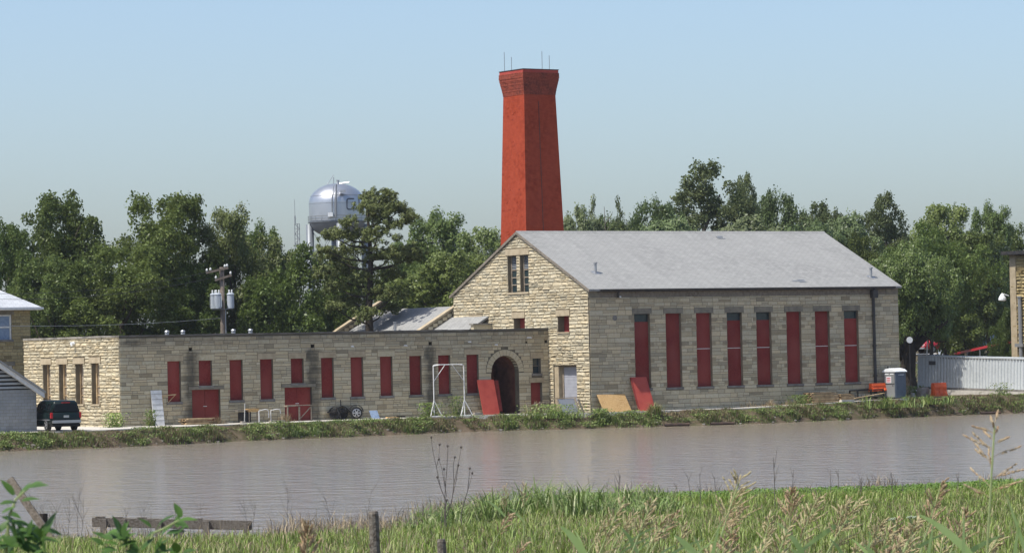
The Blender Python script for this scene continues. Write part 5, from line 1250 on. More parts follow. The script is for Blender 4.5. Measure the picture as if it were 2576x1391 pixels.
# taller blade clump mid frame
cx_ = rg.uniform(1000, 1700, 34); cd_ = rg.uniform(82, 106, 34); ci_ = rg.integers(0, 34, 4200); n = 4200; px_ = cx_[ci_]+rg.normal(size=n)*19; dd = cd_[ci_]+rg.normal(size=n)*0.5; ch_ = rg.uniform(0.6, 1.25, 34)[ci_]
x = (px_-1288)*dd/FPX+0.0; h = rg.uniform(0.3, 0.95, n)*ch_*(0.65+0.55*np.sin(np.clip((px_-1000)/700, 0, 1)*math.pi))
pal = np.array([(0.15, 0.225, 0.055), (0.20, 0.27, 0.08), (0.10, 0.16, 0.04), (0.31, 0.34, 0.16)])
V, Lp, tot, cc = blades(np.stack([x, dd, ground_z(x, dd)-0.03], 1), h, rg.uniform(0.025, 0.05, n), rg.uniform(0, 6.28, n), rg.uniform(0.3, 1.5, n), pal[rg.integers(0, 4, n)]*rg.uniform(0.75, 1.3, (n, 1)))
tag(np_mesh('coarse_grass', V, Lp, tot, M['blade'], cc), kind='stuff')
# dry stems along the near waterline
n = 40000; x = np.concatenate([rg.uniform(-17, 0.5, int(n*0.85)), rg.uniform(0.5, 20, n-int(n*0.85))]); y = y_near(x)-0.2-np.where(x < -1, rg.random(n)*24-2.5, rg.random(n)*1.5)
cl = 0.6+0.5*wave(x, (1.1, 2.7, 5.1), (0, 1, 2))+0.25*np.sin(y); k_ = rg.random(n) < np.clip(cl, 0.1, 1); x, y = x[k_], y[k_]; n = len(x)
h = (0.2+0.8*rg.random(n)**1.7)*(0.75+0.45*wave(x+0.3*y, (0.8, 2.2), (2, 0)))
px_ = 1288+8774.8*x/y; h = h*np.where(px_ < 660, np.where(rg.random(n) < 0.93, 0.5, 0.95), 1.0)
pal = np.array([(0.34, 0.26, 0.15), (0.20, 0.165, 0.13), (0.44, 0.35, 0.21), (0.12, 0.10, 0.085)])
V, Lp, tot, cc = blades(np.stack([x, y, ground_z(x, y)-0.02], 1), h, rg.uniform(0.013, 0.026, n), rg.uniform(0, 6.28, n), rg.uniform(0.05, 0.8, n), pal[rg.integers(0, 4, n)]*rg.uniform(0.8, 1.25, (n, 1)))
tag(np_mesh('dry_stems', V, Lp, tot, M['blade'], cc), kind='stuff')
# ------------------------------------------------------------------ things on the apron (hall coordinates, u along the walls, y towards the pond is negative)
def at_wall(name, label, cat, px, py, yl, rz=0.0, dz=0.0, group=None):
    q = wl(px, py, yl); z = max(gloc(q.x, yl), 0.035+max(0, 0.02*(q.x-12)) if yl > -1.5 or q.x < -5 else -9)+dz
    return thing(name, label, cat, world(q.x, yl, z), TH+rz, group)
def leaning(name, label, cat, px0, px1, pyb, yl, out, h, th, mat, lift=0.0, group=None):
    """sheet with its bottom edge between px0 and px1 at plane yl, leaning back by `out` over height h"""
    a = wl(px0, pyb, yl).x; b_ = wl(px1, pyb, yl).x; z = 0.037+max(0, 0.02*(a-12))+lift
    t = thing(name, label, cat, world(a, yl, z), TH, group)
    w_ = b_-a; n = Vector((0, -h, out)).normalized()*th
    m = MB(); m.hexa([(0, 0, 0), (w_, 0, 0), (w_, -n.y*-1*0+0-n.y, 0.0), (0, -n.y, 0.0), (0, out, h), (w_, out, h), (w_, out-n.y, h+n.z*0), (0, out-n.y, h)])
    m.build('sheet', mat, t); return t, w_
# white panel leaning on the wing
t, w_ = leaning('insulation_board', 'tall off white panel leaning on the wing wall near its left corner', 'panel', 388, 415, 1080, 4.55, 0.38, 2.3, 0.05, M['white_paint'])
m = MB()
for k in range(6):
    f = 0.14+k*0.15; m.box(0.02, w_-0.02, 0.38*f-0.012, 0.38*f+0.0, 2.3*f, 2.3*f+0.018)
m.build('panel_seam', M['sill'], t)
t = at_wall('leaning_stick', 'thin pale stick leaning in front of the white panel', 'stick', 396, 1078, 3.7); m = MB(); m.tube([(0, 0, 0), (-0.35, 0.45, 0.95)], 0.03, 5); m.build('stick', M['offwhite'], t)
t = at_wall('timber_bracket', 'pale timber bracket beside the white panel under the first window', 'bracket', 413, 1062, 4.7)
m = MB(); m.bar((-0.05, 0.1, 1.93), (0.95, 0.05, 2.0), 0.06, 0.06); m.bar((0.35, 0.12, 1.45), (0.9, 0.08, 1.97), 0.035, 0.035); m.bar((-0.02, 0.15, 0), (0.0, 0.12, 1.95), 0.05, 0.05); m.build('timber', M['lumber'], t)
# small plank pile before the left double door
def plank_pile(name, label, px, py, yl, w_, layers, dpt=1.0, group=None, rz=0.0, seed=0):
    t = at_wall(name, label, 'lumber', px, py, yl, rz, 0, group); rp = random.Random(seed); z = 0.0
    for k in range(layers):
        m = MB()
        if k % 2 == 0:
            for yy in (0.05, dpt*0.5, dpt-0.15):
                s = rp.uniform(-0.12, 0.12); m = MB(); m.box(s, w_*0.97+s, yy, yy+0.1, z, z+0.09); m.build('plank', M['lumber'], t)
            z += 0.092
        else:
            nn = max(3, int(dpt/0.16))
            for j in range(nn):
                s = rp.uniform(-0.15, 0.15); yy = j*dpt/nn; e = rp.uniform(0.62, 1.0)
                m = MB(); m.box(s, w_*e+s, yy+0.01, yy+dpt/nn-0.015, z, z+0.035+rp.uniform(0, 0.01)); m.build('plank', M['lumber'], t)
            z += 0.05
    return t
plank_pile('plank_pile', 'low pile of pale planks before the left red double door', 472, 1081, 3.3, 2.1, 6, 1.0, None, 0.05, 1)
# workbench and hoops
t = at_wall('workbench', 'low brown workbench with dark cabinet between the two double doors', 'workbench', 602, 1075, 4.0)
m = MB(); m.box(0.55, 1.35, -0.3, 0.3, 0.72, 0.92); m.build('bench_top', M['plywood'], t)
m = MB(); m.box(-0.25, 0.55, -0.3, 0.3, 0.80, 0.86); m.build('side_shelf', M['wood_grey'], t)
m = MB(); m.box(0.05, 0.8, -0.2, 0.25, 0.04, 0.719); m.build('cabinet', M['black'], t)
for x in (0.6, 1.22): m = MB(); m.box(x, x+0.07, -0.25, -0.18, 0, 0.719); m.build('leg', M['wood'], t)
m = MB(); m.tube([(0.15, -0.45, 0), (0.25, -0.38, 1.3)], 0.03, 5); m.build('pole', M['offwhite'], t)
t = at_wall('pipe_hoop', 'thin bent pipe hoops standing between the bench and the right double door', 'pipe frame', 652, 1070, 3.6)
for x in (0.0, 0.9):
    m = MB(); m.tube([(x, 0, 0), (x, 0.0, 0.78), (x+0.5, 0, 0.86), (x+0.68, 0, 0.82), (x+0.74, 0, 0.7), (x+0.74, 0, 0.3 if x == 0 else 0.55)], 0.03, 6); m.build('hoop', M['white_paint'], t)
for px, py, yl, a, sx2 in ((617, 1082, 3.0, 'small pale block on the apron below the workbench', 0.3), (690, 1078, 2.9, 'low pale plank lying on the apron below the pipe hoops', 1.1)):
    t = at_wall('stone_offcut', a, 'offcut', px-8, py, yl); m = MB(); m.box(0, sx2, 0, 0.3, 0, 0.13); tb_ = m.build('block', M['limerock'], t, False, 0.02)
# timber sawhorse table by the right double door
t = at_wall('timber_trestle', 'rough timber trestle table standing before the right red double door', 'trestle', 722, 1072, 3.4)
q1 = 1.95
m = MB(); m.hexa([(0, -0.1, 0.98), (0.95, -0.1, 1.02), (0.95, 0.35, 1.02), (0, 0.35, 0.98), (0, -0.1, 1.08), (0.95, -0.1, 1.1), (0.95, 0.35, 1.1), (0, 0.35, 1.08)]); m.build('board', M['wood'], t)
m = MB(); m.box(0.955, q1, -0.1, 0.3, 1.03, 1.08); m.build('board', M['wood'], t)
for x, b2 in ((0.03, 0.08), (0.9, 0.11), (q1-0.1, 0.06)): m = MB(); m.box(x, x+b2, -0.05, 0.03, 0, 0.975); m.build('leg', M['wood'], t)
m = MB(); m.bar((1.05, 0.0, 0.2), (q1-0.05, 0.0, 0.98), 0.06, 0.05); m.build('brace', M['wood'], t)
# two axle trailer seen end on
t = at_wall('utility_trailer', 'black utility trailer with bright wheel and round fenders beside the wing', 'trailer', 851, 1066, 3.9, 0.35)
def wheel(t, c, r, wd, ax=(0, 1, 0), rimr=0.6, spokes=6, rim='chrome'):
    ax = Vector(ax).normalized(); c = Vector(c); m = MB()
    m.tube([c-ax*wd/2, c-ax*wd*0.42, c+ax*wd*0.42, c+ax*wd/2], [r*0.9, r, r, r*0.9], 20); ty = m.build('wheel', M['tyre'], t, False)
    s = ax.cross(Vector((0, 0, 1))).normalized(); u = s.cross(ax)
    m = MB(); f = c-ax*(wd/2+0.006)
    m.tube([f, f-ax*0.012], [r*rimr*0.34, r*rimr*0.3], 10)
    for k in range(spokes):
        a = 2*math.pi*k/spokes; d = s*math.cos(a)+u*math.sin(a); e = s*-math.sin(a)+u*math.cos(a)
        m.add([f+d*0.2*r+e*0.07*r, f+d*0.2*r-e*0.07*r, f+d*rimr*r-e*0.1*r, f+d*rimr*r+e*0.1*r, f+d*0.2*r+e*0.07*r-ax*0.01, f+d*0.2*r-e*0.07*r-ax*0.01, f+d*rimr*r-e*0.1*r-ax*0.01, f+d*rimr*r+e*0.1*r-ax*0.01], [(0, 1, 2, 3), (4, 5, 6, 7), (0, 4, 7, 3), (1, 2, 6, 5)])
    for k in range(20):
        a, b_ = 2*math.pi*k/20, 2*math.pi*(k+1)/20; da, db = s*math.cos(a)+u*math.sin(a), s*math.cos(b_)+u*math.sin(b_)
        m.add([f+da*rimr*r*0.92-ax*0.012, f+db*rimr*r*0.92-ax*0.012, f+db*rimr*r*1.04, f+da*rimr*r*1.04], [(0, 1, 2, 3)])
    m.build('rim', M[rim], ty); return ty
wheel(t, (1.72, -0.2, 0.42), 0.41, 0.26, (0.7, 0.71, 0), 0.66, 6); wheel(t, (1.2, 0.6, 0.38), 0.38, 0.24, (0.7, 0.71, 0), rim='black'); wheel(t, (0.3, 0.5, 0.38), 0.38, 0.24, (0.9, 0.3, 0), rim='black')
def fender(c, r, w_, rz):
    m = MB(); ca, sa = math.cos(rz), math.sin(rz)
    for k in range(9):
        a = math.pi*(0.02+k/8*0.96); x, z = r*math.cos(a), r*math.sin(a)
        for yy in (-w_/2, w_/2): m.v.append((c[0]+x*ca-yy*sa, c[1]+x*sa+yy*ca, c[2]+z))
    for k in range(8): m.f.append((2*k, 2*k+1, 2*k+3, 2*k+2))
    o = m.build('fender', M['black'], t); md = o.modifiers.new('thick', 'SOLIDIFY'); md.thickness = 0.03
fender((1.76, -0.12, 0.46), 0.52, 0.34, -0.75); fender((1.2, 0.62, 0.44), 0.46, 0.32, -0.75); fender((0.32, 0.5, 0.42), 0.46, 0.3, -1.2)
m = MB(); m.box(0.0, 2.0, 0.25, 0.95, 0.46, 0.56); m.bar((0.1, 0.3, 0.5), (-0.35, -0.2, 0.85), 0.07, 0.07); m.bar((0.3, 0.2, 0.5), (-0.2, -0.4, 0.1), 0.05, 0.05); m.build('chassis', M['black'], t)
leaning('leaning_sheet', 'small blue grey sheet leaning low against the wing wall', 'sheet', 936, 956, 1061, 3.7, 0.35, 0.55, 0.03, M['blue_sheet'])
# scraps on the apron
for px, yl, mt, sx2, sy2, h, lb in ((975, 3.5, 'plywood', 0.9, 0.4, 0.08, 'short tan board on the apron right of the blue sheet'), (1045, 3.7, 'wood_grey', 1.3, 0.25, 0.1, 'grey plank on the apron left of the white frame'), (1000, 3.9, 'black', 0.7, 0.3, 0.14, 'dark scrap on the apron between blue sheet and white frame'), (1195, 3.3, 'limerock', 0.7, 0.4, 0.2, 'small pale rubble piece right of the white frame foot')):
    t = at_wall('scrap_board', lb, 'scrap', px, 1055, yl); m = MB(); m.hexa([(0, 0, 0), (sx2, 0.04, 0), (sx2, sy2, 0), (0.05, sy2, 0), (0.02, 0, h), (sx2-.03, 0.05, h*0.8), (sx2-.1, sy2, h), (0.08, sy2-.03, h)]); m.build('board', M[mt], t)
# white pipe frame
t = at_wall('pipe_gantry', 'tall white pipe gantry frame standing before the wing windows', 'frame', 1092, 1050, 3.2)
W2 = 2.52; m = MB()
for yy in (-0.28, 0.28): m.tube([(0, 0, 3.46), (0.3, yy, 3.54), (W2-0.35, yy, 3.54), (W2, 0, 3.46)], 0.035, 6)
for k in range(5): m.tube([(0.45+k*0.4, -0.28, 3.54), (0.45+k*0.4, 0.28, 3.54)], 0.02, 4)
m.build('top_rail', M['white_paint'], t)
for x in (0.02, W2-0.02):
    m = MB(); m.tube([(x, 0, 0), (x, 0, 3.44)], 0.038, 6); m.build('post', M['white_paint'], t)
    m = MB(); m.tube([(x, 0, 1.1), (x-0.45, -0.25, 0)], 0.032, 6); m.tube([(x, 0, 1.1), (x+0.5, -0.25, 0.0)], 0.032, 6); m.tube([(x, 0, 1.1), (x+0.05, 0.6, 0.0)], 0.032, 6); m.tube([(x-0.45, -0.25, 0.03), (x+0.5, -0.25, 0.03)], 0.035, 6); m.build('foot', M['white_paint'], t)
for x0, x1 in ((0.02, 0.95), (W2-0.02, W2-0.95)): m = MB(); m.tube([(x0, 0, 2.4), (x1, 0, 3.5)], 0.025, 5); m.build('brace', M['white_paint'], t)
# red sheets
t, w_ = leaning('red_board', 'bright red board leaning on the wall left of the arch', 'board', 1217, 1258, 1050, 4.1, 0.72, 2.42, 0.06, M['redboard_bright'])
m = MB(); m.hexa([(w_*0.85, 0.42, 0.2), (w_+0.5, 0.42, 0.2), (w_+0.5, 0.48, 0.2), (w_*0.85, 0.48, 0.2), (w_*0.85, 0.78, 2.36), (w_+0.42, 0.78, 2.36), (w_+0.42, 0.84, 2.36), (w_*0.85, 0.84, 2.36)]); o = m.build('rear_sheet', M['redboard'], t)
t, w_ = leaning('red_board', 'long bright red board leaning on the long wall under its first window', 'board', 1611, 1650, 1042, -1.14, 1.05, 2.36, 0.07, M['redboard_bright'])
m = MB(); m.box(-0.07, -0.003, 0.0, 0.10, 0.0, 0.1); P = [(-0.07, 0.0, 0), (-0.004, 0.0, 0), (-0.004, 0.12, 0), (-0.07, 0.12, 0), (-0.07, 1.0, 2.34), (-0.004, 1.0, 2.34), (-0.004, 1.09, 2.34), (-0.07, 1.09, 2.34)]; m = MB(); m.hexa(P); m.build('edge_batten', M['redboard'], t)
t, w_ = leaning('plywood_sheet', 'tan plywood sheets leaning low at the near corner of the long wall', 'plywood', 1520, 1590, 1042, -0.95, 0.85, 1.22, 0.03, M['plywood'])
m = MB(); m.hexa([(w_*0.72, 0.05, 0.0), (w_+0.06, 0.0, 0), (w_+0.06, 0.03, 0), (w_*0.72, 0.09, 0), (w_*0.62, 0.84, 1.08), (w_-0.25, 0.84, 1.0), (w_-0.25, 0.87, 1.0), (w_*0.62, 0.88, 1.08)]); m.build('offcut', M['lumber'], t)
# sawhorses and shutter by the gable door
t = at_wall('timber_rack', 'row of low rough timber sawhorses between the small red door and the gable', 'sawhorses', 1327, 1046, 2.2)
m = MB(); m.bar((-0.1, 0, 0.52), (1.9, 0, 0.82), 0.09, 0.05); m.build('rail', M['wood'], t)
m = MB(); m.bar((0.0, -0.1, 0.22), (1.85, -0.1, 0.3), 0.09, 0.05); m.build('rail', M['wood'], t)
for x in (0.0, 0.72, 0.95, 1.55, 1.8): m = MB(); m.bar((x, -0.12, 0), (x+(0.12 if x in (0.95, 1.8) else -0.05), 0.02, 0.8), 0.09, 0.06); m.build('leg', M['wood'], t)
t, w_ = leaning('grey_shutter', 'weathered grey sheet propped in a timber frame before the gable door', 'sheet', 1416, 1458, 1044, 0.15, 0.55, 0.98, 0.04, M['galv'])
for x in (-0.09, w_+0.02): m = MB(); m.bar((x, -0.04, 0), (x-0.05, 0.5, 1.02), 0.09, 0.07); m.build('frame_post', M['wood'], t)
m = MB(); m.bar((-0.6, 0.56, 1.03), (w_+0.2, 0.56, 1.05), 0.05, 0.05); m.build('frame_rail', M['lumber'], t)
t = at_wall('timber_post', 'short leaning timber post at the corner of the gable', 'post', 1468, 1048, -0.4); m = MB(); m.bar((0, 0, 0), (-0.15, 0.4, 0.95), 0.12, 0.1); m.build('post', M['wood_grey'], t)
# lumber and clutter at the right end
plank_pile('lumber_stack', 'tall stack of rough lumber before the right end of the long wall', 2046, 1013, -1.55, 2.5, 12, 1.1, None, 0.02, 4)
plank_pile('lumber_stack', 'smaller lumber stack between the tall stack and the black rack', 2116, 1010, -1.2, 1.3, 8, 0.9, None, 0.04, 9)
t = at_wall('black_rack', 'low black steel rack under the left orange barrier', 'rack', 2158, 1000, -1.0, 0, 0.12)
m = MB()
for a, b_ in (((0, 0, 0.62), (2.4, 0, 0.66)), ((0, 0, 0.1), (2.4, 0, 0.12)), ((0, 0, 0), (0, 0, 0.66)), ((1.25, 0, 0), (1.25, 0, 0.66)), ((2.4, 0, 0), (2.4, 0, 0.66)), ((0, 0.9, 0.62), (2.4, 0.9, 0.66)), ((0, 0, 0.62), (0, 0.9, 0.62)), ((2.4, 0, 0.66), (2.4, 0.9, 0.66)), ((0, 0.9, 0), (0, 0.9, 0.62)), ((2.4, 0.9, 0), (2.4, 0.9, 0.62))): m.bar(a, b_, 0.08, 0.08)
m.build('rack_frame', M['black'], t)
for k in range(5):
    m = MB(); x = 0.2+k*0.42; m.box(x, x+0.3, 0.25, 0.6, 0.12+0.04*(k % 2), 0.34); m.build('stored_block', M['limerock'], t)
rq = t.location.copy()
t = at_wall('loose_plank', 'long pale plank lying across the weeds before the black rack', 'plank', 2150, 1010, -1.75, 0.0, 0.25); m = MB(); m.bar((0, 0, 0.02), (2.9, 0.1, 0.34), 0.2, 0.04); m.build('plank', M['lumber'], t)
t = at_wall('pale_curb_block', 'pale concrete block on the apron edge below the lumber stacks', 'block', 2118, 1018, -1.95, 0.02); m = MB(); m.box(0, 1.2, 0, 0.3, -0.1, 0.22); m.build('block', M['concrete'], t, False, 0.02)
def barrier(label, px, py, yl, w_, h, dz, rz=0.0):
    t = at_wall('orange_barrier', label, 'barrier', px, py, yl, rz, dz, 'orange plastic barriers')
    pr = [(-0.28, 0), (-0.28, 0.12*h), (-0.2, 0.3*h), (-0.17, 0.62*h), (-0.2, 0.66*h), (-0.14, h), (0.14, h), (0.2, 0.66*h), (0.17, 0.62*h), (0.2, 0.3*h), (0.28, 0.12*h), (0.28, 0)]
    m = MB(); m.prism(pr, 0, 0, w_); m.build('shell', M['orange'], t, False, 0.015)
    n = 3
    for k in range(n):
        x0, x1 = w_*(k+0.08)/n, w_*(k+0.92)/n
        m = MB(); m.hexa([(x0, -0.285, 0.14*h), (x1, -0.285, 0.14*h), (x1, -0.2, 0.14*h), (x0, -0.2, 0.14*h), (x0+.05, -0.215, 0.42*h), (x1-.05, -0.215, 0.42*h), (x1-.05, -0.15, 0.42*h), (x0+.05, -0.15, 0.42*h)]); m.build('rib', M['orange'], t)
        m = MB(); m.box(x0+0.05, x1-0.05, -0.212, -0.15, 0.50*h, 0.60*h); m.build('rib', M['orange'], t)
    m = MB(); m.box(-0.05, -0.003, -0.1, 0.1, 0.1*h, 0.75*h); m.build('connector', M['orange'], t)
    return t
barrier('orange plastic barrier lying on the black rack left of the portable toilet', 2190, 986, -0.55, 1.62, 0.58, 0.62)
barrier('taller orange plastic barrier standing in tall grass before the white container', 2347, 1001, 1.0, 1.35, 1.0, -0.08, 0.12)
# portable toilet
q = wl(2252, 985, -1.0); tz = gloc(q.x, -1.0); t = thing('portable_toilet', 'grey portable toilet with white domed roof at the end of the long wall', 'portable toilet', world(q.x, -1.0, tz+0.02), TH+0.16)
m = MB(); m.box(-0.58, 0.58, -0.58, 0.58, 0.1, 1.98); m.build('cabin', M['toilet_blue'], t, False, 0.03)
m = MB(); m.box(-0.62, -0.583, -0.5, 0.5, 0.16, 1.92); d = m.build('door', M['toilet_grey'], t)
m = MB(); m.box(-0.635, -0.622, -0.48, 0.48, 1.1, 1.15); m.box(-0.635, -0.622, -0.36, -0.3, 0.95, 1.05); m.build('handle', M['black'], d)
m = MB(); m.box(-0.632, -0.622, -0.18, 0.28, 1.2, 1.66); sg = m.build('sign', M['white_plastic'], d)
m = MB()
for k in range(3):
    for j in range(3): m.box(-0.638, -0.633, -0.12+j*0.13, -0.02+j*0.13, 1.25+k*0.13, 1.34+k*0.13)
m.build('print', M['red_print'], sg)
m = MB()
for j, (a, b_) in enumerate(((-0.42, -0.08), (0.05, 0.42))): m.box(-0.63, -0.622, a, b_, 1.82, 1.88)
m.build('lettering', M['white_plastic'], d)
m = MB()
for a, b_ in ((-0.3, -0.24), (-0.16, 0.08), (0.1, 0.34)): m.box(a, b_, -0.592, -0.582, 1.76, 1.80)
m.build('lettering', M['white_plastic'], t)
m = MB(); pr = [(-0.66, 1.98), (-0.66, 2.03), (-0.4, 2.2), (0, 2.27), (0.4, 2.2), (0.66, 2.03), (0.66, 1.98)]; m.prism(pr, 0, -0.66, 0.66); m.build('roof', M['white_plastic'], t, False, 0.02)
m = MB(); m.tube([(-0.35, 0.35, 2.1), (-0.35, 0.35, 2.42)], 0.055, 8); m.build('vent_pipe', M['black'], t)
m = MB()
for yy in (-0.45, 0.35): m.box(-0.75, 0.75, yy, yy+0.12, -0.02, 0.1)
m.build('skid', M['black'], t)
# blocks and rubble between toilet and barrier
for px, py, yl, s, lb in ((2318, 992, 1.6, (1.0, 0.6, 0.62), 'large pale stone block left of the right orange barrier'), (2294, 990, 1.5, (0.5, 0.4, 0.26), 'small pale stone block left of the large one'), (2330, 985, 3.0, (0.45, 0.4, 0.3), 'small pale stone behind the large block')):
    t = at_wall('stone_block', lb, 'stone block', px, py, yl, 0.1); m = MB(); m.hexa([(0, 0, -0.1), (s[0], 0.03, -0.1), (s[0]-.02, s[1], -0.1), (0.04, s[1], -0.1), (0.08, 0.05, s[2]), (s[0]-.12, 0.05, s[2]*0.96), (s[0]-.1, s[1]-.08, s[2]), (0.1, s[1]-.05, s[2]*0.95)]); m.build('block', M['limerock'], t, False, 0.03)
t = at_wall('loose_slab', 'white broken slab lying right behind the portable toilet', 'slab', 2298, 972, 4.0, 0, 0.25); m = MB(); m.hexa([(0, 0, 0), (0.7, 0, 0.02), (0.75, 0.4, 0.02), (0.05, 0.4, 0), (0, 0, 0.1), (0.7, 0, 0.14), (0.75, 0.4, 0.12), (0.05, 0.4, 0.1)]); m.build('slab', M['white_plastic'], t)
# shipping container on its pad
CA = at_depth(2309, 977, 273); CB = at_depth(2576, 985.5, 267); dv = (CB-CA); ang = math.atan2(dv.y, dv.x); tl_ = math.atan2(dv.z, math.hypot(dv.x, dv.y))
con = thing('shipping_container', 'long pale grey corrugated container standing on a concrete pad at the right', 'container', CA, ang); con.rotation_euler = (0, -tl_, ang)
LC, HC, DC = 12.2, 2.6, 2.44
m = MB(); xs = []; x = 0.12; ph = 0
while x < LC-0.12: xs.append((x, (0, 0, 0.045, 0.045)[ph % 4])); x += (0.11, 0.05, 0.07, 0.05)[ph % 4]; ph += 1
for (xa_, da), (xb2, db) in zip(xs[:-1], xs[1:]): m.add([(xa_, da, 0.16), (xb2, db, 0.16), (xb2, db, HC-0.12), (xa_, da, HC-0.12)], [(0, 1, 2, 3)])
m.build('corrugated_side', M['container'], con)
m = MB(); m.box(0, LC, 0.06, DC, 0.14, HC-0.02); m.build('box_body', M['container'], con)
m = MB(); m.box(0, LC, -0.03, 0.058, HC-0.118, HC); m.box(-0.02, 0.115, -0.03, 0.058, 0, HC-0.12); m.box(LC-0.115, LC, -0.03, 0.058, 0.001, HC-0.12); m.build('top_rail', M['container'], con)
m = MB(); m.box(0.116, LC-0.116, -0.02, 0.058, 0.0, 0.155); m.build('bottom_rail', M['sill'], con)
m = MB(); m.box(1.0, 1.62, -0.025, 0.0, HC-0.72, HC-0.42); m.build('vent', M['sill'], con)
for k in range(4): m = MB(); m.box(1.03, 1.59, -0.034, -0.026, HC-0.70+k*0.07, HC-0.66+k*0.07); m.build('vent_slat', M['black'], con)
m = MB()
for k in range(40): x = 2.0+k*0.255; m.add([(x, -0.034, HC-0.12), (x+0.13, -0.034, HC-0.12), (x+0.065, -0.034, HC-0.24)], [(0, 1, 2)]); 
m.build('edge_trim', M['sill'], con)
pad = thing('concrete_pad', 'long pale concrete foundation under the container', 'foundation', CA, ang); pad.rotation_euler = (0, -tl_, ang)
m = MB(); m.box(-0.3, 13, -0.5, DC+0.4, -0.85, -0.022); m.build('slab', M['concrete'], pad)
for x in (0.2, 4, 8, 11.6): m = MB(); m.box(x, x+0.3, -0.2, DC, -0.0219, -0.001); m.build('shim', M['wood_grey'], pad)
# pipes on the far waterline
for px, py, ln, r, rz, lb in ((1672, 1070, 1.75, 0.11, -0.08, 'rusty pipe at the water edge below the leaning red board'), (1788, 1067, 1.7, 0.10, -0.04, 'second rusty pipe at the water edge under the middle windows'), (2468, 1040, 1.6, 0.1, 0.03, 'dark log at the water edge under the container')):
    P0 = onz(px, py, 0.12); t = thing('shore_pipe', lb, 'pipe', (P0.x, P0.y+0.15, 0.15), 0.32+rz); m = MB()
    n = 12; m.tube([(0, 0, 0), (ln, 0, 0)], r, n, False); m.tube([(0, 0, 0), (ln, 0, 0)], r*0.8, n, False)
    for k in range(n):
        a, b_ = 2*math.pi*k/n, 2*math.pi*(k+1)/n
    m.build('pipe', M['rust'], t)
# rubble on the far bank
t_ = []; q = onz(775, 1102, 0.2); rp = random.Random(4); m = MB()
for k in range(60):
    x, y = q.x+rp.gauss(0, 0.55), q.y+0.6+rp.gauss(0, 0.4); z = gz(x, y); s = rp.uniform(0.06, 0.2)
    P = [(x+dx*s*rp.uniform(.6, 1.2), y+dy*s*rp.uniform(.6, 1.2), z+dz_*s*rp.uniform(.6, 1.1)+0.02) for dz_ in (-0.5, 0.9) for dx, dy in ((-1, -1), (1, -1), (1, 1), (-1, 1))]; m.hexa(P)
tag(m.build('rubble', M['limerock']), kind='stuff')
m = MB()
for k in range(150):
    x = rp.uniform(-33, 43); y = float(y_far(x))+rp.uniform(0.0, 0.9); z = gz(x, y); s = rp.uniform(0.03, 0.09)
    P = [(x+dx*s*rp.uniform(.6, 1.8), y+dy*s, z+dz_*s*rp.uniform(.6, 1.1)+0.02) for dz_ in (-0.5, 0.7) for dx, dy in ((-1, -1), (1, -1), (1, 1), (-1, 1))]; m.hexa(P)
tag(m.build('shore_debris', M['limerock']), kind='stuff')
for k, (px, py) in enumerate(((2255, 1052), (2330, 1046), (2440, 1040), (690, 1098), (1620, 1070))):
    P0 = onz(px, py, 0.2); rp = random.Random(k); m = MB(); l = rp.uniform(1.0, 1.8)
    m.tube([(0, 0, 0), (l*0.5, 0.2, 0.2), (l, 0.3, 0.45)], [0.03, 0.025, 0.01], 4); m.tube([(l*0.5, 0.2, 0.2), (l*0.7, 0.1, 0.5)], [0.02, 0.008], 4); m.tube([(l*0.2, 0.05, 0.06), (l*0.1, -0.1, 0.3)], [0.02, 0.008], 4)
    lb = ['dead branch at the water edge under the tall grass by the toilet', 'dead branch at the water edge below the right orange barrier', 'dead branch at the water edge left of the dark log', 'dead branch on the left bank below the pipe hoops', 'dead branch at the water edge left of the first rusty pipe'][k]
    t = thing('dead_branch', lb, 'branch', (P0.x, P0.y+0.3, gz(P0.x, P0.y+0.3)+0.1), 0.3+rp.uniform(-0.5, 0.5)); m.build('branch', M['wood_grey'], t)

# ------------------------------------------------------------------ vehicles
def loft(m, rings):
    n = len(rings[0]); o = len(m.v)
    for r_ in rings: m.v += [tuple(p) for p in r_]
    for i in range(len(rings)-1):
        for k in range(n): m.f.append((o+i*n+k, o+i*n+(k+1) % n, o+(i+1)*n+(k+1) % n, o+(i+1)*n+k))
    m.f.append(tuple(o+k for k in reversed(range(n)))); m.f.append(tuple(o+(len(rings)-1)*n+k for k in range(n)))
def section(y, w0, w1, z0, z1, c=0.1):
    return [(-w0+c, y, z0), (w0-c, y, z0), (w0, y, z0+c), (w1, y, z1-c), (w1-c, y, z1), (-w1+c, y, z1), (-w1, y, z1-c), (-w0, y, z0+c)]
gp = onz(168, 1085, 1.03)
suv = thing('parked_suv', 'dark green SUV parked beside the lit end of the stone wing', 'car', (gp.x, gp.y, 1.06), 0.47)     # +y is its front
m = MB(); loft(m, [section(0.02, 0.86, 0.90, 0.50, 1.12, 0.08), section(0.10, 0.95, 0.97, 0.42, 1.16, 0.1), section(1.2, 0.97, 0.98, 0.36, 1.17, 0.1), section(3.3, 0.97, 0.97, 0.36, 1.15, 0.1), section(3.6, 0.97, 0.96, 0.38, 1.12, 0.1), section(4.8, 0.95, 0.90, 0.42, 1.05, 0.12), section(5.1, 0.82, 0.78, 0.5, 0.95, 0.1)])
body = m.build('body', M['green_car'], suv, True)
m = MB(); loft(m, [section(0.12, 0.92, 0.74, 1.13, 1.78, 0.06), section(0.36, 0.93, 0.76, 1.13, 1.90, 0.09), section(2.3, 0.93, 0.77, 1.13, 1.92, 0.09), section(2.9, 0.92, 0.74, 1.13, 1.86, 0.08), section(3.65, 0.9, 0.86, 1.12, 1.2, 0.03)])
cabn = m.build('cabin', M['green_car'], suv, True)
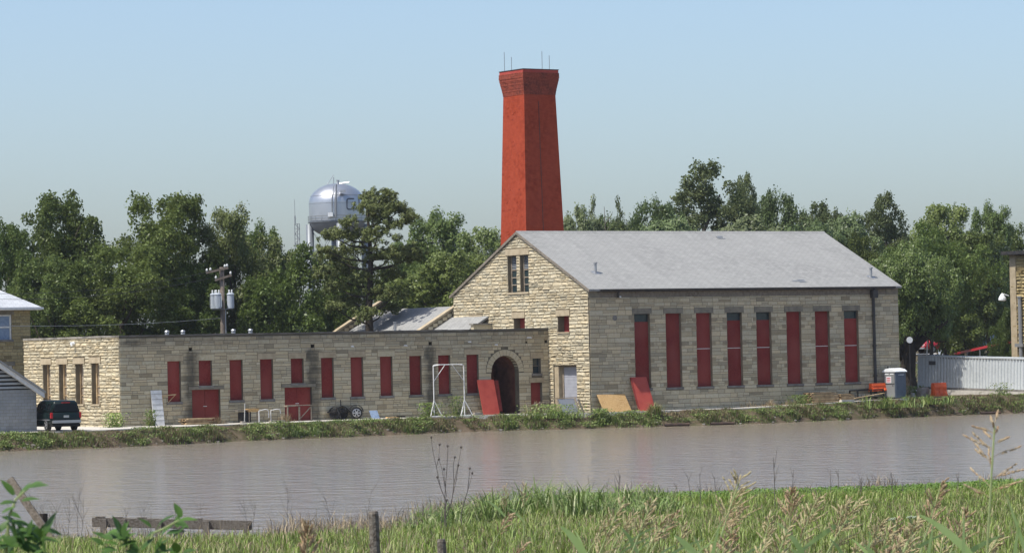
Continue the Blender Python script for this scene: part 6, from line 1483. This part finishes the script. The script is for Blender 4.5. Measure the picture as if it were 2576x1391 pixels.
m = MB(); m.add([(-0.78, 0.075, 1.22), (0.78, 0.075, 1.22), (0.66, 0.115, 1.70), (-0.66, 0.115, 1.70), (-0.78, 0.13, 1.22), (0.78, 0.13, 1.22), (0.66, 0.16, 1.70), (-0.66, 0.16, 1.70)], [(0, 1, 2, 3), (0, 4, 5, 1), (1, 5, 6, 2), (2, 6, 7, 3), (3, 7, 4, 0)]); m.build('rear_window', M['car_glass'], cabn)
for sgn in (-1, 1):
    for y0, y1 in ((0.42, 1.15), (1.28, 2.1), (2.2, 2.95)):
        def sp(y, z): return (sgn*(0.925-(z-1.13)*0.20+0.012), y, z)
        m = MB(); m.add([sp(y0, 1.24), sp(y1, 1.24), sp(y1-0.05, 1.72), sp(y0+0.05, 1.72)]+[(p[0]-sgn*0.05, p[1], p[2]) for p in (sp(y0, 1.24), sp(y1, 1.24), sp(y1-0.05, 1.72), sp(y0+0.05, 1.72))], [(0, 1, 2, 3), (0, 4, 5, 1), (1, 5, 6, 2), (2, 6, 7, 3), (3, 7, 4, 0)]); m.build('side_window', M['car_glass'], cabn)
    m = MB(); m.box(sgn*0.93-0.09, sgn*0.93+0.06, 0.0, 0.16, 0.80, 1.16); m.build('taillight', M['taillight'], body, False, 0.02)
    m = MB(); m.bar((sgn*0.72, 0.5, 1.97), (sgn*0.72, 2.6, 1.98), 0.05, 0.04); m.build('roof_rail', M['black'], cabn)
    m = MB(); m.box(sgn*0.98-0.03, sgn*0.98+0.02, 0.3, 4.4, 0.68, 0.74); m.build('side_trim', M['chrome'], body)
    m = MB(); m.box(sgn*1.0-0.03*0, sgn*1.0+sgn*0.2, 3.0, 3.12, 1.18, 1.36); m.build('mirror', M['black'], cabn)
    for y in (1.05, 4.0): wheel(suv, (sgn*0.86, y, 0.40), 0.40, 0.26, (sgn*-1, 0, 0), 0.64, 5)
m = MB(); m.box(-0.28, 0.28, 0.09, 0.2, 1.74, 1.79); m.build('brake_light', M['taillight'], cabn)
m = MB(); m.box(-0.93, 0.93, -0.12, 0.1, 0.50, 0.68); m.build('bumper', M['chrome'], suv, False, 0.03)
m = MB(); m.box(-0.9, 0.9, 0.0, 4.6, 0.28, 0.44); m.build('underbody', M['black'], suv)
m = MB(); m.box(-0.17, 0.17, -0.005, 0.02, 0.84, 0.98); m.build('licence_plate', M['offwhite'], body)
m = MB(); m.box(-0.2, 0.2, -0.18, -0.1, 0.38, 0.48); m.build('tow_hitch', M['black'], suv)

def small_car(name, label, cat, px, py, depth, rz, paint, pickup=True):
    p = at_depth(px, py, depth); t = thing(name, label, cat, (p.x, depth, p.z), rz)     # +x is its front
    m = MB(); rot = lambda r_: [(y, x, z) for x, y, z in r_]
    loft(m, [rot(section(-2.5, 0.9, 0.9, 0.5, 1.05)), rot(section(0.2, 0.95, 0.95, 0.4, 1.08)), rot(section(1.2, 0.95, 0.94, 0.4, 1.08)), rot(section(2.4, 0.9, 0.86, 0.5, 0.98)), rot(section(2.6, 0.8, 0.76, 0.55, 0.9))]); m.build('body', M[paint], t, True)
    m = MB(); loft(m, [rot(section(-0.9 if pickup else -2.2, 0.88, 0.72, 1.05, 1.72, 0.08)), rot(section(0.3, 0.88, 0.72, 1.05, 1.76, 0.08)), rot(section(1.15, 0.86, 0.8, 1.04, 1.12, 0.02))]); cb_ = m.build('cabin', M[paint], t, True)
    m = MB(); m.add([(0.36, -0.7, 1.70), (1.08, -0.82, 1.14), (1.08, 0.82, 1.14), (0.36, 0.7, 1.70)], [(0, 1, 2, 3)]); m.build('windscreen', M['car_glass'], cb_)
    for s in (-1, 1):
        m = MB(); m.add([(-0.7, s*0.89, 1.12), (0.75, s*0.89, 1.12), (0.25, s*0.76, 1.66), (-0.7, s*0.76, 1.66)], [(0, 1, 2, 3)]); m.build('side_window', M['car_glass'], cb_)
        for x in (-1.6, 1.6): wheel(t, (x, s*0.85, 0.38), 0.38, 0.25, (0, -s, 0), 0.6, 5)
        m = MB(); m.box(2.5, 2.6, s*0.6-0.15, s*0.6+0.15, 0.72, 0.88); m.build('headlight', M['white_plastic'], t)
    m = MB(); m.box(2.55, 2.72, -0.8, 0.8, 0.45, 0.62); m.build('bumper', M['chrome'], t)
    return t
small_car('red_pickup', 'bright red pickup parked in the shade beyond the container', 'car', 2362, 888, 350, 3.75, 'red_car')
small_car('blue_car', 'pale blue car half hidden under the trees near the stone block', 'car', 2462, 886, 356, 3.9, 'blue_car', False)
p = at_depth(2404, 893, 362); t = thing('cargo_trailer', 'pale grey box trailer parked right of the red pickup', 'trailer', (p.x, 362, p.z-0.3), 0.25)
m = MB(); m.box(-0.75, 0.75, 0, 3, 0.35, 2.25); m.build('box', M['transformer'], t, False, 0.05)
m = MB(); m.box(-0.66, 0.66, -0.03, -0.003, 0.5, 2.1); m.build('rear_door', M['transformer'], t)
wheel(t, (-0.8, 1.4, 0.3), 0.3, 0.2, (1, 0, 0)); wheel(t, (0.8, 1.4, 0.3), 0.3, 0.2, (-1, 0, 0))
p = at_depth(2288, 855, 266); g_ = gz(p.x, 266); t = thing('round_sign', 'small white round sign on a thin dark post against the big dark trunk', 'sign', (p.x, 266, g_), 0.1); hs = p.z-g_
m = MB(); m.tube([(0, 0, 0), (0, 0, hs-0.3)], 0.035, 6); m.build('post', M['dark_metal'], t)
m = MB(); m.tube([(0, -0.06, hs), (0, -0.03, hs)], 0.24, 20); m.build('disc', M['white_plastic'], t)
p = at_depth(2337, 893, 284); t = thing('ladder_trestle', 'tall pale A frame trestle standing behind the container top', 'trestle', (p.x, 284, gz(p.x, 284)), 0.3)
zt_ = at_depth(2334, 852, 284).z-t.location.z; m = MB(); m.tube([(-0.1, 0, zt_), (-0.45, 0, 0)], 0.06, 5); m.build('leg', M['white_paint'], t); m = MB(); m.tube([(-0.1, 0, zt_), (1.35, 0, 0)], 0.06, 5); m.build('leg', M['lumber'], t)
m = MB(); m.box(-0.2, 0.0, -0.08, 0.08, zt_-0.05, zt_+0.08); m.build('hinge_block', M['offwhite'], t)
a = at_depth(2388, 893, 320); b_ = at_depth(2545, 858, 306); t = thing('safety_barricade', 'low red plastic barricade strip running from the container to the stone block', 'barricade', a); m = MB(); d = b_-a; m.bar((0, 0, 0), d, 0.05, 0.22); m.build('rail', M['red_car'], t)
for k in range(5): f = (k+0.5)/5; q = d*f; m = MB(); m.box(q.x-0.04, q.x+0.04, q.y-0.04, q.y+0.04, q.z-1.2, q.z-0.112); m.build('post', M['steel'], t)
p = at_depth(2264, 893, 300); t = thing('pipe_rail_fence', 'white pipe rail fence seen between hall corner and big trunk', 'fence', (p.x, 300, gz(p.x, 300)), 0.1); z1_ = at_depth(2264, 892, 300).z-t.location.z
for z in (z1_, z1_-0.75): m = MB(); m.tube([(-1.5, 0, z), (3.2, 0, z)], 0.06, 6); m.build('rail', M['white_paint'], t)
for x in (-1.2, 0.9, 3.0): m = MB(); m.tube([(x, 0, 0), (x, 0, z1_)], 0.05, 6); m.build('post', M['white_paint'], t)
# a patch of mown lawn beyond the hall and under the far trees
rg = np.random.default_rng(3); n = 26000; x = rg.uniform(20, 62, n); y = rg.uniform(276, 380, n); c = G_GREEN[rg.integers(0, 4, n)]*rg.uniform(0.9, 1.4, (n, 1))
V, Lp, tot, cc = blades(np.stack([x, y, ground_z(x, y)-0.02], 1), rg.uniform(0.1, 0.25, n), rg.uniform(0.05, 0.1, n), rg.uniform(0, 6.28, n), rg.uniform(0.2, 0.9, n), c)
tag(np_mesh('lawn_grass', V, Lp, tot, M['blade'], cc), kind='stuff')

# ------------------------------------------------------------------ near bank things
def ground_at(px, depth):
    p = at_depth(px, 1300, depth); return p.x, gz(p.x, depth)
def fence_post(label, px, pyt, wpx, depth, split=False):
    x, g = ground_at(px, depth); top = at_depth(px, pyt, depth).z-g; s = wpx*depth/FPX
    t = thing('fence_post', label, 'fence post', (x, depth, g), 0.35, 'old fence posts on the near bank')
    m = MB(); lean = 0.022*top; n = 10; P = []
    m.tube([(0, 0, -0.3), (-lean*0.5, 0, top*0.5), (-lean, 0, top-0.03), (-lean, 0, top)], [s*0.54, s*0.52, s*0.5, s*0.42], n); m.build('post', M['wood_grey'], t)
    m = MB(); m.tube([(-lean*0.6-s*0.515, -0.01, top*0.55), (-lean*0.6-s*0.535, 0, top*0.58)], 0.012, 4)
    m.build('staple', M['rust'], t)
    return t
fence_post('taller grey weathered fence post left of middle in the near grass', 944, 1285, 25, 40)
fence_post('shorter pale fence post right of the taller one at the bottom edge', 1112, 1355, 22, 38)
# ruined timber rail on the near shore
d_ = 103; xa_, ga = ground_at(232, d_); xb2, gb2 = ground_at(633, d_)
t = thing('timber_jetty', 'ruined low timber rail on short posts at the near waterline', 'jetty', (xa_, d_, ga)); Lr = xb2-xa_
zt0 = at_depth(232, 1301, d_).z-ga; zt1 = at_depth(633, 1309, d_).z-ga
m = MB(); m.hexa([(0, -0.1, zt0-0.27), (Lr, -0.1, zt1-0.27), (Lr, 0.12, zt1-0.27), (0, 0.12, zt0-0.27), (0, -0.1, zt0), (Lr, -0.1, zt1), (Lr, 0.12, zt1), (0, 0.12, zt0)]); m.build('beam', M['wood_grey'], t, False, 0.015)
for px in (262, 310, 400, 455, 520, 620):
    x = (px-232)/(633-232)*Lr; zz = zt0+(zt1-zt0)*x/Lr; m = MB(); m.box(x-0.09, x+0.09, -0.3, -0.105, -0.8, zz-0.03*(px % 3)); m.build('post', M['wood_grey'], t)
for px in (240, 285, 345, 485): x = (px-232)/(633-232)*Lr; zz = zt0+(zt1-zt0)*x/Lr; m = MB(); m.box(x, x+0.28, -0.08, 0.1, zz+0.002, zz+0.03); m.build('plank', M['wood_grey'], t)
d2 = 92; x0, g0 = ground_at(122, d2); t = thing('leaning_post', 'tall pale timber post leaning sharply left near the waterline', 'post', (x0, d2, g0))
tp_ = at_depth(24, 1203, d2)-Vector((x0, d2, g0)); bt2 = at_depth(112, 1330, d2)-Vector((x0, d2, g0)); m = MB(); dd_ = (bt2-tp_); m.bar(bt2+dd_*0.35, tp_, 0.19, 0.17, (0, 1, 0)); m.build('post', M['offwhite'] if False else M['wood'], t)
d3 = 96; x0, g0 = ground_at(109, d3); t = thing('stub_post', 'short dark post stub behind the leaning timber post', 'post', (x0, d3, g0)); zz = at_depth(109, 1291, d3).z-g0; m = MB(); m.tube([(0, 0, -0.6), (0, 0, zz)], 0.12, 8); m.build('post', M['bark_dark'], t)

# bare weeds against the water
def stalk(px0, pyt, h_px, depth, seed, label, group=None, forks=3, heads=False, r=0.008):
    x, g = ground_at(px0, depth); top = at_depth(px0, pyt, depth).z-g; rp = random.Random(seed)
    t = thing('dead_weed', label, 'dead weed', (x, depth, g), 0, group); m = MB(); hd = MB()
    def br(p, d, l, rr, lv):
        q = p+d*l*0.5+Vector((rp.uniform(-.03, .03), rp.uniform(-.03, .03), 0))*l; e = q+(d+Vector((rp.uniform(-.12, .12), 0, 0.1))).normalized()*l*0.5
        m.tube([p, q, e], [rr, rr*0.75, rr*0.45], 4, False)
        if heads and lv == 0: hd.lathe([(0.002, -0.02), (0.022, 0), (0.018, 0.02), (0.002, 0.035)], 6, tuple(e))
        if lv > 0:
            for k in range(forks):
                f = rp.uniform(0.35, 0.95); s = p.lerp(q, f*2) if f < 0.5 else q.lerp(e, f*2-1)
                a = rp.choice((-1, 1))*rp.uniform(0.25, 0.6); dd = Vector((d.x+a, d.y+rp.uniform(-.4, .4), d.z)).normalized(); br(s, dd, l*rp.uniform(0.3, 0.5), rr*0.55, lv-1)
    br(Vector((0, 0, 0)), Vector((rp.uniform(-0.12, 0.12), 0, 1)).normalized(), top, r, 1 if not heads else 1)
    m.build('stem', M['twig'], t)
    if heads and hd.v: hd.build('seed_pod', M['twig'], t)
    return t
# the big many stemmed dead weed
db_ = 78; x, g = ground_at(1128, db_); t = thing('tall_dead_weed', 'tall branching dead weed with small round seed pods standing against the pond', 'dead weed', (x, db_, g)); bz = Vector((x, db_, g))
STEMS = [[(1118, 1310), (1122, 1260), (1108, 1225), (1098, 1175), (1088, 1130), (1085, 1100)], [(1098, 1175), (1104, 1150), (1106, 1118)], [(1118, 1310), (1120, 1230), (1124, 1180), (1127, 1130), (1126, 1122)], [(1120, 1230), (1112, 1180), (1104, 1155)], [(1122, 1300), (1136, 1265), (1142, 1215), (1140, 1170), (1144, 1150)], [(1142, 1215), (1150, 1180), (1158, 1140), (1160, 1125)], [(1121, 1290), (1135, 1262), (1148, 1205), (1153, 1170)], [(1108, 1225), (1100, 1200)], [(1160, 1290), (1176, 1235), (1180, 1200), (1182, 1178)], [(1176, 1235), (1185, 1205), (1188, 1190)], [(1124, 1250), (1118, 1210), (1117, 1180)], [(1110, 1330), (1112, 1290), (1124, 1258)]]
m = MB(); hd = MB()
for k, st in enumerate(STEMS):
    pts = [at_depth(a, b_, db_+0.06*(k % 3))-bz for a, b_ in st]
    if st[0][1] > 1280: pts = [Vector((pts[0].x, 0, -0.05))]+pts
    r0 = 0.011 if st[0][1] > 1280 else 0.007
    m.tube(pts, [r0*(1-0.6*i/len(pts)) for i in range(len(pts))], 5, False); hd = MB(); hd.lathe([(0.002, -0.03), (0.026, 0), (0.022, 0.025), (0.002, 0.04)], 6, tuple(pts[-1])); hd.build('seed_pod', M['twig'], t)
m.build('stem', M['twig'], t)
rp = random.Random(12)
GS = 'bare stalks standing along the near waterline'
for k in range(16):
    px = rp.uniform(60, 1010); stalk(px, rp.uniform(1225, 1285), 0, rp.uniform(90, 102), 100+k, 'thin bare branching stalk against the pond among the dry grass at left', GS+' at left', 5, False, 0.007)
for k in range(34):
    px = rp.choice((rp.uniform(1700, 2500), rp.uniform(1400, 2500))); stalk(px, rp.uniform(1180, 1240)-0.012*(px-1900), 0, rp.uniform(104, 113), 200+k, 'thin bare upright stalk against the pond above the right meadow edge', GS+' at right', 2, False, 0.011)
stalk(1950, 1150, 0, 96, 301, 'tallest single bare stalk against the pond right of middle', None, 2, False, 0.014)
stalk(1552, 1195, 0, 98, 302, 'bent bare stalk rising from the coarse grass clump', None, 2, False, 0.014)
stalk(1765, 1190, 0, 100, 303, 'single straight bare stalk left of the pale seeding grass', None, 1, False, 0.012)

# seeding grass in front
def seed_grass(label, px, pyt, depth, lean, head, pale, nl=2, droop=0.25, seed=0, group=None, dens=1.0, leafw=0.03, headw=0.09):
    """one stalk: head tip at px, pyt; head length in metres; lean = sideways metres per metre"""
    rp = random.Random(seed*7+int(px)); tip = at_depth(px, pyt, depth); g0_ = gz(tip.x, depth); H_ = tip.z-g0_
    bx = tip.x-lean*H_*0.55; g = gz(bx, depth)
    t = thing('seeding_grass', label, 'grass stalk', (bx, depth, g), 0, group)
    def ax(f): return Vector(((tip.x-bx)*f**1.7, 0.02*math.sin(f*5), H_*f))
    m = MB(); m.tube([ax(k/9*(1-0.02)) for k in range(10)], [0.0085*(1-0.06*k) for k in range(10)], 5, False); m.build('stem', M['stem'], t)
    hd = MB(); n = int(24*dens); f0 = 1-head/H_
    for k in range(n):
        f = f0+(1-f0)*(k/n)**0.9; p = ax(f); a = rp.uniform(0, 6.28); l = headw*(1.25-0.9*(k/n))*rp.uniform(0.6, 1.3)*2.0
        d = Vector((math.cos(a)*0.55+lean*0.4, math.sin(a)*0.5, 0.8-droop*rp.random()*1.5)).normalized()
        e = p+d*l+Vector((lean*0.3*l, 0, -droop*l*0.6)); hd.tube([p, p.lerp(e, 0.5)+Vector((0, 0, 0.01)), e], 0.0015, 3, False)
        for j in range(5):
            q = p.lerp(e, 0.35+0.16*j); dd = (e-p).normalized()*0.022*rp.uniform(0.8, 1.5)+Vector((rp.uniform(-.006, .006), rp.uniform(-.006, .006), rp.uniform(-0.004, .006)))
            hd.tube([q, q+dd*0.5, q+dd], [0.0012, 0.0052, 0.001], 5, False)
    hd.build('seed_head', M['seed_pale'] if pale else M['seed'], t)
    for k in range(nl):
        f = rp.uniform(0.30, 0.72); p = ax(f); s = rp.choice((-1, 1)); l = rp.uniform(0.35, 0.6); ml = MB(); N_ = 7; wd = leafw*rp.uniform(0.7, 1.2)
        ya = rp.uniform(-0.6, 0.6)
        for i in range(N_):
            u = i/(N_-1); c = p+Vector((s*l*0.65*u+lean*0.2*u, ya*l*u*0.5, l*(0.85*u-0.28*u*u))); w_ = wd*0.5*math.sin(math.pi*min(0.97, 0.15+0.85*u))+0.002
            ml.v += [tuple(c+Vector((0.35*w_, -0.3*w_, w_))), tuple(c-Vector((0.35*w_, -0.3*w_, w_)))]
        for i in range(N_-1): ml.f.append((2*i, 2*i+1, 2*i+3, 2*i+2))
        ml.build('leaf', M['bladeleaf'], t, True)
    return t
seed_grass('tallest seeding grass stalk with open tan head against the pond near the right edge', 2502, 1052, 15, 0.10, 0.34, False, 1, 0.35, 1, None, 0.8, 0.03, 0.075)
seed_grass('thick pale flowering grass head against the pond right of middle', 1862, 1203, 20, 0.42, 0.30, True, 3, 0.25, 2, None, 1.3, 0.04, 0.075)
seed_grass('pale drooping grass head left of the thick pale one', 1565, 1262, 21, 0.55, 0.34, True, 2, 0.2, 3, None, 1.1, 0.045, 0.05)
seed_grass('slim slanting pale grass head right of the drooping one', 1640, 1262, 22, 0.5, 0.2, True, 1, 0.1, 4, None, 0.9, 0.022, 0.04)
seed_grass('upright rust red grass head between the fence posts and the left edge', 775, 1325, 17, 0.05, 0.20, False, 0, 0.0, 5, None, 1.6, 0.03, 0.04)
seed_grass('left of two upright pinkish grass heads above the coarse clump', 1272, 1222, 60, 0.05, 0.45, False, 1, 0.0, 6, None, 1.0, 0.05, 0.08)
seed_grass('right of two upright pinkish grass heads above the coarse clump', 1320, 1217, 60, 0.06, 0.45, False, 1, 0.0, 7, None, 1.0, 0.05, 0.08)
seed_grass('tan full grass head just above the right meadow edge', 1993, 1235, 22, 0.12, 0.24, False, 1, 0.15, 8, None, 1.3, 0.03, 0.06)
seed_grass('tan grass head bending right beside the full one', 2058, 1248, 21, 0.5, 0.28, True, 2, 0.3, 9, None, 1.2, 0.04, 0.055)
seed_grass('pale grass head bending right, second from the full one', 2128, 1260, 21, 0.4, 0.22, True, 2, 0.3, 10, None, 1.0, 0.04, 0.05)
seed_grass('arching pale grass head crossing the right meadow edge', 2160, 1258, 20, 0.75, 0.28, True, 2, 0.35, 11, None, 1.0, 0.04, 0.05)
seed_grass('slanting tan grass head in front of the right meadow', 2368, 1218, 20, 0.4, 0.32, False, 2, 0.15, 12, None, 1.2, 0.04, 0.06)
seed_grass('small tan grass head low in the right meadow', 2430, 1290, 19, 0.5, 0.2, False, 2, 0.2, 13, None, 0.9, 0.04, 0.05)
seed_grass('pale small grass head low in front of the right meadow', 2235, 1330, 20, 0.4, 0.2, True, 2, 0.3, 14, None, 0.9, 0.04, 0.05)
GJ = 'small leaning seed heads in the near meadow'
rp = random.Random(55)
for k in range(13): px = rp.uniform(1230, 2240); seed_grass('small leaning seed head among the meadow grass in front', px, rp.uniform(1270, 1370), rp.uniform(22, 38), rp.uniform(0.2, 0.9), rp.uniform(0.16, 0.26), rp.random() < 0.7, 1, 0.2, 30+k, GJ, 0.9, 0.03, 0.04)
for k in range(14): px = rp.uniform(1780, 2520); seed_grass('slim leaning seed head on a long pale stem close to the lens', px, rp.uniform(1285, 1375), rp.uniform(17, 23), rp.uniform(0.1, 0.9), rp.uniform(0.16, 0.24), rp.random() < 0.6, 2, 0.25, 70+k, 'slim pale stems close to the lens', 0.8, 0.024, 0.035)
# broad leaves rising from below the frame at the right
for k, (px, py, ln, lean, lb) in enumerate(((2350, 1300, 0.8, 0.25, 'broad pale grass blade arching left of the tallest seeding stalk'), (2425, 1282, 0.9, 0.05, 'broad upright blade just left of the tallest seeding stalk'), (2530, 1240, 1.0, -0.5, 'broad blade at the right edge bending left'), (2565, 1290, 0.9, 0.2, 'wide pale leaf at the right bottom corner'), (1815, 1300, 0.8, 0.35, 'broad blade under the thick pale flowering grass'), (2190, 1330, 0.8, 0.15, 'narrow upright blade under the arching pale head'))):
    D = 14.5 if px > 2300 else 19; tip = at_depth(px, py, D); bx = tip.x-lean*0.5; g = gz(bx, D); H_ = tip.z-g; t = thing('grass_blade', lb, 'grass blade', (bx, D, g)); m = MB(); N_ = 10; wd = 0.042 if px > 2300 else 0.04
    for i in range(N_):
        u = i/(N_-1); c = Vector(((tip.x-bx)*u**1.8, 0, H_*u)); w_ = wd*(1-u**3)*0.5+0.001; m.v += [tuple(c+Vector((w_, 0.3*w_, 0.2*w_*lean))), tuple(c-Vector((w_, -0.3*w_, 0)))]
    for i in range(N_-1): m.f.append((2*i, 2*i+1, 2*i+3, 2*i+2))
    m.build('blade', M['bladeleaf'], t, True)
# two white umbel flowers
for px, py, lb in ((2113, 1104, 'left'), (2182, 1098, 'right')):
    px2, py2 = (2372, 1292) if lb == 'left' else (2435, 1290)
    px2, py2 = ((3000+1310*0.4393)/1.59, (1600+1085*0.4393)/1.59) if lb == 'left' else ((3000+1470*0.4393)/1.59, (1600+1068*0.4393)/1.59)
    p = at_depth(px2, py2, 24); g = gz(p.x, 24); t = thing('umbel_flower', 'flat white umbel flower in the right meadow, %s of the pair' % lb, 'flower', (p.x, 24, g)); h = p.z-g; m = MB(); m.tube([(0.12, 0, 0), (0.05, 0, h*0.6), (0, 0, h-0.05)], 0.005, 5); hd = MB(); rr = random.Random(px)
    for k in range(46):
        a, r_ = rr.uniform(0, 6.28), 0.036*math.sqrt(rr.random()); q = (r_*math.cos(a), r_*math.sin(a), h+0.012*rr.random()-r_*0.12); hd.lathe([(0.001, -0.003), (0.006, 0), (0.001, 0.005)], 5, q)
        if k % 4 == 0: m.tube([(0, 0, h-0.06), q], 0.0018, 3, False)
    m.build('stem', M['stem'], t); hd.build('flower_head', M['umbel'], t)

# leafy saplings close to the lens at the left
def leaf_obj(t, p, d, nrm, l, wd):
    d = d.normalized(); s = d.cross(nrm).normalized(); nrm = s.cross(d); m = MB(); N_ = 6
    for i in range(N_):
        u = i/(N_-1); w_ = wd*0.5*math.sin(math.pi*(0.06+0.94*u)**0.8); c = p+d*l*u-nrm*0.12*l*u*u
        m.v += [tuple(c+s*w_+nrm*w_*0.25), tuple(c), tuple(c-s*w_+nrm*w_*0.25)]
    for i in range(N_-1):
        for j in range(2): m.f.append((3*i+j, 3*i+j+1, 3*i+j+4, 3*i+j+3))
    m.build('leaf', M['sapling'], t, True)
def sapling(label, pts, depth, leaves, seed, lsz=(0.045, 0.075)):
    rp = random.Random(seed); P = [at_depth(a, b_, depth) for a, b_ in pts]; g = gz(P[0].x, depth); base = Vector((P[0].x, depth, g)); t = thing('leafy_sapling', label, 'sapling', base)
    Q = [Vector((0.0, 0, 0))]+[p-base for p in P]; m = MB(); m.tube(Q, [0.008]+[0.006*(1-0.12*i) for i in range(len(P))], 5); m.build('stem', M['stem'], t)
    for (a, b_, ang_) in leaves:
        p = at_depth(a, b_, depth+rp.uniform(-.08, .08))-base; d = Vector((math.cos(ang_), rp.uniform(-.5, .2), math.sin(ang_)))
        leaf_obj(t, p, d, Vector((rp.uniform(-.5, .2), -0.35, 0.85)).normalized(), rp.uniform(*lsz), rp.uniform(0.024, 0.036))
rp = random.Random(3)
L1 = [(0, 1268, 0.2), (5, 1290, 0.5), (20, 1290, -0.3), (45, 1250, 0.9), (60, 1235, 0.6), (70, 1228, 0.5), (78, 1225, 0.2), (35, 1245, 2.2), (55, 1260, 0.2), (5, 1300, -0.4), (28, 1310, -0.2)]
L1 += [(rp.uniform(-5, 120), rp.uniform(1325, 1391), rp.uniform(-0.8, 3.6)) for _ in range(46)]
sapling('blurred green sapling at the left edge in front of the leaning post', [(20, 1500), (15, 1391), (22, 1300), (40, 1255), (72, 1226)], 10.5, L1, 1)
L2 = [(448, 1325, 1.6), (452, 1308, 0.1), (440, 1312, -0.3), (456, 1300, 2.0), (395, 1330, 1.0), (380, 1325, 2.4), (400, 1318, 0.6), (420, 1342, 0.2), (268, 1345, 0.4), (270, 1355, 2.6), (300, 1360, 0.5)]
L2 += [(rp.uniform(255, 470), rp.uniform(1340, 1395), rp.uniform(-0.6, 3.6)) for _ in range(34)]
sapling('blurred green sapling tips in front of the timber jetty', [(370, 1520), (372, 1391), (385, 1340), (410, 1330), (450, 1308)], 12, L2, 2)

# ------------------------------------------------------------------ thin summer haze in the air
hm = bpy.data.materials.new('haze'); hm.use_nodes = True; nt = hm.node_tree
for n in list(nt.nodes):
    if n.type == 'BSDF_PRINCIPLED': nt.nodes.remove(n)
pv = N(nt, 'ShaderNodeVolumePrincipled'); pv.inputs['Color'].default_value = (0.86, 0.92, 1.0, 1); pv.inputs['Density'].default_value = 0.00008; pv.inputs['Anisotropy'].default_value = 0.2
nt.links.new(pv.outputs[0], nt.nodes['Material Output'].inputs['Volume'])
tag(MB().box(-420, 420, -80, 760, -2.4, 46).build('haze', hm), kind='stuff')
